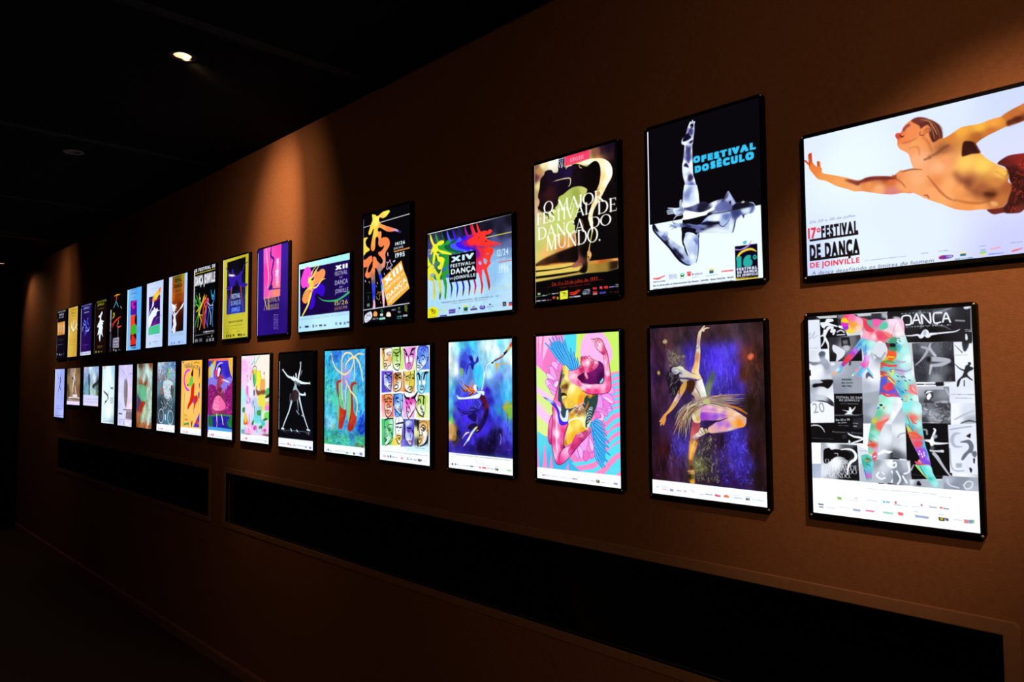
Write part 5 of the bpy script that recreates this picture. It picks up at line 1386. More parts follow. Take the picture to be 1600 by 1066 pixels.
light_box('L3', (-6.942, -6.507, 1.399, 1.724), 'short wide light box poster with misty blue peaks over a pale text strip', LOW, """
f|52 25 c8c8f0 109 108 98a8d8 957 25 90b0f4 493 45 c0e0f0 318 245 7090b0 699 247 c8d8f0 87 409 5888a0 242 490 78a0b0 527 447 a8d0d0 757 379 788898 935 313 485058 949 483 506858 718 472 b0d0b8 72 245 88a8c8
n|110|.2|3|
d|1 10 978 12 997 509 45 505|50|67|18.8|50|40|d8ecf8 88a8d0 a8d0d8 6888a0 ffffff|.4|3
p|319 151 397 151 429 300 419 407 447 515 366 516 359 381 321 286|283840|5.4|.9
p|593 380 613 340 728 313 841 287 975 248 1002 300 892 339 756 366 666 406|242428|4|.9
l|698 234 827 115|8.04 4.02|7080a0|2.7
l|943 405 1013 431|40.2|405048|6.7|.8
q|-9 10 100 9 81 66 6 72|d08880|6.7|.7
q|7 526 1012 535 1024 727 16 728|49 546 d0d0fc 955 549 c8d0fa 64 710 e0d4f8 968 705 e8d4f0
g|154|604|805|20.1|b4b4d8|5|1
g|84|655|902|21.4|b8b8dc|6|1
""", 0.122)

light_box('L4', (-6.414, -6.091, 1.272, 1.722), 'white light box poster with a small black jumping dancer in the middle', LOW, """
f|55 25 d0ecf8 679 22 a8d4ec 364 181 e8f8ff 448 743 f4fffc 92 497 e0f4fc 692 737 d0ecf0 127 941 d8f0fc 668 959 a8c8d8
q|54 6 203 4 185 46 66 57|d0a8a0|3.8|.8
l|96 434 175 465 283 495 371 544|12.5 27.6 37.6 27.6|2c2828|1.3|.9
l|425 431 387 482 305 508|6.27 10 12.5|2c2828|1.3|.9
l|371 544 312 596 209 629 170 674|27.6 17.5 25.1 10|2c2828|1.3|.9
l|383 544 417 606 409 663|20.1 10 6.27|2c2828|1.3|.9
l|209 622 273 628|25.1|2c2828|1.3|.9
l|118 281 125 370|5.01|98a8b0|1.3|.9
l|434 281 440 369|10|98a8b0|1.3|.9
l|174 446 219 483|12.5|b84038|2.5|.7
q|482 369 657 370 647 405 497 406|7a8c90|2.5
q|483 543 658 547 645 646 502 642|a8c0d0|2.5|.7
g|508|558|130|10|68808c|3|1
g|515|642|122|10|68808c|4|1
g|465|419|204|5|c0d0d8|440|1
g|467|443|204|5|c0d0d8|460|1
g|469|468|204|5|c0d0d8|480|1
g|104|919|580|10|a8b8c8|5|1
g|108|964|60|22.6|8898a8|765|1
g|210|961|59|22.6|8898a8|789|1
g|311|957|59|22.6|8898a8|813|1
g|411|953|58|22.6|8898a8|837|1
g|509|950|57|22.6|8898a8|861|1
g|607|946|57|22.6|8898a8|885|1
g|703|943|56|22.6|8898a8|909|1
""", 0.122)

light_box('L5', (-6.0, -5.675, 1.269, 1.723), 'pale lilac light box poster with a blurred brown vertical smear', LOW, """
f|62 29 c8c4f4 658 27 d0c8f8 95 485 d8d8fc 652 480 e0d0f4 73 725 c8d0f8 665 687 f0d8ec 129 962 d0d4fc 682 941 e4e0fc
n|90|.08|3|
p|308 282 398 235 476 294 484 423 475 552 429 693 352 648 303 483|383 294 786878 395 459 6a5c60 423 599 807068|11.8|.9
p|310 318 383 282 401 553 345 553|988c98|11.8|.6
l|62 29 260 128 452 218|3.53 7.06 4.71|686078
l|557 148 737 151|7.06|787088|1.2
l|606 331 696 333|4.71|a8a0b8|1.2
l|283 734 722 732|14.1|382c38|2.4
q|433 751 723 749 721 882 405 875|887888|3.5
d|415 758 724 755 713 870 423 869|16|35.3|9.4|20|50|604c58 b8a8b8 483840|.7|3
l|60 800 224 807|18.8|483848|1.2
l|124 897 732 884|4.71|605060|1.2
l|116 891 121 956|11.8|504050|2.4
l|334 930 340 1012|30.6 18.8|887470|5.9|.8
l|78 354 84 605|4.71|a8a0c0|2.4|.6
""", 0.13)

light_box('L6', (-5.58, -5.261, 1.272, 1.725), 'light box poster of green and white peeling paint over rust', LOW, """
f|136 17 583828 630 19 885030 24 117 b0d0d0 525 123 c0dcdc 680 248 b0d0d0 343 247 a8d0c8 193 310 904830 404 304 885838 42 400 789080 279 436 60b890 361 524 68b890 92 553 484058 21 682 50406a 217 677 902818 143 742 a03820 581 434 b0d0c0 665 618 b8d0c0 375 749 b8c8a0 305 851 a8c0a0 570 867 b0d0d0 69 821 985838 117 946 a05828 388 961 a85830 686 973 904020 21 988 784020
n|90|.35|6|||1.5
d|-10 78 707 88 700 285 15 284|60|75.2|22.6|75|30|c0e0e0 98c0c0 d0ece8 88b0a8|.4|3
p|114 285 214 323 310 316 440 273 444 348 311 342 156 335|884028|3.8|.8
p|59 348 214 323 426 360 451 460 362 549 210 576 88 502|60b890|6.3|.7
p|46 579 169 539 194 627 103 731 32 732|4a3a60|6.3|.8
p|175 627 345 587 423 610 294 688 143 749 83 731|a02c18|5|.85
d|106 781 702 617 720 923 153 907|60|62.7|25.1|80|30|b8d0b0 a0c8b8 c8d8a8 88a890|.4|4
d|16 912 720 923 724 996 22 1001|40|50.2|17.6|20|40|b06030 883818 c07840 683018|.6|5
d|449 423 708 421 716 862 495 870|22|20.1|10|60|40|506040 384030 607860|.9|7
""", 0.138)

light_box('L7', (-5.165, -4.834, 1.268, 1.727), 'light box poster of a black and white bicycle figure topped with red flowers', LOW, """
f|42 36 a8c8e0 691 36 3878b0 637 196 88b8d0 60 370 688898 648 425 587888 46 727 384858 725 708 304858 417 867 487890 332 486 506068 141 606 304050
d|23 5 721 8 704 288 39 287|200|30.3|16.3|60|60|c83838 f0f0f8 3868a8 e8a040 d85060 68b8d8 8838a0 ffffff 487888 f06848|.85|3
d|128 370 261 369 233 463 100 477|16|23.3|16.3|60|60|e85040 f08060 c83028|.9|4
l|459 125 473 206 467 276 456 368|46.6 30.3 16.3 6.99|70d838|2.3
p|256 287 450 264 611 299 647 390 590 506 367 532 264 428|d8e8f4|7|.85
p|550 345 645 356 622 517 556 460|40382c|3.5|.9
d|226 334 613 333 607 528 269 533|80|27.9|9.3|50|60|101418 f0f4f8 283038 d0e0f0 506878|.9|5
d|120 536 622 528 613 654 177 664|110|30.3|10.5|40|60|0c1014 e8f0f8 1c2830 101418 c0d0e0|.9|6
l|120 536 205 558 191 617 274 627|9.31 14|0c1014|1.2
d|78 690 630 677 624 871 72 880|60|30.3|7|60|60|60707c 1c2830 98a8b0|.7|7
l|289 779 278 821 250 857 212 877 162 879 121 862 89 827 76 784 84 741 112 705 152 685 201 684 242 702 274 736 286 779|9.3|e8f0f4
l|654 790 644 831 617 866 574 886 527 888 482 872 451 838 439 796 447 754 474 719 517 699 565 698 610 715 640 748 651 790|9.3|e8f0f4
l|183 782 266 838|3.49|c0ccd4|0|.8
l|183 782 107 843|3.49|c0ccd4|0|.8
l|183 782 274 744|3.49|c0ccd4|0|.8
l|183 782 88 749|3.49|c0ccd4|0|.8
l|183 782 202 873|3.49|c0ccd4|0|.8
l|548 793 626 848|3.49|c0ccd4|0|.8
l|548 793 474 853|3.49|c0ccd4|0|.8
l|548 793 634 756|3.49|c0ccd4|0|.8
l|548 793 457 762|3.49|c0ccd4|0|.8
l|548 793 565 882|3.49|c0ccd4|0|.8
d|259 651 502 657 476 761 248 756|40|27.9|9.3|60|50|0c1014 e8f0f8 303c44 7a4860|.9|8
l|347 765 350 823|30.3|e8eef4|2.3
q|5 901 734 895 730 1000 -7 1000|f4f6ff
o|86 953 34 26 d07888,153 954 27 21 a86890,209 951 46 30 c07888
g|309|974|351|7|b0b8cc|3|1
""", 0.148)

light_box('L8', (-4.736, -4.405, 1.27, 1.728), 'yellow light box poster with a red dancer and a magenta crescent', LOW, """
f|112 56 f8c058 624 44 f8b840 306 478 f8c878 647 581 f8bc60 208 865 f8c058 62 257 f8b848
t|FESTIVAL|85|106|319|50.5|484058|r|6.1
t|DANÇA|173|108|426|39|383048||0
l|443 41 541 32 624 50|8.74|6a6030|1.1
l|517 118 600 130|6.55|504838|1.1
p|27 10 96 17 52 38|4868a0|2.2
l|305 137 219 136 133 191 107 269 140 347 216 396 289 407|15.3 32.8 37.1 39.3 37.1 32.8 15.3|d820e8
l|130 447 113 703 122 891|10.9|408858
l|121 874 280 852 266 874|24|389060
p|412 95 423 150 409 226 366 220 345 182 377 149|181008
p|338 231 409 220 426 291 414 330 329 352 228 346 207 324 284 308 302 258|70c840
p|226 308 253 258 267 236 288 258 275 302|f8b850
p|207 330 242 324 257 346 219 349|a83018
p|413 324 469 313 467 400 462 476 504 481 559 470 594 507 577 550 523 584 497 627 470 650 459 596 484 519 424 564 341 609 271 660 243 666 249 611 309 544 348 456 364 368|d82808
p|464 509 492 519 480 574 438 574|8a30d0
l|461 639 458 693 447 715|8.74 6.55 3.28|200c08
p|616 120 648 98 644 195 622 249|4828a0
p|619 324 646 313 638 388|3820a0
p|603 453 640 421 643 506 616 507|3020a0
l|622 507 620 592|6.55|202030
l|597 184 596 281|5.46|806838
p|355 794 393 836 420 803 409 879 388 896 380 848|181008
q|657 698 654 890 452 894|4838d0
p|546 798 587 786 598 850 534 842|d82838
p|597 829 646 827 631 865|e86838
g|144|746|102|32.8|d89838|3|1
g|162|803|87|37.1|c07830|4|1
q|10 912 733 908 732 1004 -7 1008|f6f8ff
o|110 958 35 24 d07080,169 964 23 17 b06080,218 955 40 31 c86878
g|314|976|376|6.6|a8b0c4|3|1
""", 0.159)

light_box('L9', (-4.313, -3.973, 1.269, 1.73), 'light box poster of a dancer in a pink ruffled dress between yellow curtains', LOW, """
f|281 119 3828c8 566 183 3020b8 392 37 3828d0 82 301 8878e0 571 337 8a78e8 375 361 9080e8
q|4 -3 729 0 730 35 5 35|41 17 f06858 697 14 f88050
q|5 28 219 27 193 118 94 239 20 264|3a28c0
q|78 42 161 39 143 362 84 362|88c0e0
q|71 32 166 30 162 69 79 73|5a6048
p|161 38 225 33 207 106 137 191 44 252 13 239 15 115 103 80|e8b838
l|176 44 135 142 34 239|5.99|a86820
q|79 73 156 69 143 350 83 350|98d0e8
p|593 27 729 19 732 267 690 231 634 160|f0c040
l|643 28 674 161 726 255|7.19|b07820
l|684 26 707 149|5.99|c89028
p|20 264 139 240 286 277 400 253 513 266 623 243 727 278 725 383 19 400|8878e4
p|18 363 172 338 261 386 236 483 437 504 517 396 653 325 728 302 733 709 32 719|8a1a70
d|24 363 202 350 244 713 38 719|60|47.9|10.8|40|40|c03098 400838 e050b0 601050|.9|3
d|489 397 720 302 725 709 472 706|90|52.7|12|30|30|d03898 3a0830 a82080 e860b8|.9|4
p|248 410 332 361 418 373 491 456 523 550 540 644 415 695 244 713 126 680 151 557|291 422 702048 435 457 883058 184 654 a84070 470 646 903060|1.2
d|262 398 433 397 526 645 184 666|60|31.2|10.8|60|60|281018 e088a8 481828 b85080|.9|5
p|193 520 279 470 380 481 509 562 519 621 386 655 227 653 153 618|267 531 f878b0 412 600 f068a8 241 628 f890c0|2.4
d|193 520 366 493 399 624 212 641|26|16.8|8.4|80|30|b02868 f8b0d0 901850|.9|6
p|256 228 327 205 427 218 463 277 417 325 304 374 255 362 272 289|a03858|1.2
p|371 253 462 266 444 295 402 301|c86078|1.2
d|256 240 413 229 389 349 275 362|20|24|7.2|60|50|501020 e090a8|.8|4
p|189 167 267 137 283 192 256 228 197 222|d83878|1.2
l|252 137 280 95 350 63 422 64|16.8 16.8 14.4 9.59|f8e0e8|1.2
p|295 108 352 94 390 121 386 181 347 205 325 156|281028|1.2
p|295 132 332 114 367 139 346 181 319 223 279 228 283 180|f0e8f0|1.2
l|443 271 541 287 619 304|12 16.8 9.59|f8e8f0|1.2
q|32 732 733 703 730 883 37 869|2a20a0
d|127 729 719 709 724 860 132 862|40|59.9|8.4|80|20|182070 4a40d0 101858|.8|7
l|98 729 416 707 733 715|19.2|289038|1.2
p|32 732 128 747 162 861 37 854|1a6a38|1.2
p|587 831 612 760 693 722 733 723 729 848|207840|1.2
d|599 760 725 732 723 837 601 831|12|24|7.2|60|60|50b848 0a3018|.9|3
l|278 700 281 772 291 813 278 858|16.8 16.8 9.59 7.19|f8f0f4|1.2
l|410 707 446 766 462 819|14.4 16.8 9.59|f8f0f4|1.2
l|448 813 482 818|9.59|e8a8c0|1.2
q|31 862 730 869 731 904 27 906|48a0e0
d|31 864 724 869 725 897 33 903|20|28.8|3.6|80|5|2868b0|.6|3
q|27 906 731 904 729 999 -3 1001|f6f8ff
o|53 957 30 19 8088a0,106 949 30 31 d86068,153 949 41 29 c04050
g|248|975|219|7.2|a8b0c4|178|1
g|537|972|150|7.2|a8b0c4|280|1
""", 0.171)

light_box('L10', (-3.865, -3.53, 1.272, 1.735), 'white light box poster of a figure in loose pink, green and yellow watercolour shapes', LOW, """
f|28 15 f0e8f8 626 31 f4ece0 32 141 fad0f4 88 255 fcc8f0 632 258 f8f0e0 195 424 fbd0f4 69 481 b0ece8 510 148 f8ece0 200 591 f0d8f8 53 821 b8f0e8 642 635 d0f0d0 404 751 b0e8f0 208 848 fbb0e0 647 850 f0b8e0 408 883 e8d0f0
p|16 38 134 74 187 143 112 199 20 186|f8b0f0|11|.8
d|2 26 286 78 241 233 8 220|30|55.1|15.4|45|60|f8b8f0 fcd8fa f4a0e8 ffffff|.6|3
l|336 68 287 106|6.61 24.2|60d8c8|2.2
l|347 12 341 68 362 112|5.51 15.4 8.82|48d0b8|2.2
l|482 16 422 47 374 102|5.51 15.4 11|68d8c8|2.2
l|302 189 313 145 363 126 400 146 418 191|6.61 8.82 7.72 5.51|202028|1.1
p|319 178 363 157 408 180 406 257 393 323 344 367 318 312 303 234|364 190 d8d850 341 256 40b868 368 334 58c888 390 235 a8d858|2.2
l|314 178 322 278 369 367|8.82 11 5.51|1a3020|1.1|.9
l|265 200 328 206 290 189|13.2|f08850|2.2
p|414 191 487 186 537 258 491 345 395 411 404 301|f0e838|3.3|.9
p|514 290 609 280 623 366 612 409 493 410 491 367|f0a048|4.4|.9
l|499 192 513 257 538 301|6.61|70a050|2.2
l|595 214 609 280 598 312|6.61|f08838|2.2
l|595 204 588 217|15.4|301828|1.1
l|487 183 499 197|8.82|704050|1.1
l|177 239 166 289 218 323|8.82|e8a080|2.2
l|174 233 170 246|13.2|302030|1.1
p|394 389 468 411 612 399 625 442 518 465 421 455|7a4020|6.6|.9
l|406 356 394 389|11|a83838|2.2
l|265 222 242 289 194 368|11 6.61|5a2838|3.3|.8
p|143 390 242 289 320 389 322 456 198 502|f8e8fa|4.4
p|143 368 193 357 196 457 145 458|e858c8|3.3|.8
p|321 412 370 400 372 455 335 467|586088|3.3|.8
d|145 458 297 445 300 545 148 548|14|55.1|22|45|60|c890e8 b878d8 e0a8f0|.8|5
p|274 523 397 488 449 586 351 610 276 590|b8d0e8|4.4|.9
p|300 545 349 522 338 588|8898d0|4.4|.8
p|446 476 590 453 639 539 594 626 498 628|e8e040|5.5|.9
p|400 609 545 584 524 693 403 719|88c8e8|5.5|.7
p|636 399 724 377 721 462 637 474|58b868|1.1
p|614 485 719 441 708 484|4a2818|1.1
p|639 539 721 526 710 569 640 582|f0b090|2.2
p|640 571 722 580 711 623 618 625|f088d0|3.3
d|65 368 142 345 122 548 71 549|20|33.1|8.8|45|60|50d0c8 90e8d8 ffffff|.8|6
p|47 618 111 605 105 661 53 663|388848|1.1
l|363 588 373 698|13.2|303848|3.3|.85
l|522 628 526 758|11|485868|3.3|.8
l|228 680 226 791|8.82|58606c|3.3|.8
p|426 641 510 628 512 688 432 685|3a9a48|1.1
p|78 797 126 661 193 793|127 705 e8c838 129 790 e85830|1.1
p|108 773 132 705 160 772|e8d858|1.1
p|619 658 724 644 714 730 620 722|78e060|2.2
p|573 735 643 711 691 720 633 743|2a7038|1.1
p|330 743 355 748 332 804 287 794|2e8038|1.1
p|549 735 621 754 622 797 539 801|40d0c8|2.2
p|354 698 500 694 502 770 355 764|60d8e0|4.4|.8
p|503 802 575 810 528 845 468 836|3a8848|1.1
p|552 854 623 830 670 849 612 873|d038b0|1.1
p|357 808 431 816 432 860 333 853|e048b8|3.3
d|105 819 307 810 310 909 108 919|20|44.1|22|45|60|f878c8 fcb8e8 f090d8 ffffff|.8|7
d|406 828 728 825 730 899 408 894|20|44.1|22|45|60|60d8b8 f898d8 58c858 fcd0f0 a8e8f0|.8|8
p|28 867 106 863 107 908 30 912|78a8c8|3.3
l|107 914 260 912|8.82|3a2a38|2.2|.7
p|553 897 718 889 714 913 625 910|6a3a40|2.2|.8
q|9 919 735 915 732 1001 6 1006|f6f8ff
o|119 952 26 24 d86068,155 953 31 22 c04858,62 964 21 13 8890a8,626 964 42 13 707890
g|262|965|50|6.6|a8b0c4|540|1
g|336|968|171|6.6|a8b0c4|570|1
g|531|963|71|6.6|a8b0c4|650|1
""", 0.189)

light_box('L11', (-3.425, -3.081, 1.269, 1.734), 'black light box poster of a white dancer with spread arms and legs', LOW, """
f|38 23 060608 691 134 050507 351 728 08080c 354 871 0a0a14
l|67 172 118 200 194 247 281 262|7.17 16.7 21.5 23.9|d8ecf8|1.2
l|92 166 103 191|7.17|d8ecf8|1.2
l|464 100 455 166 426 237 403 309|9.57 16.7 26.3 31.1|e8f8ff|1.2
l|454 100 445 118|5.98|d8ecf8|1.2
l|489 190 461 237|12 7.17|909aa8|1.2
l|269 266 355 284 427 303 510 318 649 321|23.9 52.6 35.9 23.9 12|e8f8ff|1.2
l|648 309 653 330|9.57|d8ecf8|1.2
l|365 224 371 248|23.9|d8ecf8|1.2
l|318 248 306 284|14.3|d8ecf8|1.2
l|355 320 368 368 405 404 453 433|40.7 35.9 28.7 23.9|a8b8c8|1.2
l|453 433 512 441 558 432|21.5 19.1 23.9|d8ecf8|1.2
l|547 421 559 444|16.7|d8ecf8|1.2
l|344 369 297 453 262 526 227 612 154 711 93 799|47.8 40.7 26.3 19.1 16.7 9.57|a0b4c4|1.2
l|298 501 227 612 130 736 86 802|7.17 16.7 12 9.57|d8ecf8|1.2
l|68 806 118 808|16.7|d8ecf8|1.2
l|430 452 467 534 515 627 575 719 629 793|35.9 23.9 19.1 14.3 12|d8ecf8|1.2
l|394 464 407 535 420 606|23.9 16.7 9.57|8090a0|1.2
l|599 794 656 800|14.3|d8ecf8|1.2
l|492 652 551 667|12|a8b8c8|1.2
l|385 607 433 642|16.7|8090a0|1.2
p|236 454 320 393 405 404 430 463 347 513 261 490|297 441 2a1c24 370 464 382830|3.6
l|343 308 439 332|35.9|5a6470|3.6|.7
l|248 430 237 515|7.17|708090|2.4|.8
l|43 823 353 817 679 819|3.59 5.98 3.59|7888a0|2.4|.8
l|267 803 285 821|16.7|c8d8e8|2.4
l|388 810 413 823|16.7|b0c0d0|2.4
l|629 822 639 839|16.7|707884|3.6
d|81 830 679 819 668 831 81 848|20|23.9|4.8|5|20|6a7890 98a8c0|.6|3
q|-7 905 719 905 721 1004 -12 999|f4f8ff
g|462|922|231|6|c8ccd8|3|1
o|196 946 44 31 e09090,246 961 29 17 8090a8,319 960 53 19 b0b8c8,563 963 32 17 5070a0,648 962 41 24 5878c8
g|38|967|146|8.4|a8b0c0|72|1
g|391|966|153|8.4|a8b0c0|215|1
g|591|966|46|8.4|a8b0c0|300|1
q|0 80 14 80 12 820 0 820|a0a4b4
d|0 80 14 80 12 820 0 820|40|14|4|0|8|202028|.9|3
""", 0.205)

light_box('L12', (-2.98, -2.644, 1.271, 1.734), 'turquoise light box poster of two red ballet slippers with cream ribbons', LOW, """
f|35 26 38b8e8 124 198 30b0d0 39 367 40c8b8 86 593 48b8d8 46 819 30a8a0 207 42 2868d8 495 29 3898e0 691 45 40a8f0 654 205 38b0f0 538 365 48b8e0 676 524 40b8f0 658 736 2050c8 501 635 48c0e0 293 200 40b8e0 377 278 9888e0 213 478 50c8a8 361 716 4888d8 87 705 80c8e8 175 868 38a890 403 856 40c0a8 659 863 38b080 503 797 3878c8 47 932 48b870
n|60|.3|4|
d|12 -3 725 9 721 912 3 912|420|48.1|13.1|60|40|58d0f0 2888d8 40c8b0 70e0d8 3068d0 90d8f0 38b898 a0e8c8 2050b8|.55|3
d|23 775 720 776 721 912 3 912|130|65.6|9.8|10|25|40b888 2a8a78 78d8a8 30a0a0 58c868 1a6878|.6|5
d|13 48 165 52 126 389 18 367|24|54.7|8.8|60|30|183890 1a2a78 2050b0|.7|6
d|555 95 721 152 724 533 579 472|24|61.3|10.9|60|30|1a3890 2a60c0|.6|7
d|638 578 724 575 720 786 620 791|30|54.7|17.5|60|20|1838c8 2048e0 102a98|.8|8
p|292 123 417 213 417 300 336 322 315 256|b898e8|8.8|.5
d|131 748 174 746 184 701 141 703|3|32.8|17.5|80|20|c8a848|.9|2
d|543 886 717 881 717 912 524 914|12|43.8|10.9|10|20|6a4a20 a83820 3a2818|.8|4
d|13 832 68 841 68 885 14 877|6|32.8|8.8|60|30|783028|.8|4
p|284 333 325 300 316 410 338 542 359 585 318 564 286 455|78c868|2.2|.9
p|410 573 419 409 479 387 499 452 481 582 442 691|80cc78|2.2|.8
p|538 387 587 333 568 397 559 537|78c870|2.2|.8
p|235 544 266 588 278 676 247 699|78c870|3.3|.7
p|215 333 242 300 294 289 332 294 294 311 263 328 264 389 271 477 297 543 359 574 400 584 391 639 361 695 331 756 279 761 262 742 273 643 276 543 244 433|253 311 b03020 275 422 982818 319 608 c83818 299 741 b03020 380 628 a82818 518 333 b03020 500 473 a82c1c 521 635 c03820 483 765 a82818|1.1
p|470 344 498 317 548 308 587 324 548 333 514 354 509 409 520 495 530 581 560 623 584 643 571 687 532 742 483 776 432 768 426 735 461 647 480 539 479 409|253 311 b03020 275 422 982818 319 608 c83818 299 741 b03020 380 628 a82818 518 333 b03020 500 473 a82c1c 521 635 c03820 483 765 a82818|1.1
d|277 587 380 596 330 750 279 753|14|32.8|10.9|70|30|e06048 7a1810 d84828 902018|.6|4
d|461 626 570 655 502 765 442 756|14|32.8|10.9|70|30|e06048 7a1810 d84828 902018|.6|5
l|132 29 144 97 209 177 314 228 396 234 477 192 520 127 516 84|8.75 15.3 17.5 19.7 17.5 15.3 13.1|f0dca0|1.1
l|376 190 395 136 456 93 535 73 595 107 644 172 684 301|8.75 15.3 21.9 24.1 21.9 17.5 13.1|f0dca0|1.1
l|526 78 475 39 394 31 333 68 317 145 319 278 316 388 327 476|10.9 17.5 19.7 17.5 13.1 10.9 8.75|f0dca0|1.1
l|531 73 540 171 534 300|10.9 13.1 10.9|f0dca0|1.1
l|555 63 614 45 701 54|13.1 15.3 8.75|f0dca0|1.1
l|377 289 397 311 479 398 559 451 589 515 580 622|6.56 15.3 17.5 17.5 17.5 10.9|f0dca0|1.1
l|408 333 388 431 380 563|8.75 13.1 10.9|f0dca0|1.1
l|320 410 348 498 369 569|6.56 8.75|f0dca0|1.1
q|-8 918 721 917 718 1007 -18 998|f4faff
o|37 968 26 18 90b8a0,69 964 26 22 4868b8,108 973 30 15 a0b0d0,394 974 52 15 50b080,520 970 39 22 385060,631 962 50 28 6080d0
g|198|976|84|8.8|a8b8c8|550|1
g|292|974|82|8.8|a8b8c8|595|1
g|465|976|40|8.8|a8b8c8|680|1
g|573|977|45|8.8|a8b8c8|735|1
""", 0.223)

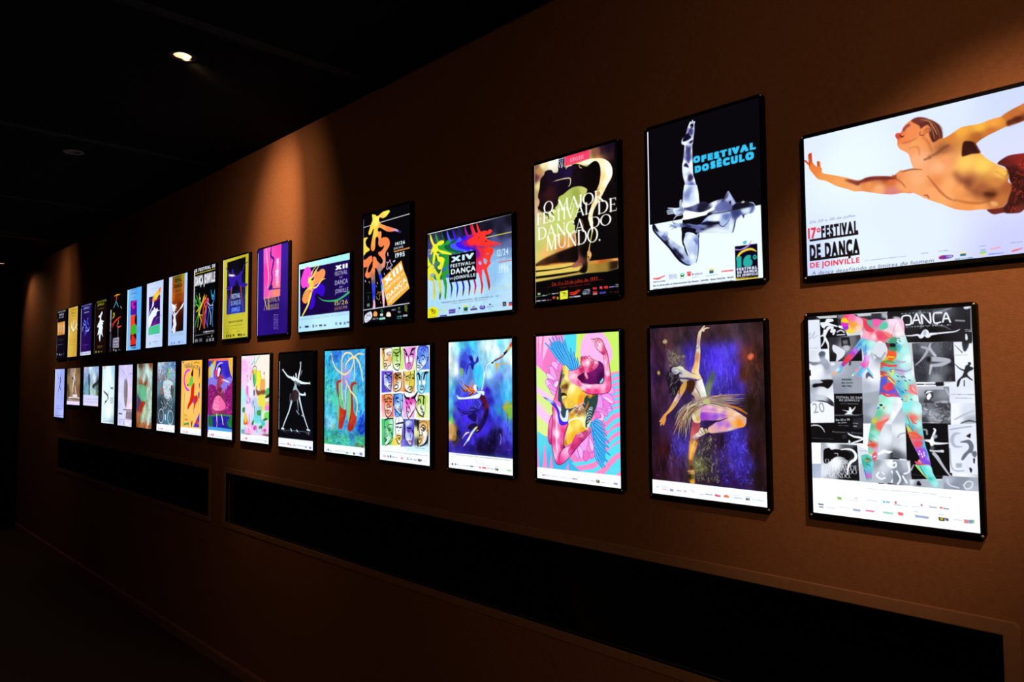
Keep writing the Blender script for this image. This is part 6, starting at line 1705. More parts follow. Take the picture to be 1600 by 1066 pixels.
light_box('L13', (-2.533, -2.198, 1.268, 1.733), 'white light box poster of sixteen inked faces on coloured patches', LOW, """
f|f4fcff
q|22 0 126 4 117 194 28 193|37 29 e89838 38 120 e8d860 48 188 e8e470|2.2|.95
q|174 11 354 6 364 203 185 195|232 24 d0f080 327 126 c8e878 214 179 e0f098|2.2|.95
q|345 11 545 7 536 206 373 198|382 73 f0a0e8 509 49 e880d8 527 173 e8f0b0 446 183 f0b0e8|2.2|.95
q|527 28 710 8 719 203 536 206|545 174 60a8f8 685 176 5880f0 545 50 e8f4ff 702 82 3c58e8|2.2|.95
q|23 207 204 210 176 396 25 403|38 222 6a40d8 39 346 4a38c8 175 223 8a48d8 166 379 6a50d0|2.2|.95
q|190 229 327 219 346 389 195 396|204 290 d89048 308 247 e0b078 233 390 e8b070|2.2|.95
q|345 219 527 205 519 398 346 394|355 345 e08848 437 269 e8d068 509 237 d8e060 501 388 e8b078|2.2|.95
q|536 222 719 218 719 396 545 409|545 291 68d0f0 693 292 58c8f0 615 238 80d8f4 563 398 a0e8f8|2.2|.95
q|25 420 195 407 215 556 25 561|40 448 f07050 50 549 f88090 157 429 f0a060 196 534 f06848|2.2|.95
q|205 412 355 411 356 552 215 556|224 428 3060c8 328 433 4888e8 281 537 60b0f8|2.2|.95
q|365 443 527 425 545 547 365 552|401 507 f060d8 474 479 e848b8 383 540 f8a0ec 528 526 f090d8|2.2|.95
q|554 414 702 417 710 543 563 547|598 429 d8a860 667 449 c8e860 580 504 a0d068 684 533 d8f090|2.2|.95
q|25 484 205 481 215 613 31 625|40 529 f8a0a8 41 613 f8c0b8 186 548 f06850|2.2|.95
q|215 492 337 489 337 604 225 613|234 557 3868e8 318 522 3870e8 272 600 60a8f0|2.2|.95
q|346 489 519 486 510 609 356 614|365 521 f4a0ec 492 567 f0a0e0 402 607 e0b0f0|2.2|.95
q|536 486 710 482 710 607 545 608|554 581 e0e070 684 535 d8f090 701 597 e8f0a0|2.2|.95
q|26 636 215 624 207 856 32 872|41 664 38c860 42 843 38c068 139 771 50c870 196 658 a0e8b8 110 689 58c878|2.2|.95
q|178 802 347 772 356 852 178 863|197 845 e8d858 329 827 e8e470|2.2|.95
q|328 626 536 619 501 854 319 865|356 641 5048c0 510 630 6860d8 402 833 5a50c8 492 727 6058e0 347 847 8078e0|2.2|.95
q|510 625 727 622 701 842 510 854|545 645 202428 667 640 d8a050 701 691 e8b060 537 826 585858 684 822 384858 528 725 e8e8a0 615 658 e0a858|2.2|.95
q|347 864 735 814 727 887 420 897|c8ecfc|5.4|.8
p|62 18 87 11 174 8 189 56 180 100 170 139 156 161 127 167 112 189 88 197 63 177 58 120 67 64|136 66 f8f4f0 146 88 f0a048 87 155 f0d8c0 136 26 ffffff|1.6|.92
l|62 18 87 11 174 8 189 56 180 100 170 139 156 161 127 167 112 189 88 197 63 177 58 120 67 64 62 18|4.9|141420|.5|.95
l|47 18 37 15 87 11|8.68|141420|.5|.95
l|67 53 58 109 87 115 117 113|6.51 4.34 7.59|141420|.5|.95
l|102 59 136 43 179 45|7.59 4.34|141420|.5|.95
l|107 65 136 60 165 64 136 74 112 68|4.34|141420|.5|.95
l|63 143 97 146 102 163 68 168|8.68|141420|.5|.95
l|57 7 52 52|8.68|141420|.5|.95
l|122 169 165 156|5.42|141420|.5|.95
p|199 56 208 29 242 24 308 32 313 98 303 170 280 202 252 202 214 179 194 134|251 69 90c848 280 125 d8f0b0 242 180 f0f8e8 232 96 b8e070|1.6|.92
l|199 56 208 29 242 24 308 32 313 98 303 170 280 202 252 202 214 179 194 134 199 56|4.9|141420|.5|.95
l|213 46 251 58 298 43|10.8|141420|.5|.95
l|223 77 251 72 280 78 251 86|7.59|141420|.5|.95
l|303 10 312 60 308 126|18.4 10.8 5.42|141420|.5|.95
l|261 97 256 119 280 125|6.51|141420|.5|.95
l|233 157 270 150 303 156 261 172|8.68|141420|.5|.95
l|204 168 233 196 280 208|8.68|141420|.5|.95
p|368 45 391 73 419 95 446 74 491 38 509 44 500 87 496 140 473 183 433 204 392 182 378 127|e888d8|1.6|.92
l|368 45 391 73 419 95 446 74 491 38 509 44 500 87 496 140 473 183 433 204 392 182 378 127 368 45|4.9|141420|.5|.95
l|364 28 391 46 410 79|18.4 14.1 10.8|141420|.5|.95
l|523 25 482 32 455 75|10.8 21.7 10.8|141420|.5|.95
l|391 67 410 73|14.1|141420|.5|.95
l|464 69 491 73|14.1|141420|.5|.95
l|428 79 430 139 410 144 446 145|4.34|141420|.5|.95
l|410 155 433 147 460 156 433 183 414 174|4.34|141420|.5|.95
l|419 166 455 167|7.59|141420|.5|.95
p|396 95 419 93 423 139 396 141|f8fcff|.5
p|451 96 482 100 478 135 451 129|f8fcff|.5
p|419 155 455 156 437 177|e070c0|.5
p|554 51 563 19 598 4 676 7 706 40 710 92 685 134 659 165 615 196 563 217 541 206 545 131|633 27 2848d8 598 79 4870e8 650 149 e8f4ff 580 201 f0f8ff 633 106 88b8f8 693 108 70a8f0|1.6|.92
l|554 51 563 19 598 4 676 7 706 40 710 92 685 134 659 165 615 196 563 217 541 206 545 131 554 51|4.9|141420|.5|.95
l|549 93 567 105 554 115|9.76|141420|.5|.95
l|611 90 641 85 659 107|9.76|141420|.5|.95
l|624 114 641 122|7.59|141420|.5|.95
l|585 126 580 148 607 148|8.68|141420|.5|.95
l|554 168 589 174 589 190 554 184|7.59|141420|.5|.95
l|598 159 633 175|5.42|141420|.5|.95
l|659 165 667 186|4.88|141420|.5|.95
l|685 102 702 108 685 129|6.51|141420|.5|.95
l|598 20 599 29|4.88|d0e4ff
l|615 15 617 24|4.88|d0e4ff
l|650 22 652 30|4.88|d0e4ff
l|633 37 634 46|4.88|d0e4ff
l|589 41 591 50|4.88|d0e4ff
l|676 33 678 42|4.88|d0e4ff
l|620 53 621 61|4.88|d0e4ff
l|659 54 660 62|4.88|d0e4ff
p|58 244 88 228 175 229 171 301 176 357 152 385 108 368 69 340 59 301|78 278 b8c8f8 137 267 6070e0 118 335 f0f6ff 157 346 d0c0f0|1.6|.92
l|58 244 88 228 175 229 171 301 176 357 152 385 108 368 69 340 59 301 58 244|4.9|141420|.5|.95
l|78 228 127 251 175 234|11.9|141420|.5|.95
l|88 267 117 265 122 279|10.8|141420|.5|.95
l|151 256 176 262 171 276|9.76|141420|.5|.95
l|142 290 137 312 171 312|7.59|141420|.5|.95
l|128 346 152 335 176 340 152 360|7.59|141420|.5|.95
l|49 278 44 301 64 312|4.88|141420|.5|.95
l|79 340 152 382|6.51|141420|.5|.95
p|209 246 252 229 308 230 336 269 332 323 309 367 262 389 214 379 200 323|261 268 8a4818 308 268 e8a868 280 318 f0f8f8 233 301 e8a060 309 345 f8f8f0|1.6|.92
l|209 246 252 229 308 230 336 269 332 323 309 367 262 389 214 379 200 323 209 246|4.9|141420|.5|.95
l|233 229 261 252 318 236|10.8 14.1 7.59|141420|.5|.95
l|290 268 318 274|13|141420|.5|.95
l|233 268 252 279|10.8|141420|.5|.95
l|261 290 257 312 285 315|7.59|141420|.5|.95
l|219 346 252 329 280 345 252 367 224 365|8.68|141420|.5|.95
l|327 312 323 345 299 373 233 395|6.51|141420|.5|.95
p|233 348 262 340 266 354 238 358|f8fcff
p|364 236 392 258 446 248 509 248 514 302 501 355 465 399 419 388 374 356 364 301|401 291 e8d078 483 269 c8c040 401 367 f0f8f8 483 318 e0c838|1.6|.92
l|364 236 392 258 446 248 509 248 514 302 501 355 465 399 419 388 374 356 364 301 364 236|4.9|141420|.5|.95
l|359 220 364 269|9.76|141420|.5|.95
l|387 269 419 261 446 275|7.59|141420|.5|.95
l|387 285 419 280 428 294 401 296 387 285|4.88|141420|.5|.95
l|483 275 509 280|11.9|141420|.5|.95
l|455 226 451 291 437 334|9.76 4.34 5.42|141420|.5|.95
l|514 211 505 270|9.76|141420|.5|.95
l|419 367 438 350 474 347 483 361 438 377|7.59|141420|.5|.95
l|374 378 419 394 474 401|7.59|141420|.5|.95
l|465 356 465 399|7.59|141420|.5|.95
p|545 243 580 238 607 270 624 239 685 223 676 271 667 313 667 355 641 392 615 403 580 392 558 361 567 313 554 270|98d8f4|1.6|.92
l|545 243 580 238 607 270 624 239 685 223 676 271 667 313 667 355 641 392 615 403 580 392 558 361 567 313 554 270 545 243|4.9|141420|.5|.95
l|545 248 571 238 589 286|6.51 21.7 16.3|141420|.5|.95
l|702 226 659 239 641 281|9.76 23.9 16.3|141420|.5|.95
l|611 270 614 334|3.8|141420|.5|.95
l|589 339 633 339 650 365 615 376 589 366|3.8|141420|.5|.95
l|598 350 633 347 628 368 602 368 598 352|5.42|141420|.5|.95
p|572 302 593 299 598 326 576 329|f8fcff|.5
p|628 302 663 299 663 326 633 328|f8fcff|.5
p|607 384 628 384 620 400|f8fcff|.5
p|59 430 89 419 167 418 205 456 201 512 186 567 138 613 90 598 70 548 65 487|89 441 f0a058 138 491 f07850 138 546 f8f0e8 99 570 f8b8a0|1.6|.92
l|59 430 89 419 167 418 205 456 201 512 186 567 138 613 90 598 70 548 65 487 59 430|4.9|141420|.5|.95
l|74 425 79 469 128 441 138 446 186 462|7.59|141420|.5|.95
l|69 464 128 457 186 459|5.42|141420|.5|.95
l|84 483 118 480|11.9|141420|.5|.95
l|152 482 176 479|11.9|141420|.5|.95
l|109 530 157 529|8.68|141420|.5|.95
p|219 417 327 408 346 454 342 509 328 564 305 586 262 560 224 533 215 478|243 456 4080e8 327 427 88b8f8 290 482 a8d0fc 272 532 e8f4ff|1.6|.92
l|219 417 327 408 346 454 342 509 328 564 305 586 262 560 224 533 215 478 219 417|4.9|141420|.5|.95
l|243 450 281 444|14.1|141420|.5|.95
l|262 477 290 482|10.8|141420|.5|.95
l|328 465 346 471|9.76|141420|.5|.95
l|304 455 314 515 290 526|6.51|141420|.5|.95
l|210 412 210 512|8.68|141420|.5|.95
p|392 454 438 437 501 436 528 505 501 559 438 614 406 588 397 508|456 463 e040a8 420 507 f060c8 474 533 f8e0f4 420 577 fce8f8|1.6|.92
l|392 454 438 437 501 436 528 505 501 559 438 614 406 588 397 508 392 454|4.9|141420|.5|.95
l|364 405 383 437 438 453|8.68 21.7 16.3|141420|.5|.95
l|554 392 519 430 474 447|10.8 27.1 10.8|141420|.5|.95
l|510 436 545 483|13 8.68|141420|.5|.95
l|401 480 420 496|10.8|141420|.5|.95
l|456 485 474 495|10.8|141420|.5|.95
l|442 517 438 539|5.42|141420|.5|.95
p|410 415 510 398 474 431 447 437|f4f0ff|1.1
p|563 451 580 424 650 429 659 476 659 534 641 587 598 583 554 547 545 494|589 461 98c850 641 450 d8e878 598 535 e8f4d8 633 555 f0f8e8|1.6|.92
l|563 451 580 424 650 429 659 476 659 534 641 587 598 583 554 547 545 494 563 451|4.9|141420|.5|.95
l|580 419 633 423 659 439|8.68 11.9 7.59|141420|.5|.95
l|563 462 589 456 598 482|11.9|141420|.5|.95
l|641 434 637 492|16.3|141420|.5|.95
l|611 508 598 524 624 529|7.59|141420|.5|.95
l|572 451 563 499|5.42|141420|.5|.95
l|104 516 138 504 157 526 177 520|7.59|141420|.5|.95
l|94 561 128 555 162 562 133 585 99 572|6.51|141420|.5|.95
l|85 550 90 600 129 621 177 576|6.51|141420|.5|.95
l|272 543 314 542 319 561 286 556|7.59|141420|.5|.95
l|243 524 253 557 300 588|6.51|141420|.5|.95
l|318 522 323 571 300 599|6.51|141420|.5|.95
l|420 520 447 525 456 557|7.59|141420|.5|.95
l|411 558 438 563 429 574|7.59|141420|.5|.95
l|401 521 420 596 433 617 501 550|6.51|141420|.5|.95
l|598 516 607 537 633 542|7.59|141420|.5|.95
l|615 558 641 562 633 584|10.8|141420|.5|.95
l|545 539 581 585 641 599|8.68|141420|.5|.95
l|532 523 545 549|6.51|141420|.5|.95
p|109 561 138 559 129 577|e04838|.5
p|70 663 109 639 177 625 206 658 201 724 187 791 139 838 86 868 81 830 71 747|119 677 58c878 168 681 c0f0d0 110 745 a8e8c0 158 726 48b868 139 804 b8f0d0 110 845 e8fcf0 168 770 70d090|1.6|.92
l|70 663 109 639 177 625 206 658 201 724 187 791 139 838 86 868 81 830 71 747 70 663|4.9|141420|.5|.95
l|70 646 119 633 206 624|6.51 14.1 10.8|141420|.5|.95
l|115 711 139 682 196 683|5.42|141420|.5|.95
l|120 722 144 715 158 731 129 733|7.59|141420|.5|.95
l|66 713 90 707 91 779|6.51|141420|.5|.95
l|105 762 115 783 81 796|6.51|141420|.5|.95
l|76 808 105 817 81 835|13|141420|.5|.95
l|91 868 187 824 187 769|6.51|141420|.5|.95
l|178 753 192 768|11.9|141420|.5|.95
p|234 645 263 612 328 604 356 636 347 707 338 794 291 845 254 809 235 722|291 633 f8fcff 272 710 e8f0f4 291 785 e8c048 319 740 f8ffff|1.6|.92
l|234 645 263 612 328 604 356 636 347 707 338 794 291 845 254 809 235 722 234 645|4.9|141420|.5|.95
l|253 672 291 665 356 657|14.1|141420|.5|.95
l|253 700 282 698|11.9|141420|.5|.95
l|300 703 328 696|11.9|141420|.5|.95
l|291 616 286 665|4.34|141420|.5|.95
l|254 733 263 765 282 731 310 730 328 762|4.34|141420|.5|.95
l|263 776 301 769 328 778|6.51|141420|.5|.95
l|273 797 310 790 291 813|7.59|141420|.5|.95
l|244 804 291 840|5.42|141420|.5|.95
l|338 707 336 794|4.88|141420|.5|.95
p|254 727 272 723 277 753 256 760|f8fcff|.5
p|305 725 333 721 328 762 310 752|f8fcff|.5
p|277 819 310 814 301 839|f8fcff|.5
p|383 646 420 633 483 636 501 689 492 764 465 840 438 847 402 812 375 749|420 660 d8e4fc 438 703 5048d0 402 769 c8d4fc 456 766 b0c0f8 420 805 f0f4ff 483 711 5850d8|1.6|.92
l|383 646 420 633 483 636 501 689 492 764 465 840 438 847 402 812 375 749 383 646|4.9|141420|.5|.95
l|379 673 375 749 365 792|14.1 18.4 13|141420|.5|.95
l|411 698 438 703 465 699|11.9|141420|.5|.95
l|420 725 447 729|9.76|141420|.5|.95
l|483 717 501 742|13|141420|.5|.95
l|456 750 461 777|6.51|141420|.5|.95
l|438 810 474 808|13|141420|.5|.95
l|411 811 447 847 470 851|7.59|141420|.5|.95
p|425 725 447 724 443 740 429 738|b03050|.5
p|443 804 470 803 465 824 447 825|c87090|.5
p|581 654 633 636 684 650 693 707 684 775 650 819 589 844 572 802 589 749 581 712|633 657 e0b068 659 735 f8fcff 615 779 d8a058 650 798 f0f8ff 598 727 f8f8f0 684 692 e8c080|1.6|.92
l|581 654 633 636 684 650 693 707 684 775 650 819 589 844 572 802 589 749 581 712 581 654|4.9|141420|.5|.95
l|598 690 633 665 667 687 641 715 607 706|8.68|141420|.5|.95
l|624 689 650 693 637 704|10.8|141420|.5|.95
l|563 644 563 713|27.1 13|141420|.5|.95
l|615 726 624 747 581 754|7.59|141420|.5|.95
l|567 797 598 780 607 800 589 822 568 816|6.51|141420|.5|.95
l|554 782 563 845|8.68 16.3|141420|.5|.95
l|589 846 667 818 701 764|7.59 16.3 10.8|141420|.5|.95
l|684 713 706 707 706 753 684 760|4.88|141420|.5|.95
p|574 800 598 790 596 812 576 813|e8c058|.5
g|523|861|139|4.9|606470|8|1
g|40|917|289|5.4|90a8b8|3|1
g|352|920|109|6|7088a8|4|1
g|475|917|210|6|8090b0|5|1
o|50 952 51 22 e8b0e8,116 953 29 17 60a858,154 948 25 22 3048a0,188 956 42 12 98a8d8,237 955 28 15 f0a0c0,320 952 31 20 f08080,408 948 22 11 8890a8,410 962 22 9 704868,448 956 41 12 a0a8c8,503 955 46 15 a0b8e0,561 951 35 22 282420,567 954 19 15 a89838,596 951 19 18 505860
g|40|944|14|6.5|e0b8e8|98|.9
g|287|960|22|6.5|d8dce8|355|.9
g|629|964|57|6.5|a8b0d8|735|.9
""", 0.247)

light_box('L14', (-2.085, -1.746, 1.272, 1.739), 'blue light box poster of a red haired dancer hanging from one hand', LOW, """
f|12 32 eafcff 11 143 f0ffff 80 62 b8f0fa 11 337 98e8fa 63 227 e8fcff 15 475 60c8f0 165 32 58ccf0 288 26 40c0f0 206 121 3a48d8 247 79 3c70e0 189 185 3030c8 312 70 50c0f0 399 47 c0f0fa 462 65 e8fdff 523 51 d8f8ff 599 38 78d8f8 673 31 b0ecfc 561 94 e8fdff 415 126 98e0fa 492 139 b8f0ff 672 143 c8f4fc 715 160 f0ffff 351 241 30b8f0 382 310 38c8f4 246 272 5c80e0 327 294 48a8e8 476 264 c0ecff 522 233 80b8f8 582 285 6888f0 671 235 88b8f4 642 209 7cc8f4 483 337 68a0f0 459 389 3a20d0 536 388 5080ec 633 362 48a0e8 706 362 58b8f0 558 440 3870e0 654 438 40a8e8 705 438 48c0f0 490 467 3020b8 105 392 4040d0 62 381 50b8ec 204 472 3a28d8 104 501 3028c8 285 497 4030e0 365 469 3a28d0 79 446 4878e0 580 501 3468e0 705 508 58b050
q|-16 505 748 489 744 883 -17 885|10 499 58c8f0 14 587 48a8d8 36 614 60d060 14 653 c8b878 44 695 d09850 27 751 d8a060 78 683 8a6a30 86 748 3a2c18 61 782 2a2010 27 816 4030b0 22 866 3828a8 78 596 3a30d8 163 517 3a24e0 204 602 4028e8 120 649 3a28d8 162 690 3024b8 120 719 1c1450 203 752 3a28d0 186 807 2a1a90 120 838 30209a 284 780 3a2ac8 284 828 201468 364 718 3c28d8 379 775 1c1048 363 817 140a30 442 677 3a28d0 481 634 3a24c8 518 710 140c34 518 767 100828 593 691 1a1040 480 815 120a2c 473 583 3020c0 519 555 3858e8 565 508 3890e8 595 538 38a0e8 631 567 3c88e8 579 605 4038e0 631 639 4a58f0 652 678 4840d8 622 740 3828a0 592 808 281868 666 778 2c1c80 703 726 4048d0 711 650 4880e8 697 575 50a8e8 705 515 80c038 668 501 c89830 683 551 6a8838 702 826 2c1c88 651 855 20126a 441 854 160c38 202 859 28188a|18.4
n|60|.3|14|||2
d|12 10 716 12 719 513 10 530|170|31.5|6.3|88|15|78d8f8 5090f0 a8e8ff 4848d8 60b0f0 e0faff|.22|3
d|444 363 536 378 520 523 443 525|70|24.2|3.7|88|8|2a18a8 3c28e0 1c1080 4a60f0|.5|5
d|148 54 368 98 303 209 156 206|60|21|6.3|80|40|3030c8 2a20a0 4868e0 3a50e0|.4|8
d|79 487 412 480 442 740 120 789|100|26.3|3.7|85|20|4a30f8 2c18c0 3a28e8 5a48ff 20128a|.4|6
d|473 583 718 575 716 855 456 853|120|23.1|4.2|85|25|3a28c8 4a48f0 1c1048 5868f8 28188a|.45|7
d|18 795 518 787 665 859 18 872|90|21|4.2|20|60|3a28b8 20104a 4838d0 160c34|.45|9
d|608 670 711 640 710 736 615 781|50|26.3|3.2|88|8|5a58f0 6a80f8 30209a 180e40|.5|11
p|19 653 61 656 87 693 95 742 78 781 27 773|d0a058|3.2|.6
d|19 653 78 661 91 758 27 762|40|15.8|3.7|85|20|e0b870 8a5a20 c89048 4a3010|.5|3
p|654 489 673 453 690 488 726 487 730 538 668 539 624 505|661 499 d0a030 705 493 b0b838 712 513 60b848 639 505 d89830|2.6|.9
p|632 496 669 485 726 494 726 565 689 596 668 551|7ab840|3.7|.8
l|646 506 683 500 719 498|8.41|d0a838|2.6|.9
l|672 551 678 601|5.26|2a4a40|1.6|.8
l|675 596 678 667|4.21|20124a|1.6|.8
q|543 181 590 181 567 218 555 275 548 233|567 192 d8b040 556 259 a8b080|1.6|.9
l|590 188 634 187 682 187|4.21 9.46 6.31|e0a850|1.6|.8
p|139 214 176 215 180 250 155 283 143 250|78b868|2.6|.85
p|243 122 275 114 291 134 303 161 323 166 344 124 359 141 355 167 311 188 295 225 279 219 271 198 247 186 234 218 217 261 209 256 226 202 238 181 271 171 255 144|2018a0|2.1|.9
l|242 186 226 218 213 261|4.21|14107a|1.1|.9
p|300 118 320 124 323 150 303 155|98c0f8|2.1|.9
p|255 138 287 134 295 161 271 155|140e78|2.1|.8
p|271 192 299 187 291 225|1c1068|1.6|.8
l|738 26 701 58 665 97 639 119 598 139 545 158 515 173|23.1 21 17.9 13.7 12.6 9.46 5.26|716 43 c85838 687 72 e0a848 657 102 3a1428 628 127 b87060 583 146 8a5a60 537 161 5a3038|.5
p|698 47 723 25 727 59 701 63|c84a30|1.6|.9
l|672 97 709 68|5.26|f0c060|1.1|.9
p|635 104 657 96 665 107 646 120|28102a|1.1
l|515 173 568 156 620 137 657 112 716 66|2.63 4.21 3.15 4.21 2.1|28103a|.5|.9
p|499 175 522 168 526 179 511 183|3a1438|1.1
l|495 176 461 185 445 201 437 221 423 263 415 305 409 342 397 379|5.26 13.7 12.6 10.5 15.8 15.8 14.7 15.8|476 180 e8fcff 445 201 b8e4fa 433 221 c8e0f0 422 263 f4f8f0 413 305 e0d8c0 401 368 d8e8f0|.5
l|476 172 445 187 430 216 431 232 422 247|2.1 2.63 4.21 3.15 1.58|20103a|.5|.9
l|414 263 406 316 401 347|1.58 2.63 2.1|70504a|.5|.7
l|429 263 423 310 401 384|1.05 2.1 5.26|4a2438|.5|.8
l|318 385 270 369 221 358 172 331 134 304|11.6 12.6 8.41 2.63|6a3018|.5
l|318 390 254 390 188 380 147 359 134 337|11.6 12.6 8.41 2.63|4a1c10|.5
l|310 379 237 374 188 348 168 315|11.6 12.6 8.41 2.63|e8a060|.5
l|302 379 278 348 282 315 290 305|11.6 12.6 8.41 2.63|f07848|.5
l|286 385 254 358 246 326|11.6 12.6 8.41 2.63|f08858|.5
l|270 390 213 385 163 359|11.6 12.6 8.41 2.63|d89850|.5
l|318 390 278 401 245 423|11.6 12.6 8.41 2.63|e06838|.5
l|326 395 294 411 262 428|11.6 12.6 8.41 2.63|f09060|.5
l|310 390 270 385 229 369|11.6 12.6 8.41 2.63|c84a20|.5
l|318 374 302 347 314 326|11.6 12.6 8.41 2.63|e87040|.5
l|229 391 188 391 155 369|11.6 12.6 8.41 2.63|7a3a18|.5
l|294 406 262 422 233 428|11.6 12.6 8.41 2.63|3a100c|.5
d|172 331 318 337 326 406 253 423 163 375|40|31.5|2.6|140|30|f8b070 5a1c10 f08048 c8c060 8a3818|.8|3
p|298 358 306 345 322 339 342 353 350 374 342 390 322 390 306 379|318 353 eaf8ff 326 374 f8ffff 346 369 304050|.5
l|342 353 350 369|3.15|1c2030|.5
p|330 395 358 390 389 389 421 394 417 421 397 416 381 411 377 432 350 445 302 451 229 454 171 456 121 456 104 435 100 422 121 435 171 442 229 436 270 430 326 416 358 405|e4f4ff|.5
l|121 456 204 456 286 450 350 448 377 432 385 416|2.1 3.15 4.21 3.15 4.21 2.1|1c1470|.5|.9
l|104 424 121 438 188 439|2.63|c8a8b0|.5|.7
l|374 416 421 397|3.15|a8c8f0|1.1|.7
l|358 390 389 410 413 421|2.1|30206a|.5|.8
p|377 426 401 421 424 426 447 457 455 493 462 527 396 529 412 494 389 468 373 442|389 442 4a1028 420 473 5a1420 443 514 6a1424 404 494 2a0e50|1.1
l|350 458 373 479 381 500|2.63|b8c0f8|1.1|.7
p|381 495 404 486 404 510 381 516|241058|1.6|.7
p|397 480 455 479 470 521 466 557 450 599 419 647 388 680 356 705 324 709 316 694 333 661 317 641 341 619 325 588 333 561 349 534 381 507|412 491 3a1038 451 500 6a1828 458 542 240c30 396 543 3828c8 365 571 3a28c0 435 584 180c38 349 613 3020a8 404 637 1c0e48 364 681 201040 389 512 3020a0 332 693 1c1038 349 545 2c1c98|1.1
l|341 587 337 619 341 650|3.15|a8b0f0|1.1|.8
l|404 548 396 591|4.21|7a78f0|1.6|.7
l|349 550 389 523 420 527|3.15|20105a|1.1|.8
l|104 519 133 534 171 550 237 553 301 546 333 529|3.15 11.6 13.7 8.41|180c58|1.1|.9
l|138 556 179 565 245 572 309 556 349 534|3.15 11.6 13.7 8.41|180c58|1.1|.9
l|154 582 196 570 269 568 325 551|3.15 11.6 13.7 8.41|180c58|1.1|.9
l|237 537 269 523 309 525 349 534|3.15 11.6 13.7 8.41|180c58|1.1|.9
l|142 545 204 554 269 556|2.63|7a70f0|1.1|.8
l|171 574 228 575 285 562|2.63|7a70f0|1.1|.8
l|245 531 285 528 325 532|2.63|7a70f0|1.1|.8
p|228 583 325 561 333 619 309 625 269 611|180c50|1.6|.9
p|228 676 260 648 309 636 341 645 332 677 292 695 260 691|1c1038|2.1|.95
l|108 519 129 545 154 561|5.26|140a48|.5
l|340 664 317 678 284 706 260 734 240 761 203 795 182 818|8.41 17.9 18.9 15.8 18.9 13.7 5.26|332 672 e8d8b0 292 695 a8e0e0 268 728 f0e8d0 240 767 f8f0f0 211 789 88a8f0 182 815 e8a8a0|.5
l|316 699 276 743 244 782|2.63|4a2a10|.5|.9
p|332 693 348 684 352 689 328 698|d8b080|.5
l|340 658 336 672|4.21|d0a850|.5
l|244 710 215 717 191 734 166 760|7.36 12.6 7.36 4.21|236 711 f8e0c0 203 726 f8f0e8 170 754 c0b8e8|.5
l|240 719 203 742 178 751|2.63|4a2030|.5|.8
l|207 704 219 720|3.15|d08a48|.5
l|593 706 604 731 596 777|7.36 5.26 8.41|9aa8f8|1.6|.7
l|630 715 633 760|5.26|7078f0|1.6|.7
g|666|814|36|2.6|b0b8f0|3|1
q|1 879 726 878 729 1004 0 999|fafcff
g|44|891|651|6.3|9aa0b0|3|.9
l|39 908 48 924|8.41|b8e0b8|1.1|.8
l|315 905 327 922 339 926|3.15|a8a8e8|1.1
g|335|927|43|3.2|b0b0e8|3|1
g|323|939|98|4.7|c0c8e8|4|1
o|35 959 20 18 8a1840,73 959 14 16 3060b0,255 961 39 14 7a8088,358 960 22 17 f07080,394 961 45 14 e84850,535 959 37 18 3a4030,539 962 16 13 a8c060,661 957 47 15 98d898
g|90|967|39|7.4|a0b0d0|165|.9
g|157|968|58|7.4|c0c8d8|245|.9
g|218|968|29|7.4|8890a0|320|.9
g|299|965|51|7.4|b0b0d8|420|.9
g|452|967|29|7.4|707888|615|.9
g|490|968|33|7.4|7888b0|665|.9
g|576|968|74|7.4|d8dce4|780|.9
g|448|948|28|7.4|c8ccd8|610|.9
g|538|947|27|7.4|d0c0c8|728|.9
""", 0.283)

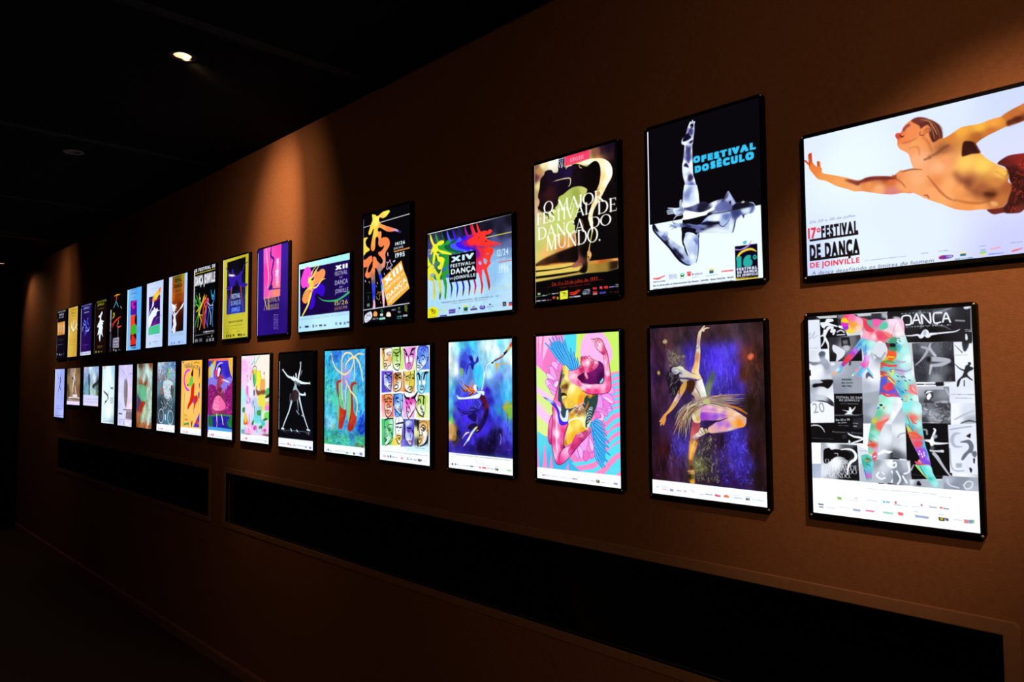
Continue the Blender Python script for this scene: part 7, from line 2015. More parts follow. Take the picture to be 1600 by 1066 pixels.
light_box('L15', (-1.633, -1.294, 1.275, 1.74), 'light box poster of yellow and crimson figures with blue wings on pastel stripes', LOW, """
f|3 26 f88ac8 83 195 f472b4 211 12 f89ad8
q|265 -32 378 -26 359 246 254 245|50dcf0
q|-15 193 175 406 171 708 -20 694|d8f090
q|-16 325 175 418 174 499 -17 408|fbd0f4
q|-19 528 172 638 171 696 -19 587|fbc8f0
q|378 -26 748 -28 743 283 642 271 374 246|c8f068
p|406 88 450 11 522 -13 592 2 646 64 672 131 664 185 616 249 532 281 447 247 412 179|fbb8ec
q|375 -15 407 -18 413 66 397 179 359 246 345 189 369 110|d0f070
q|-6 -2 238 -2 186 164 89 266 -8 198|9 15 f878b8 8 176 fa8ce0 209 8 f8a0e0 112 189 f07ac0
q|6 -2 25 -1 8 159|fbb0e4|1|.9
q|29 -2 62 -1 34 155|fcc8ee|1|.9
q|77 -1 159 -1 60 183|fbc4ec|1|.9
q|188 -1 238 -2 186 110|f890cc|1|.9
q|-2 348 182 450 181 523 145 524 -3 414|d8f088
q|-8 198 89 266 169 347 167 450 -2 348|d6f28c
q|-2 351 168 437 167 488 -3 398|f8ccf2
q|-3 450 108 525 -4 528|f8c8f4
q|-7 463 166 567 164 723 2 672|dcf090
q|-7 474 151 568 150 649 3 556|f8c8f2
q|6 672 178 744 304 836 412 926 -1 930|32 703 58d8ec 176 899 40b8e8 385 913 48b0e8
q|2 787 10 787 22 925 1 925|f488c8|.5
q|75 739 93 852 94 924 52 925|f488c8|.5
q|134 816 153 921 114 923|f488c8|.5
q|286 869 296 922 268 923|f488c8|.5
q|657 266 735 254 735 574 534 582 613 428|ff8cc8
l|653 299 691 285 734 278|16.7|60d8ee|.5
l|653 337 690 323 734 316|16.7|60d8ee|.5
l|652 375 690 361 733 354|16.7|60d8ee|.5
l|651 413 689 399 732 392|16.7|60d8ee|.5
l|651 452 688 437 732 429|16.7|60d8ee|.5
l|650 490 688 475 731 467|16.7|60d8ee|.5
l|649 528 687 513 730 505|16.7|60d8ee|.5
q|737 490 729 919 396 918 315 873 370 843 530 790 616 654 624 533|ff88c6
l|611 569 662 522 737 502|25.1|58e0f2|.5
l|623 629 673 586 736 559|27.1|58e0f2|.5
l|622 684 673 641 735 619|27.1|58e0f2|.5
l|627 739 678 701 734 671|28.2|58e0f2|.5
l|607 800 671 751 733 720|28.2|58e0f2|.5
l|555 870 619 824 670 781 732 752|27.1|58e0f2|.5
l|329 877 410 866 490 844 549 814|24|58e0f2|.5
l|416 922 502 907 555 880 594 851|26.1|58e0f2|.5
p|605 921 625 889 669 845 731 806 729 919|5cdcf0|.5
l|560 919 606 875 657 822 732 782|20.9|ff8cc4|.5
q|683 921 736 880 741 918|ff88c0|.5
q|315 868 389 919 314 926|40b8e8
q|329 877 393 916 328 922|44b4e6|.5
d|631 888 700 858 702 887 643 907|40|7.3|1.6|30|80|a8f0f8 d0f8ff|.7|3
p|186 164 214 175 242 203 249 230 221 229 200 202|f49ae0
l|186 164 214 175 242 203 249 230 221 229 200 202 186 164|2.4|7a28c8
p|145 206 149 187 178 183 207 202 228 229 213 251 177 234|f8b0ec
l|145 206 149 187 178 183 207 202 228 229 213 251 177 234 145 206|2.4|7a28c8
p|221 194 253 208 246 230 220 256 199 229|f080c8
l|221 194 253 208 246 230 220 256 199 229 221 194|2.4|7a28c8
p|123 233 127 217 149 217 170 239 184 272 191 315 162 304 141 277|f6a0e4
l|123 233 127 217 149 217 170 239 184 272 191 315 162 304 141 277 123 233|2.4|7a28c8
p|93 277 104 263 133 271 162 293 177 310 147 310 111 299|fcc8f4
l|93 277 104 263 133 271 162 293 177 310 147 310 111 299 93 277|2.4|7a28c8
p|85 326 92 307 122 304 147 326 162 347 132 364 103 358|fbc0f0
l|85 326 92 307 122 304 147 326 162 347 132 364 103 358 85 326|2.4|7a28c8
p|110 358 125 342 161 358 190 374 183 391 139 391|f49ae2
l|110 358 125 342 161 358 190 374 183 391 139 391 110 358|2.4|7a28c8
p|103 304 133 304 162 326 162 347 140 337|f080d0
l|103 304 133 304 162 326 162 347 140 337 103 304|2.4|7a28c8
p|162 347 184 320 216 323 205 347 183 364|fbd0f4
l|162 347 184 320 216 323 205 347 183 364 162 347|2.4|7a28c8
p|121 369 154 380 183 396 172 418 139 402|f6a4e6
l|121 369 154 380 183 396 172 418 139 402 121 369|2.4|7a28c8
d|185 250 220 251 220 315 176 315|50|9.4|2.1|60|80|88c8f8 6a70e0 c0d8fc 8a50d0|.8|3
p|627 392 652 362 677 367 682 392 670 407 645 402|f6a4ec
l|627 392 652 362 677 367 682 392 670 407 645 402 627 392|2.4|6a28d8
p|569 413 620 397 658 412 682 447 676 464 632 458 594 433|f694e8
l|569 413 620 397 658 412 682 447 676 464 632 458 594 433 569 413|2.4|6a28d8
p|581 443 619 443 657 477 662 510 618 511 600 483|f27cd8
l|581 443 619 443 657 477 662 510 618 511 600 483 581 443|2.4|6a28d8
p|549 418 581 423 586 512 528 514|f49ae8
l|549 418 581 423 586 512 528 514 549 418|2.4|6a28d8
p|638 478 662 510 631 511|fac0f4
l|638 478 662 510 631 511 638 478|2.4|6a28d8
d|543 429 594 423 593 494 554 505|46|9.4|2.1|60|80|88d0f8 f0f0ff 6a60e0 40b0e0|.8|4
p|597 423 632 430 669 457 644 457|fad0f8|.5
p|528 500 554 494 599 509 630 533 618 548 580 534 541 520|f08ad8
l|528 500 554 494 599 509 630 533 618 548 580 534 541 520 528 500|2.4|6a28d8
p|515 526 554 520 579 545 553 561 528 551|f070c0
l|515 526 554 520 579 545 553 561 528 551 515 526|2.4|6a28d8
p|554 517 592 534 598 559 579 580 540 566 566 560 576 545|fac8f6
l|554 517 592 534 598 559 579 580 540 566 566 560 576 545 554 517|2.4|6a28d8
p|625 498 663 497 656 517 631 518|f4a0ec
l|625 498 663 497 656 517 631 518 625 498|2.4|6a28d8
p|460 662 470 682 459 734 439 776 405 778 392 743|f4a0ec
l|460 662 470 682 459 734 439 776 405 778 392 743 460 662|2.4|6a28d8
p|470 682 499 721 511 751 501 777 482 763|fac0f4
l|470 682 499 721 511 751 501 777 482 763 470 682|2.4|6a28d8
p|371 770 392 753 418 783 414 829 391 826|f8b4ee
l|371 770 392 753 418 783 414 829 391 826 371 770|2.4|6a28d8
p|418 798 442 781 471 794 461 836 437 851 421 829|f070c4
l|418 798 442 781 471 794 461 836 437 851 421 829 418 798|2.4|6a28d8
p|471 794 511 782 524 796 504 823 478 825|f480cc
l|471 794 511 782 524 796 504 823 478 825 471 794|2.4|6a28d8
p|337 809 364 770 384 821 377 837|f49ae8
l|337 809 364 770 384 821 377 837 337 809|2.4|6a28d8
d|385 759 419 762 459 729 475 794 452 785 398 784|36|8.4|2.1|70|60|b8d8fc f0f0ff 8a80e8|.7|5
p|136 70 187 45 237 52 279 97 328 146 368 200 388 221 368 239 319 247 285 220 257 208 200 159|38a8e4|1
p|471 605 527 577 559 611 597 670 608 720 607 775 594 846 549 819 518 761 506 705 487 660|38a8e4|1
l|88 52 136 92 193 153 257 208|6.79 15.1 18.3 14.1|3030c0
l|88 52 136 92 193 153 257 208|3.13 11.5 14.6 10.4|30a8e8
l|88 52 136 92 193 153 257 208|1.04 4.18 5.22 3.13|78d8f8|.5|.8
l|125 23 165 82 222 154 278 209|6.79 15.1 18.3 14.1|3030c0
l|125 23 165 82 222 154 278 209|3.13 11.5 14.6 10.4|30a8e8
l|125 23 165 82 222 154 278 209|1.04 4.18 5.22 3.13|78d8f8|.5|.8
l|155 11 201 88 257 166 299 220|6.79 15.1 18.3 14.1|3030c0
l|155 11 201 88 257 166 299 220|3.13 11.5 14.6 10.4|30a8e8
l|155 11 201 88 257 166 299 220|1.04 4.18 5.22 3.13|78d8f8|.5|.8
l|184 4 223 84 278 166 312 231|6.79 15.1 18.3 14.1|3030c0
l|184 4 223 84 278 166 312 231|3.13 11.5 14.6 10.4|30a8e8
l|184 4 223 84 278 166 312 231|1.04 4.18 5.22 3.13|78d8f8|.5|.8
l|216 19 244 90 292 166 326 236|6.79 15.1 18.3 14.1|3030c0
l|216 19 244 90 292 166 326 236|3.13 11.5 14.6 10.4|30a8e8
l|216 19 244 90 292 166 326 236|1.04 4.18 5.22 3.13|78d8f8|.5|.8
l|238 9 265 80 306 167 340 242|6.79 15.1 18.3 14.1|3030c0
l|238 9 265 80 306 167 340 242|3.13 11.5 14.6 10.4|30a8e8
l|238 9 265 80 306 167 340 242|1.04 4.18 5.22 3.13|78d8f8|.5|.8
l|269 40 286 102 320 178 347 242|6.79 15.1 18.3 14.1|3030c0
l|269 40 286 102 320 178 347 242|3.13 11.5 14.6 10.4|30a8e8
l|269 40 286 102 320 178 347 242|1.04 4.18 5.22 3.13|78d8f8|.5|.8
l|320 98 331 146 348 194 361 242|6.79 15.1 18.3 14.1|3030c0
l|320 98 331 146 348 194 361 242|3.13 11.5 14.6 10.4|30a8e8
l|320 98 331 146 348 194 361 242|1.04 4.18 5.22 3.13|78d8f8|.5|.8
l|349 125 358 168 368 205 375 237|6.79 15.1 18.3 14.1|3030c0
l|349 125 358 168 368 205 375 237|3.13 11.5 14.6 10.4|30a8e8
l|349 125 358 168 368 205 375 237|1.04 4.18 5.22 3.13|78d8f8|.5|.8
l|378 163 382 190 388 216 392 232|6.79 15.1 18.3 14.1|3030c0
l|378 163 382 190 388 216 392 232|3.13 11.5 14.6 10.4|30a8e8
l|378 163 382 190 388 216 392 232|1.04 4.18 5.22 3.13|78d8f8|.5|.8
l|471 605 493 650 509 705|15.1 18.3 7.83|3030c0
l|471 605 493 650 509 705|11.5 14.6 4.18|30a8e8
l|471 605 493 650 509 705|4.18 5.22 1.04|78dcf8|.5|.8
l|494 599 513 639 512 705|15.1 18.3 7.83|3030c0
l|494 599 513 639 512 705|11.5 14.6 4.18|30a8e8
l|494 599 513 639 512 705|4.18 5.22 1.04|78dcf8|.5|.8
l|527 572 566 586 601 609|15.1 18.3 7.83|3030c0
l|527 572 566 586 601 609|11.5 14.6 4.18|30a8e8
l|527 572 566 586 601 609|4.18 5.22 1.04|78dcf8|.5|.8
l|524 587 565 611 603 637|15.1 18.3 7.83|3030c0
l|524 587 565 611 603 637|11.5 14.6 4.18|30a8e8
l|524 587 565 611 603 637|4.18 5.22 1.04|78dcf8|.5|.8
l|520 603 565 631 616 672|15.1 18.3 7.83|3030c0
l|520 603 565 631 616 672|11.5 14.6 4.18|30a8e8
l|520 603 565 631 616 672|4.18 5.22 1.04|78dcf8|.5|.8
l|520 628 571 666 634 716|15.1 18.3 7.83|3030c0
l|520 628 571 666 634 716|11.5 14.6 4.18|30a8e8
l|520 628 571 666 634 716|4.18 5.22 1.04|78dcf8|.5|.8
l|516 649 570 707 630 746|15.1 18.3 7.83|3030c0
l|516 649 570 707 630 746|11.5 14.6 4.18|30a8e8
l|516 649 570 707 630 746|4.18 5.22 1.04|78dcf8|.5|.8
l|516 674 563 738 639 793|15.1 18.3 7.83|3030c0
l|516 674 563 738 639 793|11.5 14.6 4.18|30a8e8
l|516 674 563 738 639 793|4.18 5.22 1.04|78dcf8|.5|.8
l|515 710 550 779 619 837|15.1 18.3 7.83|3030c0
l|515 710 550 779 619 837|11.5 14.6 4.18|30a8e8
l|515 710 550 779 619 837|4.18 5.22 1.04|78dcf8|.5|.8
l|515 735 549 819 599 873|15.1 18.3 7.83|3030c0
l|515 735 549 819 599 873|11.5 14.6 4.18|30a8e8
l|515 735 549 819 599 873|4.18 5.22 1.04|78dcf8|.5|.8
l|518 761 536 831 580 880|15.1 18.3 7.83|3030c0
l|518 761 536 831 580 880|11.5 14.6 4.18|30a8e8
l|518 761 536 831 580 880|4.18 5.22 1.04|78dcf8|.5|.8
p|253 214 227 272 212 337 204 407 203 476 224 487 252 521 350 518 309 506 253 486 236 433 234 326 249 272|2c4444|.5
p|203 470 253 469 274 500 337 488 364 498 322 536 293 600 272 654 250 703 249 745 263 765 242 772 237 629 209 550|2c4042|.5
p|148 552 118 601 106 689 113 742 138 757 150 686|136 606 f070b0 117 699 e050a0 135 741 c03080|.5
l|148 552 118 601 106 689 114 742 138 757|4.18|5a1858|.5
p|216 294 201 358 175 418 156 466 148 524 203 522 203 460 200 407|182 434 f06aa8 205 326 e0588c 159 510 f080b8 196 487 fbb0d8|.5
l|212 326 183 407 156 466 148 524|4.18|7a1850|.5
p|253 214 278 214 302 246 308 284 339 326 386 352 420 378 447 394 459 430 419 462 364 489 309 506 260 502 246 475 243 438 232 422 236 395 244 379 226 369 223 353 237 326 255 299 245 272 246 240|256 230 e8c850 285 230 f4e478 255 326 d8c858 284 299 f0f0a0 312 294 e8d858 276 353 6a4020 324 368 f8f4b0 366 358 f0e060 406 394 f8b030 310 411 f8f8c8 268 411 c89830 351 421 f8d840 392 457 f0a028 281 475 f8e060 246 486 c89028 323 484 f8d040|.5
p|336 337 377 358 418 378 448 399 457 419 444 446 403 467 334 495 292 496 279 432 308 358|336 368 f8f4b0 377 394 f8d850 424 404 f8b830 362 442 f8d040 410 441 f0a028 334 474 e8c040 437 420 f0a838|.5
p|390 420 424 409 437 430 410 462 376 473|f09820|3.1|.7
l|302 249 308 284 339 326 386 352 420 378|4.18|9a5a18|.5
p|245 272 256 267 264 278 259 294 245 299|8a6a20|1.6|.8
l|242 256 260 251|3.13|4a3818|1|.9
l|245 278 259 283 264 275|2.61|3a2a14|1|.9
p|244 347 276 347 283 363 262 369 233 363|7a4a20|2.1|.8
l|272 347 283 361 269 369|3.66|4a2410|1|.9
l|233 366 251 371|3.13|4a2410|1|.8
p|233 401 254 398 275 406 285 422 268 417 243 422 232 433 227 417|2a1c18|.5
p|236 425 261 418 283 424 268 435 246 441|f4e080|1|.9
l|253 441 275 435 285 427|2.61|8a5a18|1
l|253 240 249 272 237 315|2.09 6.27 3.13|8a6a28|2.1|.6
p|308 547 350 514 391 487 432 465 472 464 498 515 483 598 456 635 416 652 375 665 358 676 354 713 305 742 263 757 253 740 271 691 300 605|336 541 f0c040 363 535 f8d870 391 503 b87828 425 497 8a5020 321 599 f8e060 285 690 f0b828 313 689 f8d848 362 644 e8a820 403 580 f8f0a0 444 594 f8f8c0 270 744 c88818 349 598 f8e878 389 648 f0c030 377 550 c08028|.5
p|271 565 334 510 402 493 463 507 442 559 448 611 460 646 413 659 373 676 352 703 331 720 282 744 269 650|333 542 c88830 375 525 8a5028 415 524 a87840 333 589 f8d040 374 603 f8e870 415 571 f8f8a0 434 611 f8e468 345 688 f0b020 304 638 f8e878 421 638 e8a828 354 562 f8e060|.5
p|456 507 522 505 501 557 468 600 447 631 441 601 449 538|2c4042|.5
p|457 414 549 403 522 514 436 516 430 461|2c4440|.5
p|467 409 504 403 530 411 497 424 490 434 470 427|491 411 f0b030 477 424 c07820 510 414 8a5020|.5
p|473 450 463 492 442 516 436 516 450 482|c07028|1|.9
l|419 473 427 464 436 468 439 476|3.13|f0f4ff|0|.9
l|392 482 400 472 409 476 412 485|3.13|f0f4ff|0|.9
l|371 498 379 488 389 492 392 501|3.13|f0f4ff|0|.9
l|405 497 413 488 423 492 425 500|3.13|f0f4ff|0|.9
l|344 512 352 502 361 506 364 514|3.13|f0f4ff|0|.9
l|378 514 386 504 395 508 398 516|3.13|f0f4ff|0|.9
l|418 507 427 498 436 502 439 510|3.13|f0f4ff|0|.9
l|473 502 496 491 502 501 482 507|3.66|e8f0f8
l|293 595 335 575 383 571 430 577|7.31 8.35 5.22 3.13|f4faff|.5
l|315 479 323 472 331 477|2.61|f4f6fc|0|.85
l|351 497 359 490 367 495|2.61|f4f6fc|0|.85
l|387 516 395 509 403 514|2.61|f4f6fc|0|.85
l|320 537 328 530 337 535|2.61|f4f6fc|0|.85
l|357 487 366 480 374 485|2.61|f4f6fc|0|.85
l|393 506 401 499 409 504|2.61|f4f6fc|0|.85
l|326 527 335 520 343 525|2.61|f4f6fc|0|.85
l|363 545 371 538 379 543|2.61|f4f6fc|0|.85
l|399 496 408 489 416 494|2.61|f4f6fc|0|.85
l|333 517 341 510 349 515|2.61|f4f6fc|0|.85
l|369 535 377 528 385 533|2.61|f4f6fc|0|.85
l|406 486 414 479 422 484|2.61|f4f6fc|0|.85
l|339 506 347 499 356 504|2.61|f4f6fc|0|.85
l|375 525 383 518 391 523|2.61|f4f6fc|0|.85
l|411 543 419 536 427 541|2.61|f4f6fc|0|.85
l|345 496 354 489 362 494|2.61|f4f6fc|0|.85
l|381 515 390 508 398 513|2.61|f4f6fc|0|.85
l|314 536 323 529 331 534|2.61|f4f6fc|0|.85
l|352 486 360 479 368 484|2.61|f4f6fc|0|.85
l|388 505 396 498 404 503|2.61|f4f6fc|0|.85
l|321 526 329 519 337 524|2.61|f4f6fc|0|.85
l|357 544 365 537 373 542|2.61|f4f6fc|0|.85
l|394 495 402 488 410 493|2.61|f4f6fc|0|.85
l|327 516 336 509 344 514|2.61|f4f6fc|0|.85
l|462 517 485 505 501 514|4.18|d8f0f8|0|.95
l|461 535 483 523 497 532|4.18|d8f0f8|0|.95
l|459 553 480 541 492 550|4.18|d8f0f8|0|.95
l|458 572 478 559 487 568|4.18|d8f0f8|0|.95
l|456 592 475 580 481 589|4.18|d8f0f8|0|.95
l|454 613 472 600 476 610|4.18|d8f0f8|0|.95
l|447 636 434 611 445 569 462 528|4.18|f0fcff|.5
l|333 576 374 564 408 576 434 606|4.18|f8fff0|1|.9
d|374 561 442 559 441 626 394 623|30|10.4|2.1|60|60|f8fff0 ffffe0|.8|2
p|156 487 203 496 213 550 223 587 251 612 293 608 279 643 257 686 250 718 245 777 270 765 319 741 354 715 358 681 372 670 416 658 469 640 496 618 482 660 442 698 388 742 332 803 269 860 226 887 198 888 173 878 152 821 138 757 143 660 148 568|174 513 f070a8 202 577 f8c8e8 166 605 e05a98 193 684 fbe0f4 157 729 e04890 206 769 f8a8d8 236 693 f050a0 228 768 d02878 177 835 f8b8e0 206 843 e84898 265 628 f060a0 251 655 e83888 249 798 f898d0 277 786 f8c0e4 332 782 e84898 361 728 d83078 388 700 f890c0 375 680 f8b0d8 401 726 c82868 422 683 e05890 205 881 e83088|.5
l|156 503 143 660 140 751 154 820 175 878 201 889 230 884 276 854 339 792 388 742 442 698 489 649|4.7|6a1050|.5
l|205 865 213 822 238 783 277 764 333 735 354 713 360 681 416 658|4.18 6.27 4.18 3.13 3.13 4.18 4.18 3.13|8a1858|.5
l|293 608 275 648 254 697 246 766 209 817|5.22 8.35 7.31 5.22 3.13|4a1440|1|.9
l|181 529 187 631 185 749 192 812|8.35 13.6 12.5 5.22|fdeefa|3.7|.85
l|249 809 298 774 347 739|7.31 5.22 3.13|fbd0ec|2.6|.7
l|368 681 402 671 456 653|6.27 4.18 3.13|fac0e0|2.1|.8
l|381 696 395 705 374 727|6.27|a81850|2.6|.7
p|331 715 352 688 373 671 413 659 447 642 460 654 443 678 406 721 371 760 330 799 302 822 288 786 317 753|330 762 c82868 358 719 e04888 400 680 f08ab8 372 739 d03070 434 663 c84880 309 795 e050a0 399 706 c02868|.5
l|460 654 443 680 406 724 365 765 316 810|4.18|6a1050|.5
l|359 687 400 675 447 644|3.66 4.18 2.61|7a1048|.5
l|366 692 379 676 413 669|4.18|fac0d8|1|.8
p|149 467 182 466 211 460 228 476 228 522 203 508 178 488|f078d8|.5
p|61 429 109 440 153 456 189 474 217 487 231 522 195 523 160 488 116 462|72 431 6a60c0 131 453 a8d0f8 182 482 5040d0 217 513 e8f4ff 188 509 4030c8|.5
l|65 430 124 448 182 477|1.57|3020a0|.5
p|131 471 174 481 210 502 231 539 245 565 273 558 280 526 295 500 293 595 279 611 244 621 216 614 202 577 195 534 174 503|4a28d8|.5
p|182 475 214 496 227 539 245 567 266 564 277 521 295 518 290 584 265 595 241 591 220 566 213 523|d8f0ff|.5
p|182 475 203 464 225 480 217 496|f080d8|.5
p|242 469 267 500 274 516 259 567 238 554 235 501|34464a|.5
p|305 252 354 242 405 216 402 190 423 201 427 368 393 347 339 321 312 284|326 268 f8b0d8 395 242 f070a8 353 294 fbd8f0 394 337 f490c0 423 196 d83878 429 253 c83070 420 347 fac0dc|.5
p|387 295 435 264 434 321 407 316|5a1050|1.6
l|305 252 354 244 402 221 423 170|3.66|7a1040|.5
p|553 188 591 204 604 235 609 286 596 337 537 342 459 337 378 321 371 295 406 274 440 259 500 244 539 219|572 214 6a1868 472 306 6a1060 590 296 3a0c40 405 305 4a0e40 506 254 7a1868|.5
p|567 334 573 319 596 298 593 321 580 332|80d8e8|.5
p|407 169 414 156 441 157 451 152 468 158 481 151 498 169 520 177 553 191 556 214 539 234 506 252 473 262 446 261 426 248 413 222|414 169 d83878 441 165 e85890 474 166 f8a8c8 467 197 fce8f8 494 176 f090b8 533 193 f8c0d8 507 203 e05080 434 206 f8b0d0 453 243 f070a8 427 232 d03870 493 244 c82860 539 224 e05890|.5
l|407 169 416 156 441 157 451 152 468 159 481 151 501 170 553 191|2.61|6a0c30|.5
l|414 169 441 170 461 163|2.09|7a1038|.5
l|441 157 448 168 441 170|2.09|5a0828|.5
l|461 163 471 171|4.18|6a1038|1
l|484 218 507 213 524 187 501 192 490 207|2.61 4.18 3.13 2.09|7a1840|.5
l|497 223 517 213|2.09|4a0828|.5
l|407 174 417 211 427 238|4.18|c02860|1|.8
p|337 263 379 237 427 232 440 253 406 269 378 295 405 321 378 337 337 321 295 294 303 273|337 294 f8c8e0 379 253 f080a8 406 242 c02860 337 273 f090b8 371 316 e83878|.5
p|440 264 453 261 466 285 469 300 459 308 449 295 439 279|449 274 f8a0b8 462 300 f080a0|.5
l|439 269 449 295 459 307 469 298|2.09|7a1848|.5
p|337 268 378 274 378 300 412 326 458 339 538 338 589 334 603 296 604 235 602 174 596 148 567 127 541 100 529 74 542 59 525 69 506 60 516 53 500 42 529 46 555 39 581 48 600 72 612 103 631 139 642 200 654 276 659 326 655 367 633 392 588 403 523 406 471 404 424 383 377 352 309 321 309 284|337 294 fbd0e8 391 337 f070a8 425 363 fac8e0 472 352 fde4f4 471 383 f03880 537 349 f8b8d8 537 388 f03880 602 357 fac0e0 627 367 f04888 628 276 fbd8f0 609 286 e05898 647 301 f04080 617 200 fcd0ec 636 200 f070a8 605 164 f898c0 580 107 fbc8e0 561 81 fbe4f0 542 80 f8a8c8 599 108 e04880 599 138 c03060 568 50 f080a8 522 59 f8b8d0 337 316 f490b8|.5
l|500 41 529 44 555 39 581 48 601 72 614 103 632 139 644 200 655 276 659 326 655 367 633 392 588 403 523 406 464 401 424 383|4.18|5a0830|.5
l|596 148 567 127 541 102 529 75 542 60 558 52|3.13|6a0830|.5
l|596 148 603 184 605 255 601 316 586 336 538 339 458 341 412 329|2.61|7a1048|.5
l|542 64 548 85 558 93 555 78 571 63|2.61|8a1040|.5
l|506 60 526 59 542 52|2.09|8a1040|.5
l|516 50 536 49|2.09|8a1040|.5
l|378 321 398 347 418 352|3.13|6a0c40|1|.8
q|1 923 734 919 736 1006 -8 1012|fcfdff
o|47 969 28 9 d06050
g|29|960|18|6.3|c0b8c8|100|.9
g|81|971|44|6.3|a0a8d8|170|.9
g|128|974|16|6.3|f090b0|235|.9
g|148|974|46|6.3|90a8c8|262|.9
g|225|974|91|6.3|b8c0d8|370|.9
g|323|974|45|6.3|6060b0|510|.9
g|371|958|40|6.3|d8d8e0|580|.9
o|526 962 30 19 303a28,531 965 13 10 b0b050,667 966 34 13 7880b8
g|327|974|38|4.7|5a58a8|0|.9
g|372|957|16|4.7|d0d8e8|65|.9
g|409|977|27|4.7|c0c8dc|120|.9
g|449|973|20|4.7|a8b0d0|180|.9
g|482|973|36|4.7|7080b8|230|.9
g|566|974|32|4.7|8890b0|360|.9
g|607|975|50|4.7|c8ccdc|425|.9
g|446|958|20|4.7|d0d4e4|175|.9
g|528|957|23|4.7|a8b0c8|300|.9
""", 0.324)

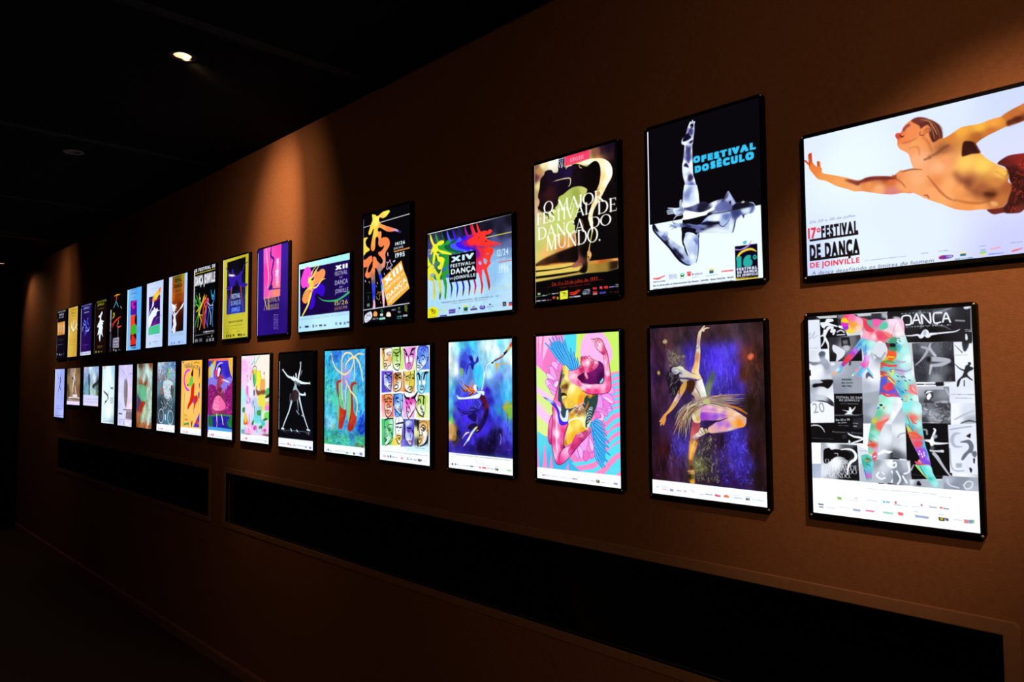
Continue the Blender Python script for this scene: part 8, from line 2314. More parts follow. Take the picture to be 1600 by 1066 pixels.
light_box('L16', (-1.184, -0.843, 1.274, 1.742), 'dark purple light box poster of a painted dancer bending back in a feather skirt', LOW, """
f|28 28 3c2240 111 92 4a2a30 208 37 40303a 379 34 38202c 492 29 402a30 565 22 36303c 704 30 3a2428 723 192 2e1a1c 654 190 8a3a2c 617 276 4a2418 695 374 241424 54 162 4a2250 23 294 3a1c58 63 378 4c2a4a 178 177 5a4a48 273 157 4432b0 414 172 4830d8 513 153 4a3ac8 462 241 5038e8 547 264 3c28b0 435 331 3a3090 568 375 3c28a0 241 377 402a58 90 449 3a2040 18 547 180c20 102 544 3a2058 198 540 34204a 648 439 2c1a10 691 524 1c0c0c 0 715 180a14 84 734 401010 39 867 200a12 194 703 38288a 165 822 3c1e3a 363 716 3a2a3c 323 809 5a5a3a 452 665 281430 449 777 342058 550 616 3a2898 571 702 4a38d8 616 785 3a28a0 496 883 2a1448 665 675 200c10 694 843 180a10 347 897 2a1828 709 714 301018
q|7 3 113 6 122 895 -4 919|2a1422|33.9|.55
q|624 3 733 1 732 913 636 918|2a1814|29.4|.55
q|14 -21 728 -1 725 117 12 100|3a2428|33.9|.5
n|45|.5|11|||2.2
d|14 3 728 4 726 913 3 918|420|51.9|4.5|88|14|5a3a3a 2c1830 6a4034 3a2a60 201018 6a5a50 3c1c20|.28|3
d|246 179 538 120 579 396 395 421 268 354|260|49.7|6.8|88|12|5a40f8 4430d0 3a28a8 6a58ff 2e2080 4a34e8|.55|5
d|502 596 609 592 659 889 471 885 450 754|260|24.8|5.6|80|40|5a48f0 3a28b0 6a60f8 2a1a70 4434c8 1c0c38|.55|6
d|141 636 263 607 251 838 124 825|140|27.1|5.6|85|25|4a3cc0 3a2a90 5a50b0 2a1a50 6a6090|.5|7
d|307 674 428 622 447 888 295 902|200|22.6|5.6|80|35|a0a860 707848 c0c890 3a2a40 5a5a40 8a8a78 241428|.5|8
d|111 128 206 166 244 237 190 248 136 236|110|18.1|4.5|60|50|8a8470 6a665c a8a080 504a50 b0a890|.6|9
d|608 167 712 159 717 416 590 429|110|33.9|5.6|88|18|6a3420 4a2418 301810 7a4428 3a3020|.4|10
p|634 180 654 170 671 184 667 205 647 210 633 199|652 191 f06a48 637 172 6a4a40 669 205 7a3024|2.7
p|91 84 104 73 121 79 120 94 107 99 93 94|b8a878|2.2|.9
l|114 99 116 122|6.57 3.28|8a4a58|2.2|.7
p|221 177 233 169 242 178 237 188 224 187|a09060|2.2|.7
p|49 269 59 261 69 272 62 286 51 280|d0b048|2.7|.9
l|231 189 233 234|13.1 8.76|5a5048|4.4|.5
p|64 7 85 22 77 68 56 62|5a3040|10.9|.4
p|367 358 412 275 430 262 435 303 410 369 396 412 359 413|379 369 7a9058 418 286 4a6048 397 401 88a060|4.4|.75
p|331 52 336 38 349 25 365 9 376 3 374 12 364 21 380 16 403 17 405 21 386 24 375 29 370 40 358 37 351 53 346 80 342 114 344 147 342 191 336 236 331 269 343 297 327 291 302 280 283 271 290 246 304 213 310 168 315 140 322 107 324 79|345 36 d8c8a8 335 97 c8a890 331 135 e0d0c0 323 180 c88a60 303 246 e8b878 328 269 f0d8a0|.5
l|335 80 334 136|6.57|a88878|2.2|.6
l|313 157 318 135 328 130|5.47|6a5860|1.6|.8
l|340 152 332 213 328 258|3.28|f8f0e0|1.6|.7
l|308 174 304 213 293 252|4.38|b06838|1.6|.7
p|117 278 134 255 161 238 194 239 206 279 202 313 211 347 191 381 170 415 147 410 128 376 119 336 109 301|1e1420|2.7
d|127 267 193 256 205 313 191 370 157 410 128 353|60|49.3|2.2|75|22|b0a8b0 383038 706878 d8d4d8 201820|.6|4
p|148 255 164 241 187 239 207 235 226 241 239 254 258 265 283 277 315 286 340 297 349 308 327 315 302 309 264 302 225 303 202 296 203 282 219 282 206 270 193 279 173 284 157 273|174 256 d0d0b8 194 245 d8e0c0 220 251 e0e0c0 213 273 b0a8c0 245 279 d0c8b8 283 291 e0c898 327 302 f0d8a0 167 270 8a80a0 264 296 c8c0b8|1.1
l|174 244 200 256 219 268 206 279|4.38 5.47 3.28|8080a0|1.6|.7
l|192 307 238 305 283 311 327 320 346 308|3.28 4.38 4.38 2.74|302830|1.1|.9
l|154 256 174 251|5.47|7a78b0|1.6|.7
l|199 302 251 302 301 313|2.74|c8c4c0|.5|.8
p|205 313 251 314 282 324 327 319 349 309 357 330 369 369 377 407 380 429 336 441 311 447 299 414 281 397 294 380 301 352 295 330 257 324 224 330|237 324 b0a898 288 330 4a2818 339 336 f0ece8 357 369 f4f4ec 313 380 d8c8c8 300 403 b89878 362 413 d8e8d0 318 430 a89090|1.1
p|243 353 257 324 289 316 304 336 297 369 274 389 255 383|3a1e10|1.6|.95
l|307 358 325 386 337 413|4.38 6.57 4.38|8a5828|1.6|.8
l|345 325 363 369 374 413|4.38|ffffff|2.2|.8
p|224 336 247 324 250 347 236 381 203 426 176 466 142 501 111 525 104 543 97 569 73 570 56 567 74 544 88 526 108 508 129 485 156 444 177 410 201 370|237 341 c89850 217 381 d89a48 196 415 c8a0b0 163 461 d0a060 129 502 e0a850 101 537 e89a48 67 561 c88a40 176 432 e8c0b8|1.1
l|190 392 203 409 169 455|4.38 6.57 3.28|7a5020|2.2|.6
l|201 370 197 398|5.47|2a1a10|2.2|.7
p|74 545 98 533 104 550 97 570 87 590 80 580 66 593 63 580 68 569 56 566 67 554|d89048|.5
p|283 555 315 554 333 570 326 614 319 653 322 669 305 709 285 760 268 811 257 812 253 768 258 723 265 667 269 628 276 588|296 571 9a4050 301 599 b04858 276 616 c85a60 294 649 c87858 280 710 f0b050 266 756 d89038 306 676 d8985a 259 801 8a4a20 312 670 5a3020|1.1
l|262 673 257 729 257 768|5.47|c89070|1.6|.7
l|294 671 273 728 263 778|7.66 9.85 4.38|f8c860|2.2|.8
p|252 824 271 811 290 831 292 875 288 917 263 917 245 874|271 828 4a2a18 277 849 d09a60 257 879 2a1a10 283 876 6a6a30 276 905 e0982c|1.6
l|245 846 271 844 283 838|3.28|f0c890|1.1|.8
l|251 874 277 866|2.74|1a1010|1.1
l|257 895 283 876|2.74|1a1010|1.1
p|314 502 327 474 365 462 414 456 473 460 520 472 566 495 600 515 615 531 616 552 604 573 575 582 517 593 458 609 398 617 379 613 386 593 429 564 448 547 399 549 350 551 319 541|358 479 d890c0 351 523 8a3ac0 401 467 e8b8c0 413 494 c87ac8 461 482 f0c8b0 478 514 a860d0 520 480 f0c8a8 566 506 f4d0b0 519 523 e8a878 605 531 e0b8c0 430 526 8a50d0 459 552 e0a8b0 588 553 f09820|.5
p|501 531 460 543 417 566 389 584 383 600 398 619 446 611 517 599 575 578 604 559 616 537 614 522 577 512 537 519|398 605 e8b090 423 582 d8a0b8 459 565 a870d8 506 573 b868d0 476 591 e8a0a8 542 556 f0b060 576 555 f08c20 605 538 d8a890 530 535 e8c0b0 517 594 e0c8b8|1.1
l|375 551 429 552 472 542 507 528|9.85 8.76 5.47 1.64|2a1020|1.6|.95
l|398 619 458 612 535 596 581 578|2.19 3.28 2.74 1.64|b8a8b0|1.1|.8
p|356 549 387 551 429 555 389 584 362 585|2a1848|2.2|.9
p|345 514 376 502 406 518 393 545 350 544|9a40c8|6.6|.6
l|339 498 400 496 519 509 594 528|4.38 6.57 5.47 3.28|f8e0c8|3.3|.5
l|577 520 600 527 610 543|4.38 5.47 3.28|d0a8a0|1.6|.7
p|272 655 294 635 323 614 330 597 345 590 357 599 373 595 382 614 363 626 332 644 294 660 278 662|288 649 d8a8b8 319 631 e8d0d0 339 608 e0d8c8 363 612 b8a878 281 658 8a6a60|.5
l|333 600 348 624|3.28|3a2a20|.5
l|354 599 369 620|3.83|2a2018|.5
l|323 620 338 635|2.74|4a3828|.5
l|294 654 332 642 369 624|2.19|181018|1.1|.9
p|285 503 310 480 336 457 361 451 342 479 334 524 334 560 296 562 278 531|297 503 a8a088 323 480 b8b8b0 309 525 d8c8a8 335 502 c8c0a0 290 547 e0c090|1.1
p|278 505 285 488 335 487 331 520 334 547 309 555 287 541|297 499 b0a488 325 509 c8b890 297 532 e8d8b0 328 537 d0a050|1.1
l|291 493 303 521 315 548|2.74|6a6048|1.1|.7
l|345 452 214 539 152 640|1.64 4.93 1.64|f0e8c8|.5|.75
l|357 433 268 494 245 586|1.64 4.93 1.64|6a4830|.5|.75
l|342 424 256 519 230 634|1.64 4.93 1.64|6a4830|.5|.75
l|309 449 273 525 262 625|1.64 4.93 1.64|e0d8b0|.5|.75
l|364 435 271 501 200 634|1.64 4.93 1.64|8a6a48|.5|.75
l|370 458 286 506 222 569|1.64 4.93 1.64|3a2a28|.5|.75
l|360 447 254 487 182 556|1.64 4.93 1.64|b0a890|.5|.75
l|312 443 236 524 233 634|1.64 4.93 1.64|c06a38|.5|.75
l|300 455 241 494 197 554|1.64 4.93 1.64|8a6a48|.5|.75
l|308 434 224 509 209 608|1.64 4.93 1.64|f0e8c8|.5|.75
l|306 454 199 494 164 550|1.64 4.93 1.64|b0a890|.5|.75
l|337 438 276 501 231 613|1.64 4.93 1.64|3a2a28|.5|.75
l|312 427 236 526 182 640|1.64 4.93 1.64|c06a38|.5|.75
l|300 453 257 501 234 614|1.64 4.93 1.64|c8b890|.5|.75
l|359 437 245 490 148 607|1.64 4.93 1.64|c06a38|.5|.75
l|306 441 216 479 165 584|1.64 4.93 1.64|e0d8b0|.5|.75
l|372 441 261 504 178 602|1.64 4.93 1.64|e0d8b0|.5|.75
l|306 456 240 542 241 649|1.64 4.93 1.64|f0e8c8|.5|.75
l|318 455 239 525 220 644|1.64 4.93 1.64|c8b890|.5|.75
l|356 438 263 495 231 603|1.64 4.93 1.64|3a2a28|.5|.75
l|370 436 238 502 164 598|1.64 4.93 1.64|3a2a28|.5|.75
l|333 456 226 496 171 589|1.64 4.93 1.64|c06a38|.5|.75
l|325 457 217 544 182 672|1.64 4.93 1.64|e0d8b0|.5|.75
l|313 439 245 478 232 552|1.64 4.93 1.64|c06a38|.5|.75
l|321 446 264 536 231 671|1.64 4.93 1.64|e0d8b0|.5|.75
l|315 451 274 518 258 599|1.64 4.93 1.64|e0d8b0|.5|.75
l|306 462 236 504 200 594|1.64 4.93 1.64|6a4830|.5|.75
l|343 433 289 496 263 593|1.64 4.93 1.64|6a4830|.5|.75
l|350 445 261 493 200 582|1.64 4.93 1.64|3a2a28|.5|.75
l|369 455 252 526 168 618|1.64 4.93 1.64|c06a38|.5|.75
l|340 461 233 520 193 589|1.64 4.93 1.64|6a4830|.5|.75
l|323 460 250 534 225 644|1.64 4.93 1.64|8a6a48|.5|.75
l|336 443 266 523 217 648|1.64 4.93 1.64|3a2a28|.5|.75
l|336 440 228 501 148 603|1.64 4.93 1.64|6a4830|.5|.75
l|348 461 285 495 259 566|1.64 4.93 1.64|3a2a28|.5|.75
l|317 443 233 519 206 622|1.64 4.93 1.64|f0e8c8|.5|.75
l|344 442 260 511 192 634|1.64 4.93 1.64|3a2a28|.5|.75
l|319 452 233 477 179 551|1.64 4.93 1.64|e0d8b0|.5|.75
l|301 434 205 533 155 645|1.64 4.93 1.64|c06a38|.5|.75
l|343 451 233 536 187 659|1.64 4.93 1.64|8a6a48|.5|.75
l|365 441 268 471 229 544|1.64 4.93 1.64|f0e8c8|.5|.75
l|367 429 267 505 200 603|1.64 4.93 1.64|c8b890|.5|.75
l|304 434 231 505 170 630|1.64 4.93 1.64|6a4830|.5|.75
l|373 451 244 482 165 578|1.64 4.93 1.64|e0d8b0|.5|.75
l|373 451 277 503 243 569|1.64 4.93 1.64|8a6a48|.5|.75
l|302 429 255 467 256 556|1.64 4.93 1.64|e0d8b0|.5|.75
l|285 427 417 432 544 446|2.19 4.38 1.64|908478|.5|.75
l|336 428 464 429 587 454|2.19 4.38 1.64|383030|.5|.75
l|335 439 445 422 552 422|2.19 4.38 1.64|383030|.5|.75
l|331 432 422 441 511 481|2.19 4.38 1.64|a86a48|.5|.75
l|326 429 435 448 540 464|2.19 4.38 1.64|a89888|.5|.75
l|290 428 425 407 555 419|2.19 4.38 1.64|a86a48|.5|.75
l|339 427 451 434 561 452|2.19 4.38 1.64|c8b8a0|.5|.75
l|338 436 436 457 531 474|2.19 4.38 1.64|a86a48|.5|.75
l|331 428 443 428 551 432|2.19 4.38 1.64|908478|.5|.75
l|336 444 436 426 532 435|2.19 4.38 1.64|908478|.5|.75
l|321 447 448 457 570 484|2.19 4.38 1.64|7a6058|.5|.75
l|326 435 471 414 609 397|2.19 4.38 1.64|a89888|.5|.75
l|312 450 432 434 547 431|2.19 4.38 1.64|383030|.5|.75
l|335 441 455 443 572 444|2.19 4.38 1.64|c8b8a0|.5|.75
l|321 426 423 450 522 487|2.19 4.38 1.64|383030|.5|.75
l|290 447 415 459 536 466|2.19 4.38 1.64|a89888|.5|.75
l|303 445 447 424 585 400|2.19 4.38 1.64|a86a48|.5|.75
l|311 451 462 454 605 464|2.19 4.38 1.64|7a6058|.5|.75
l|326 429 465 410 598 396|2.19 4.38 1.64|503830|.5|.75
l|319 450 432 457 541 467|2.19 4.38 1.64|908478|.5|.75
l|300 445 423 426 541 412|2.19 4.38 1.64|7a6058|.5|.75
l|337 442 456 473 571 498|2.19 4.38 1.64|a89888|.5|.75
l|310 444 459 404 601 397|2.19 4.38 1.64|908478|.5|.75
l|337 444 467 462 592 479|2.19 4.38 1.64|a86a48|.5|.75
l|287 432 454 435 613 435|2.19 4.38 1.64|383030|.5|.75
l|332 437 442 444 548 488|2.19 4.38 1.64|7a6058|.5|.75
l|295 439 437 446 575 450|2.19 4.38 1.64|908478|.5|.75
l|329 427 421 420 511 412|2.19 4.38 1.64|7a6058|.5|.75
l|320 437 453 424 580 439|2.19 4.38 1.64|c8b8a0|.5|.75
l|325 449 458 430 585 441|2.19 4.38 1.64|7a6058|.5|.75
l|316 428 443 450 565 477|2.19 4.38 1.64|d8c8a8|.5|.75
l|302 428 460 425 610 419|2.19 4.38 1.64|d8c8a8|.5|.75
l|339 442 466 441 588 446|2.19 4.38 1.64|7a6058|.5|.75
l|329 449 427 411 523 402|2.19 4.38 1.64|d8c8a8|.5|.75
l|327 439 425 438 520 464|2.19 4.38 1.64|a89888|.5|.75
l|309 447 430 459 546 496|2.19 4.38 1.64|d8c8a8|.5|.75
l|299 447 441 428 578 408|2.19 4.38 1.64|c8b8a0|.5|.75
l|292 438 442 409 585 397|2.19 4.38 1.64|a89888|.5|.75
l|286 426 450 413 605 431|2.19 4.38 1.64|a89888|.5|.75
l|297 437 441 435 580 429|2.19 4.38 1.64|c8b8a0|.5|.75
l|326 427 446 407 562 412|2.19 4.38 1.64|a86a48|.5|.75
l|327 436 452 426 572 429|2.19 4.38 1.64|7a6058|.5|.75
l|310 436 443 439 570 475|2.19 4.38 1.64|a86a48|.5|.75
l|339 440 475 454 606 479|2.19 4.38 1.64|a89888|.5|.75
l|486 449 538 464 589 484 623 504|4.38 12 13.1 4.38|d07a20|1.6|.85
l|521 456 578 466 606 489|3.28 6.57 2.19|3a1c10|1.1|.9
l|421 412 451 406 475 393|4.38 4.38 1.64|d0a090|.5|.9
p|355 435 392 429 398 451 361 454|c8d880|2.2|.7
q|-4 916 733 917 735 1007 -6 1008|f6faff
l|33 882 36 893 43 884 50 892|2.19|5a40b0|.5|.9
o|32 954 11 10 90d0a8,122 960 26 15 8090c8,217 959 17 11 f090a0,416 961 18 8 d03070
g|67|968|44|5.5|f090a0|162|.9
g|172|966|31|5.5|6068a0|320|.9
g|274|964|18|5.5|f0b0b0|480|.9
g|312|972|34|5.5|b8c0d0|540|.9
g|358|967|43|5.5|8088a0|615|.9
g|66|954|34|5.5|c0c8d8|160|.9
g|259|954|19|5.5|c0c8d8|455|.9
o|417 962 36 12 d84870,470 961 35 12 d87040,479 957 18 8 e05030,603 961 12 12 202030,615 960 12 12 60783a
g|328|972|15|5.5|b8c0d0|0|.9
g|359|967|40|5.5|8088a8|50|.9
g|534|967|46|5.5|90a0c8|345|.9
g|532|953|29|5.5|c0c8d8|340|.9
g|603|954|31|5.5|c0c8d8|465|.9
g|642|965|39|5.5|b8c0d0|535|.9
g|678|966|25|5.5|a8b0c0|600|.9
""", 0.385)

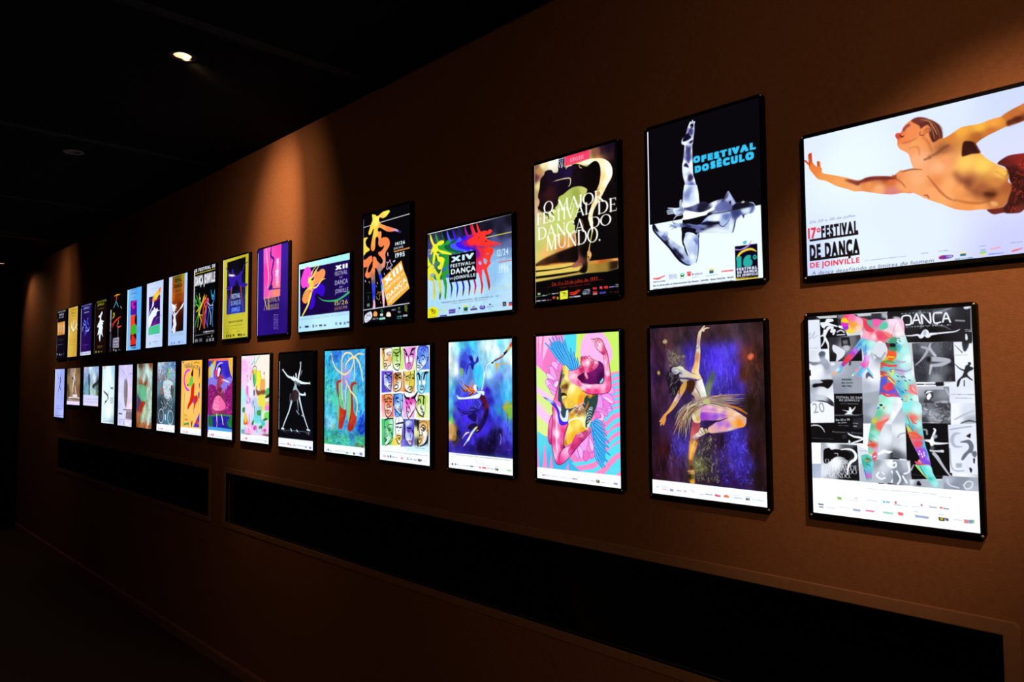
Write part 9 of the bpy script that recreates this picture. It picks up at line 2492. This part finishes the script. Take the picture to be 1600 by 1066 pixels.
light_box('L17', (-0.728, -0.386, 1.277, 1.746), 'light box poster of a paint splashed body over a grey collage of small posters', LOW, """
f|e8ecf4
n|90|.25|3|
q|-8 1 406 7 404 64 -9 51|30323a
q|150 3 228 4 233 22 155 22|70747c|2
q|238 1 309 2 308 16 248 18|c8ccd8|2
q|353 1 380 1 380 32 357 30|a8acb8|3.1
q|372 21 419 19 418 49 376 42|c8ccd8|4.1
q|-7 19 61 20 62 178 -5 180|dfe6f4
q|-8 1 42 3 42 18 -7 18|101014
l|-2 102 12 86 6 119 34 81 22 114 50 99|3.06|a8b0c8|.5
g|4|164|44|5.1|b8c0d0|2|1
q|42 2 145 5 147 16 61 16|c8ccd4
q|60 15 147 16 153 66 184 78 194 111 104 115 105 170 62 171|0c0c12
p|63 36 85 34 96 19 123 21 128 32 106 38 133 51 148 57 143 62 117 55 90 57 81 67 68 55|e8ecf4
l|84 78 80 106 100 68 122 64 116 85 132 78 126 97|13.3 10.2 15.3 13.3 9.19 12.3 9.19|e8ecf4
l|64 105 83 100 79 133 65 155|6.13 9.19 7.15 5.11|e8ecf4
l|85 117 98 145 100 167|13.3 11.2 7.15|e8ecf4
l|145 87 164 80 179 91|7.15|c8ccd4|.5
l|144 103 181 102|5.11|c8ccd4|.5
q|103 113 255 107 262 236 103 235|120 124 2a2a30 214 123 70707a 182 164 8a8a94 117 222 16161a 242 225 101014 255 119 40404a
q|162 115 202 115 208 160 164 161|1a1a1e
q|170 132 193 130 195 149 172 150|70707a|2
p|119 162 124 151 135 154 161 169 181 186 170 212 143 233 135 233 139 201 123 184|dde2ee|1
p|172 159 198 157 202 176 181 186|b8bcc8|2.6
q|-5 179 102 174 103 235 116 244 114 325 -6 325|4 186 d8dce8 6 303 f8faff 86 199 f0f4fc 94 276 a8b0c0 51 281 f0f4ff 109 320 c8d0dc
p|50 193 64 181 83 188 82 216 95 232 102 265 83 276 62 248 24 253 -3 239 -4 230 24 236 57 232 53 209|64 193 50586a 74 226 a8b0c0 89 260 98a0b0 13 239 7a8292|1.5
q|-5 277 7 275 9 305 -3 308|202026
q|103 235 259 236 257 392 120 396|116 255 b8c0d0 251 257 98a0ae 133 385 8890a0 247 379 9aa2b0
q|108 241 127 240 127 254 110 254|e8ecf4|1
q|198 235 208 234 205 256 197 257|30303a|1.5
t|EMOHER|160|330|47|8.6|1a1a22|b|0
t|NA FLUTU|159|346|54|8.6|1a1a22|b|0
t|SEU MEL|160|362|48|8.6|1a1a22|b|0
q|-3 326 114 325 120 455 -1 452|5 330 c0c8d4 15 364 a0a8b6 102 363 dfe4ec 8 419 b0b8c8 106 418 eceff6 58 396 e0e5ee
p|55 328 114 326 112 350 91 371 73 363 48 361 26 366 13 361 21 347 49 344 68 339|0e0e12|1.5
p|-2 397 47 402 85 412 116 439 115 458 100 450 73 434 41 432 2 441 -3 430|3 408 b8c0d0 58 415 c8d0dc 110 450 30303a|1
l|2 444 41 435 73 437 115 458|5.11 7.15 5.11|101014|1.5
q|-3 452 115 458 117 579 -4 585|eef2fa
p|0 447 73 440 105 458 120 471 118 558 -4 563|eef2fa
t|20|16|497|58|53.5|9098a8||8.2
q|120 396 257 392 254 573 117 579|0a0a0e
t|FESTIVAL DE DAN|131|420|123|11.9|c8ccd8|b|0
t|DE JOINVILLE|146|433|96|10.8|c8ccd8|b|0
g|153|445|85|4.1|70747e|3|1
p|157 476 188 479 191 464 199 463 205 474 223 457 214 475 202 491 213 500 167 501 183 486|e8ecf4
q|119 501 254 495 254 503 119 507|50545e
q|262 141 295 137 372 156 376 197 350 238 339 279 335 414 256 415|274 162 c8d0dc 323 175 f0f4fa 332 206 8890a0 282 236 e0e6f0 309 310 f0f4fa 273 363 b0b8c8 316 394 c0c8d4|1.5
p|314 153 353 150 374 171 373 197 351 228 332 217 312 227|d8dee8|2
l|317 206 341 227 366 197|5.11|8890a0|2
p|275 300 290 289 309 321 289 310 276 323|50586a|1.5
q|257 394 336 378 329 461 257 473|a0a8b4|3.1
q|257 468 315 446 312 519 255 521|808894|5.1
q|258 440 339 439 336 537 255 540|265 456 909aa8 308 486 b0bac8 267 529 808896
q|-2 547 118 540 256 495 252 636 -1 647|0c0c10
t|De 20 a 30|126|532|67|9.7|e0e4ee|b|4.9
t|de julho|135|544|43|7.5|c0c4ce|b|5.1
g|139|554|47|3.1|70747e|5|1
q|206 515 253 513 251 566 211 568|26262e|3.1
g|209|540|20|5.1|a0a4b0|4|1
g|210|554|13|5.1|a0a4b0|5|1
l|-2 561 15 558 42 559 61 575 68 590|5.11 7.15 6.13 5.11 2.55|c8ccd8|1
t|Festival de Dança|109|590|137|7.6|b0b4c0||0
l|184 593 210 605 235 608 252 614 224 628 198 638|5.11 9.19 10.2 8.17 7.15 5.11|f0f4fa|.5
p|186 622 193 634 183 638|f0f4fa
p|153 603 174 597 174 613 158 619|26262c|2
g|2|623|108|4.1|40444c|8|1
q|255 540 297 537 284 638 254 638|f0f4fa|1
q|-1 647 48 645 47 751 -2 754|f6f9ff
q|-2 754 48 750 147 811 2 826|3 775 a8b4cc 41 810 b8c2d8 115 814 70788a
q|48 645 224 647 231 820 43 822|56 662 a8acb8 99 649 f0f4fa 183 655 50545c 213 679 0c0c10 117 744 f0f4fa 63 797 e0e6f0 194 781 0e0e12 167 815 0a0a0e 83 817 a8acb8
p|60 689 66 675 88 668 99 676 120 672 141 673 172 676 192 691 191 712 175 724 160 712 134 708 113 715 91 736 72 748 59 738|0a0a0e|.5
l|114 694 129 693 130 703|3.06|c8ccd8|.5
l|146 673 177 668 202 674 216 695 211 716 190 733 177 761 173 793|4.09 7.15 11.2 13.3 13.3 12.3 9.19 5.11|f6faff|.5
t|O MAIOR|67|744|113|20.6|f2f6ff|r|0
t|FESTIVAL DE|52|778|172|20.7|f2f6ff|r|3.8
t|DANÇA DO|73|797|146|20.6|f2f6ff|r|3.8
t|MUNDO.|84|816|105|20.5|f2f6ff|r|3.5
q|228 646 273 670 292 689 252 703 246 820 231 821|d8e0ec
l|233 672 268 673|2.04|a0a8b8|.5
q|234 735 251 734 289 803 288 822 231 822|b8c0ce|2
q|297 538 416 539 411 701 296 710|325 573 d8e0ec 398 550 c0c8d4 363 608 e8eef6 405 631 b0b8c4 332 671 c8d0dc 398 692 30343c|1
p|317 682 342 660 361 664 389 667 377 678 351 675 322 687|f4f8ff|1
p|370 679 394 662 412 666 411 701 369 699 384 688|2a2e36|2
q|292 710 411 703 407 823 234 820 289 803|311 729 9098a4 339 748 d0d8e2 378 724 f0f4fa 396 763 8890a0 318 790 b8c0cc 366 806 9aa2b0
l|364 725 378 711 397 722 387 738 368 735 359 725|7.15|f6faff|.5
l|319 770 309 786 328 800 347 793|7.15 9.19 7.15|f0f4fa|1
l|377 760 386 784 375 811|8.17|f0f4fa|1.5
l|334 768 343 778|7.15|e8eef6|1
p|317 820 339 820 339 823 317 824|202028|.5
p|358 817 380 816 381 821 358 822|202028|.5
q|382 -20 730 -4 726 160 466 154 435 107 380 52|439 -6 16161a 530 21 30323a 619 12 50545c 704 14 26262e 571 129 0a0a0e 719 73 202026 616 91 1a1a20
l|592 25 628 11 650 5|10.2 7.15 2.04|a8acb8|3.1|.7
l|521 15 529 46 523 86|15.3 12.3 7.15|b0b4c0|4.1|.6
l|573 74 617 86 642 102|10.2 6.13 2.04|9a9eaa|4.1|.6
l|665 62 698 66|7.15|a8acb8|2|.8
p|698 4 725 -1 725 9 704 14|d8dce8|1
p|409 28 437 35 437 51 409 39|c0c4d0|3.1
l|725 6 723 116|3.58|8a8e98|.5
l|446 69 446 31 479 30 481 66 460 70|6.64|f2f4fc|.5
l|488 66 503 27 509 25 520 66|6.64|f2f4fc|.5
l|498 52 515 50|6.64|f2f4fc|.5
l|529 66 529 26 562 68 562 22|6.64|f2f4fc|.5
l|610 24 579 25 579 67 604 66|6.64|f2f4fc|.5
l|613 66 627 25 643 68|6.64|f2f4fc|.5
l|620 52 637 51|6.64|f2f4fc|.5
l|591 68 589 76|4.09|f2f4fc|.5
t|FESTIVAL DE|443|21|166|7.2|b8bcc8||0
t|JOINVILLE|445|83|202|6.1|c0c4d0||0
l|458 121 481 122 509 120 522 129 541 107 549 125 563 119 589 117 633 114 663 111 680 102|3.06 6.13 8.17 15.3 22.5 20.4 13.3 7.15 6.13 5.11 2.04|e8ecf6|1
p|532 112 539 97 545 112 542 122 533 122|b8bcc8|1.5
g|699|106|23|4.6|b0b4c0|3|1
g|701|113|21|4.6|b0b4c0|4|1
p|701 125 707 130 708 149 700 151|e8ecf6|1
q|462 154 484 159 483 281 476 291 473 241 470 185|c8ccd8|1.5
q|482 157 653 158 655 337 490 339|493 170 50545c 534 167 70747e 569 183 60646c 639 176 3a3c44 496 241 2a2a32 601 283 5a5e68 643 322 26262c 521 312 30323a 574 322 8a8e98 650 245 1c1c22
d|484 160 653 162 653 335 490 337|90|30.6|4.1|80|40|70747e 2a2a30 505058 8a8e98 3a3c44|.35|7
l|525 177 547 187 537 212 514 242 493 261|10.2 13.3 11.2 6.13 3.06|a8acb8|2
l|561 161 556 183 577 218|5.11 11.2 12.3|b8bcc8|2
l|563 233 594 236 633 242 602 258 567 263|20.4 22.5 13.3 17.4 12.3|b0b4c0|2
l|560 262 552 302|11.2 5.11|c0c4d0|2
p|541 227 559 223 559 243 545 247|1a1a20|3.1
g|499|349|109|7.2|303038|5|1
q|573 339 608 337 607 356 577 358|16161c|1
q|653 164 729 158 727 375 633 381 608 352 655 337|657 176 e8ecf6 697 236 f0f4fc 669 303 e8ecf8 718 351 e0e5f2
l|657 172 685 207|2.04 5.11|70747e|1
p|687 161 712 158 709 183 698 202 690 197|30323a|1.5
g|659|218|46|3.1|a0a4b0|6|1
q|687 154 725 153 724 167 687 168|26262c|1.5
l|656 259 674 279 695 289|2.55 6.13 10.2|50545c|1
p|691 284 696 267 706 260 705 253 713 250 718 258 712 268 725 275 723 284 707 294 703 308 723 332 710 327 698 318 677 327 667 356 659 359 663 332 682 310|26282e|1
l|689 332 688 356|5.11|50545c|1
q|498 362 629 359 628 507 503 512|505 377 a8acb8 563 376 6a6e78 606 391 8a8e98 525 441 60646c 595 460 404048 621 478 30323a 515 486 50545c
q|496 359 607 357 607 372 499 375|b8bcc8|1
p|527 387 541 377 561 384 564 406 553 421 574 431 605 425 629 427 622 439 591 452 569 455 561 441 534 446 523 426 535 406|3a3c44|1
p|538 401 549 389 556 401 546 419 537 416|f2f4fc|1
p|529 397 541 379 561 381 536 391|e8ecf4|1
p|561 436 597 423 627 427 587 447|b0b4c0|2
d|512 437 626 454 626 507 507 512|30|20.4|4.6|20|60|b0b4c0 2a2a32 8a8e98 404048|.6|3
q|629 359 727 375 727 504 630 507|641 386 dfe4f2 691 400 e8ecfa 647 468 e0e6f2 705 481 f0f4ff
g|636|394|90|6.1|a8b0c8|9|1
g|653|410|67|5.1|a8b0c8|10|1
g|639|440|76|4.1|b0b8cc|11|1
l|616 371 628 400|7.15|b0b8c8|2
q|508 435 633 433 630 524 513 525|525 470 707480 560 498 a0a4ae 603 456 404048 621 507 60646c 518 516 3a3c44
d|510 435 631 433 628 521 513 522|45|20.3|7.2|30|70|b8bcc6 2a2a32 888c96 44484f d0d4dc|.55|13
q|633 433 729 431 728 523 630 529|643 455 f0f4ff 701 465 d8dfec 651 500 f0f4ff 709 509 a8b0bc
l|646 506 681 485 721 465|5.96 9.54 5.96|b8c0cc|1.8
l|670 522 700 510 726 514|4.77 8.34 4.77|50545c|1.8
q|441 437 462 436 465 700 416 697 383 694 383 533|402 461 a8b2c0 406 503 b8c2d0 415 568 e8eef6 397 616 c8d0dc 434 631 d8e0ea 394 687 50545c
l|408 598 420 582 447 575|2.98|70747e|1.8
q|443 529 630 524 627 772 462 790 443 701|0b0b0f
q|383 706 458 703 461 817 379 825|398 734 8a92a0 442 719 b8c0cc 413 792 707886 445 801 a0a8b4
l|382 724 394 717 396 734 382 742|7.15|f4f8ff|.6
l|448 713 452 753 430 767|7.15|f0f4fa|1.2
l|398 758 413 792 401 817|8.34|e8eef6|1.8
l|424 779 440 807|8.34|f0f4fa|1.8
l|517 557 530 559 532 577|8.34|8a8e98|1.8
l|561 552 566 558 557 584 552 604|5.96 8.34 9.54 15.5|f0f4fc|1.2
l|520 606 541 608 562 617 597 616 617 613|4.77 13.1 13.1 7.15 3.58|e8ecf6|1.2
p|541 602 559 607 559 624 546 631|f4f8ff|1.2
p|555 584 571 578 573 589 562 595|a8acb8|1.8
l|545 651 565 653 591 651|9.54 8.34 10.7|c8ccd8|1.2
p|586 646 597 646 597 656 586 655|d8dce6
l|557 664 570 680 589 713 613 751 627 764|14.3 15.5 10.7 7.15 4.77|b8bcc8|1.2
p|546 631 561 635 555 647 545 645|50545c|1.8
l|462 767 526 767 592 764|1.79|50545c|.6
l|460 747 472 722|5.96 3.58|b8bcc8|1.2
q|618 531 729 520 729 743 620 746|625 547 d8e0f0 698 554 e0e8f6 629 716 e8eefa 712 720 e0e6f4
l|666 567 644 571 632 597 642 625 671 626|3.58 11.9 15.5 11.9 3.58|b0b8c8|.6
p|688 578 705 565 703 585 696 583|1a1a22|.6
p|662 607 692 594 706 599 715 620 709 648 695 655 674 684 665 682 675 659 696 632 691 610|6a7080|.6
p|707 648 722 642 726 658 718 670 709 662|6a7080|1.2
p|711 676 718 675 716 696 712 695|1a1a22|.6
p|695 716 705 721 703 737 698 735|1a1a22|.6
l|627 552 669 542 709 535|5.96|a8b0c0|1.2
l|622 637 629 727 673 732|4.77|a0a8b8|1.2
q|643 702 667 699 667 718 644 721|a8b0c0|1.8
q|592 761 730 757 730 817 565 829|607 779 b0b8c8 671 768 8a92a0 715 775 a0a8b8 641 804 8890a0 709 808 b0b8c8 591 809 9098a8
l|671 796 686 778 705 781 699 804 680 811 671 796|5.96|d8e0ec|1.2
l|607 774 616 801 651 809|5.96|d0d8e4|1.8
q|451 791 592 782 590 826 455 820|461 799 d8e0ea 514 806 a8b0bc 555 813 a8c0c8 482 809 8a92a0
p|485 797 493 795 501 813 482 814|16161c|.6
q|-4 825 407 824 400 1045 -11 1105|fafdff
q|368 823 732 818 739 1034 360 1093|fafdff
p|166 45 168 23 181 8 200 3 223 5 243 17 278 28 298 37 318 34 337 35 361 42 390 38 424 41 451 57 448 169 420 157 387 156 363 153 344 141 319 148 285 134 255 130 266 104 261 82 246 89 225 96 207 98 184 84 172 67|277 46 f04a60 297 63 40b8a0 327 44 e858b0 337 55 f060a0 356 66 60d0b0 286 105 f8b0c8 320 117 ffd8e0 344 118 e03a60 374 88 fcd0e0 399 53 fcd8f0 422 106 f8b8d8 387 141 70c8a0 363 129 f06080 260 114 f8a0c0 393 115 fae0e8 306 95 f07080|.5
p|166 45 168 23 181 8 200 3 223 5 243 17 265 32 269 61 256 85 225 96 207 98 184 84 172 67|186 14 f4407a 175 40 f0d020 180 67 d030c0 200 84 e8e030 226 59 f0a030 217 21 fa70b0 253 34 fbb0d8 241 76 fcd0c0|.5
p|167 39 196 44 203 68 190 81 174 70|d834c8|1
p|169 29 186 19 201 44 173 40|f0d018|1
l|197 20 216 53 236 81|2.04|c8a020|.5
l|203 58 210 90 226 86|5.11|f0e030|1
p|174 64 195 63 195 74 179 75|7a40d0|1
p|273 40 297 47 302 69 321 91 296 95 276 78|e83858|1.5|.9
p|346 66 376 52 380 78 355 87|58c8a8|2
p|310 48 347 40 356 51 321 72|f060a8|1.5|.8
p|288 41 308 40 309 66 294 60|50b8a0|1.5
p|326 96 365 96 402 121 373 135 334 128|e84868|2|.7
l|355 92 392 125 415 121|3.06 5.11 2.04|f0a040|1
p|257 125 285 131 287 144 253 177 222 214 195 240 169 262 158 255 180 218 207 187 234 156|270 136 70c0e0 259 151 50a0d8 243 167 68b8e0 217 198 8a40d8 206 213 e04878 185 229 e03848 169 250 b03aa0 228 187 c868e0|.5
l|185 224 207 205 222 203|4.09 6.13 3.06|f04040|1
l|233 171 254 151|3.06|284a90|.5
p|161 255 166 269 163 282 139 296 124 304 116 300 118 290 137 271|163 261 60b0e0 142 277 e0f0f8 126 295 e8b080 152 288 4aa0d8|.5
l|120 301 131 298|2.55|f0a060|.5
p|262 151 285 134 324 146 318 169 297 205 291 247 281 268 265 278 251 268 248 257 267 226 263 188|279 147 80d8d8 304 153 b8f0e8 273 178 60a8e0 293 195 d0f0f0 267 226 d070e0 261 257 e050c0 281 252 f080b0 251 257 f060a0 287 226 e0b8f0|.5
l|279 157 273 205 283 194|4.09|3a80d0|1|.8
l|251 265 235 283 215 304|11.2 10.2 7.15|70d0e0|.5
l|258 270 247 294 236 323|11.2 10.2 7.15|60b0e8|.5
l|270 276 260 289 252 310|11.2 10.2 7.15|80c8f0|.5
l|281 268 290 284 304 305|11.2 10.2 7.15|80c8e8|.5
l|240 273 225 283|11.2 10.2 7.15|f080a0|.5
l|215 301 212 307|5.11|f8f8ff|.5
l|237 316 236 325|5.11|f06080|.5
p|368 150 391 156 420 157 448 159 469 220 476 291 479 342 458 412 412 408 393 408 335 404 334 383 337 352 341 310 339 279 348 243 370 218 376 182|387 156 7a2838 401 167 20303a 390 208 e84830 360 228 f0c020 384 228 40a860 350 248 d83838 369 269 60c0d8 348 300 c84040 392 290 d0e8a0 357 321 5a60d0 375 362 e05058 346 383 4858c8 394 372 7a50d0 365 404 e04058 335 419 8ae0c0 401 311 90e0d0 408 239 88d8a0 400 188 f09080|.5
p|338 399 398 406 392 444 381 496 375 521 307 524 323 477 332 440|345 414 90e4c8 364 434 a8f0dc 348 458 e88060 388 424 c8f8f0 323 492 80dcc0 362 491 c0f6ec|.5
l|345 248 369 259 407 260|7.15 9.19 6.13|e04038|1
l|375 210 395 198 409 208|10.2 15.3 8.17|f0502c|1.5
l|365 223 394 231 411 224|7.15|f0b820|1
l|350 243 379 239 408 247|8.17|38a060|1.5|.8
l|344 279 373 276 407 270|10.2|58c0dc|1.5|.8
l|341 310 368 306 391 337 408 352|5.11 6.13 4.09 5.11|f0d030|.5
l|348 305 377 313 400 334|5.11|e04a40|1
p|352 357 366 344 390 349 397 367 380 378 356 375|e84850|1
p|340 331 362 326 366 347 347 362 339 378|4a58d0|1.5|.8
l|341 388 365 404 398 403|8.17|d83a58|1
l|395 347 406 377|7.15|8a40d8|1
p|390 164 401 157 414 160 414 170 393 171|1c2026|.5
p|413 45 425 54 436 71 454 113 466 159 474 200 477 241 475 281 482 301 493 332 498 382 503 427 505 512 448 514 438 453 421 398 408 377 397 406 403 362 401 280 411 198 409 106|399 53 fcf0f8 417 70 fde0f0 397 110 f0a0b8 425 117 fcf0f4 396 136 60c090 434 148 c8f4f0 414 168 3a9a80 447 189 b0f0ec 394 208 f07040 427 219 a0e8e0 459 230 e0faf8 392 259 e84a40 412 250 70c8d0 444 260 b8f0f0 392 285 70b8d0 429 291 c0a0d0 410 311 98e8e0 461 311 d8f8f8 390 342 f0d040 418 347 60b8e0 451 352 80e0d8 477 377 f08080 389 362 e04060 393 383 7a50d0 431 387 50c0d8 463 412 98ecdc 490 412 d8f8f4 470 463 90ecec 497 487 d0f6f6|1
p|377 156 397 126 420 129 415 147 396 154|3a9070|1.5|.8
p|386 156 401 154 415 156 410 170 393 172|101418|.5
p|381 177 405 172 418 188 399 195|20906a|1.5|.8
p|380 197 409 193 413 219 393 239 379 233|f05a2c|1.5|.9
l|379 218 403 221|7.15|f0c030|1
l|378 262 411 260|9.19|e84040|1.5
l|412 239 440 245 454 240|4.09 7.15 3.06|c080c0|2|.7
l|382 280 411 280 453 288 476 276|4.09 3.06 3.06 1.53|7048a0|.5
l|401 280 391 311|5.11|f0e040|1
l|415 157 433 173 423 193|10.2|4ab8e0|3.1|.7
l|376 321 399 347 417 388|6.13 4.09 3.06|f0e040|.5
p|373 347 394 344 403 362 389 378 372 373|e03a58|1
l|374 388 398 378|12.3|6a50d8|2
l|373 406 400 401|7.15|e84868|1
l|399 357 422 377 431 393|12.3 15.3 7.15|3a9ad8|3.1|.7
p|464 354 476 352 489 372 499 397 484 392 471 377|f07078|1
p|476 357 489 377 491 387 478 372|fbc0c0|1
l|414 309 421 313|3.58|1a3050
l|430 312 437 316|3.58|1a3050
l|446 330 453 334|3.58|1a3050
l|465 328 471 331|3.58|1a3050
l|416 332 422 336|3.58|1a3050
l|433 383 439 387|3.58|1a3050
l|447 376 453 379|3.58|1a3050
l|429 419 436 422|3.58|1a3050
l|469 418 475 422|3.58|1a3050
l|412 150 419 154|3.58|1a3050
l|429 143 435 147|3.58|1a3050
l|424 130 431 134|3.58|1a3050
l|384 286 390 290|3.58|1a3050
l|440 310 446 313|3.58|1a3050
l|470 438 477 442|3.58|1a3050
l|440 403 453 407 448 435|4.09 5.11 2.55|f0b030|1
l|446 428 453 433|4.6|e85030|.5
l|433 314 452 319|2.04|203060
l|443 443 470 473 496 502|1.53|30a0c0|.5
l|451 342 454 377|4.09|e8f060|1.5|.7
l|418 55 397 120 387 125|1.53|506080
l|388 105 416 121 449 123|1.53|70406a|0|.7
p|329 439 392 438 383 484 370 515 345 552 332 583 324 615 320 646 317 667 312 698 301 720 292 710 290 689 275 680 273 649 277 607 286 560 298 518 318 481|348 449 a8f0dc 377 469 d0faf4 323 486 60c8a0 302 523 b8c860 326 548 f07058 361 515 f0a0a8 291 554 50b890 305 585 90e4d0 288 596 60c4a8 299 642 e05040 314 610 c8f4f0 283 669 70d8c8 297 684 e0d060 304 694 e04a6a 313 662 e0a0d8|.5
p|319 532 336 527 371 510 365 523 341 539 335 565 321 563 315 545|f0685c|1
l|274 643 299 642|8.17|d84a3c|.5
l|297 523 312 530|6.13|d8c840|1
p|333 444 346 445 343 453 333 452|0c1014
l|324 465 329 460|5.11|2a50b0|.5
p|346 459 353 454 355 464 348 467|f08050|1
l|280 617 292 627|2.55|1a5060
l|295 596 319 610|1.53|205a70
p|292 689 305 673 312 688 301 720 292 710|d84a80|1|.8
l|299 699 306 693|5.11|f8f8ff|.5
p|242 695 258 689 277 688 292 700 296 730 290 772 286 804 271 813 261 806 255 775 244 735 241 709|252 703 60c8b0 272 712 2a7a60 282 695 80dcd0 261 733 40b0a0 280 752 60c8d8 269 795 c868d8 274 805 60d0b8 291 731 78d8d8|.5
l|259 718 276 719|5.11|d8a020|1
l|253 765 264 806|4.09|3a60c8|1
p|262 785 272 784 274 800 264 803|d860c8|1
l|279 799 286 796|4.09|f05040|.5
l|266 733 281 742|3.06|1a6a78|.5
p|435 437 508 435 513 517 516 569 525 632 536 677 543 717 537 723 498 720 480 716 494 698 497 686 482 652 462 606 448 554 441 507|446 454 80ece8 493 471 c8f8fa 476 506 f07060 454 525 70e0e0 496 535 b0f2f4 459 554 f0d040 469 548 40b0e0 479 582 f06048 500 593 d86078 511 575 60e0e0 494 622 f06070 515 621 4ad0e0 503 656 a050e0 524 667 8a5ae8 512 690 7a48e0 528 707 6a50e0 491 704 c850a8 539 688 c0a0f0|.6
l|466 501 476 524 491 532|5.96 8.34 3.58|f05a50|1.2
l|452 575 479 576 503 590 510 604|5.96 4.77 7.15 3.58|f05038|.6
l|457 595 494 599 510 595|3.58 4.77 2.38|f05038|.6
p|475 623 494 610 515 615 509 633 488 640|e84860|1.8|.85
l|454 536 474 565|3.58|1a60b0|.6
l|505 511 483 471|2.38|f0d050|.6
l|450 495 464 536|2.38|1a8090|.6
l|515 627 527 649 536 683|4.77|3ac8e0|1.2|.8
l|493 651 507 691|5.96|c83ac0|2.4|.6
l|498 657 499 661|4.77|f4f0ff
l|505 668 506 672|4.77|f4f0ff
l|516 661 517 666|4.77|f4f0ff
l|510 679 511 684|4.77|f4f0ff
l|495 668 496 673|4.77|f4f0ff
l|518 673 519 677|4.77|f4f0ff
l|480 707 498 717 538 718|5.96 7.15 4.77|f05060|.6
l|494 700 501 709|5.36|f0c040|1.2
p|477 721 498 722 540 720 552 756 566 783 571 800 560 815 547 808 525 781 497 749|490 727 70dcb0 516 736 60d8d0 532 729 a0f0f0 541 774 58c8c0 561 801 a0e8e8 546 762 90ecec|.6
l|480 722 505 757 523 776|3.58|f0d040|.6
l|498 726 520 770|2.98|1a6a70|.6
l|525 781 546 780|1.79|1a6a70
g|255|851|151|2.6|b0b8c8|3|1
o|121 907 21 13 60a850,123 915 16 7 d0d040,203 902 15 5 f0a0b0,332 902 11 11 40c8b8,346 903 18 8 8098c8,384 898 9 13 e05070,26 950 27 9 5a6080,28 965 24 5 3a3a58,252 955 42 7 e04888,330 953 48 9 80d0b0,194 957 36 10 8890b8,397 947 19 12 f06080
g|172|917|46|4.1|a8b0c8|415|.8
g|258|908|49|4.1|a8b0c8|585|.8
g|71|966|48|4.1|a8b0c8|225|.8
g|132|957|52|4.1|a8b0c8|340|.8
g|382|914|28|4.1|a8b0c8|840|.8
g|378|848|185|3|b0b8c8|3|1
g|571|857|48|3|b0b8c8|4|1
o|385 901 8 10 e06080,495 898 8 11 d05070,572 902 12 8 e04838,585 904 25 7 8090a8,529 904 33 7 a0a8c8,397 948 24 15 f06068,468 951 60 12 90a0c8,566 948 25 17 282418,573 949 11 12 e0c020,592 949 15 13 404858,666 945 18 18 d87060,684 945 13 15 6080c8,695 943 11 15 60b060
g|382|916|60|3.6|a8b0c8|10|.8
g|460|914|47|3.6|a8b0c8|155|.8
g|467|936|21|3.6|a8b0c8|170|.8
g|566|937|25|3.6|a8b0c8|360|.8
g|628|952|30|3.6|a8b0c8|485|.8
g|665|961|41|3.6|a8b0c8|560|.8
""", 0.46)
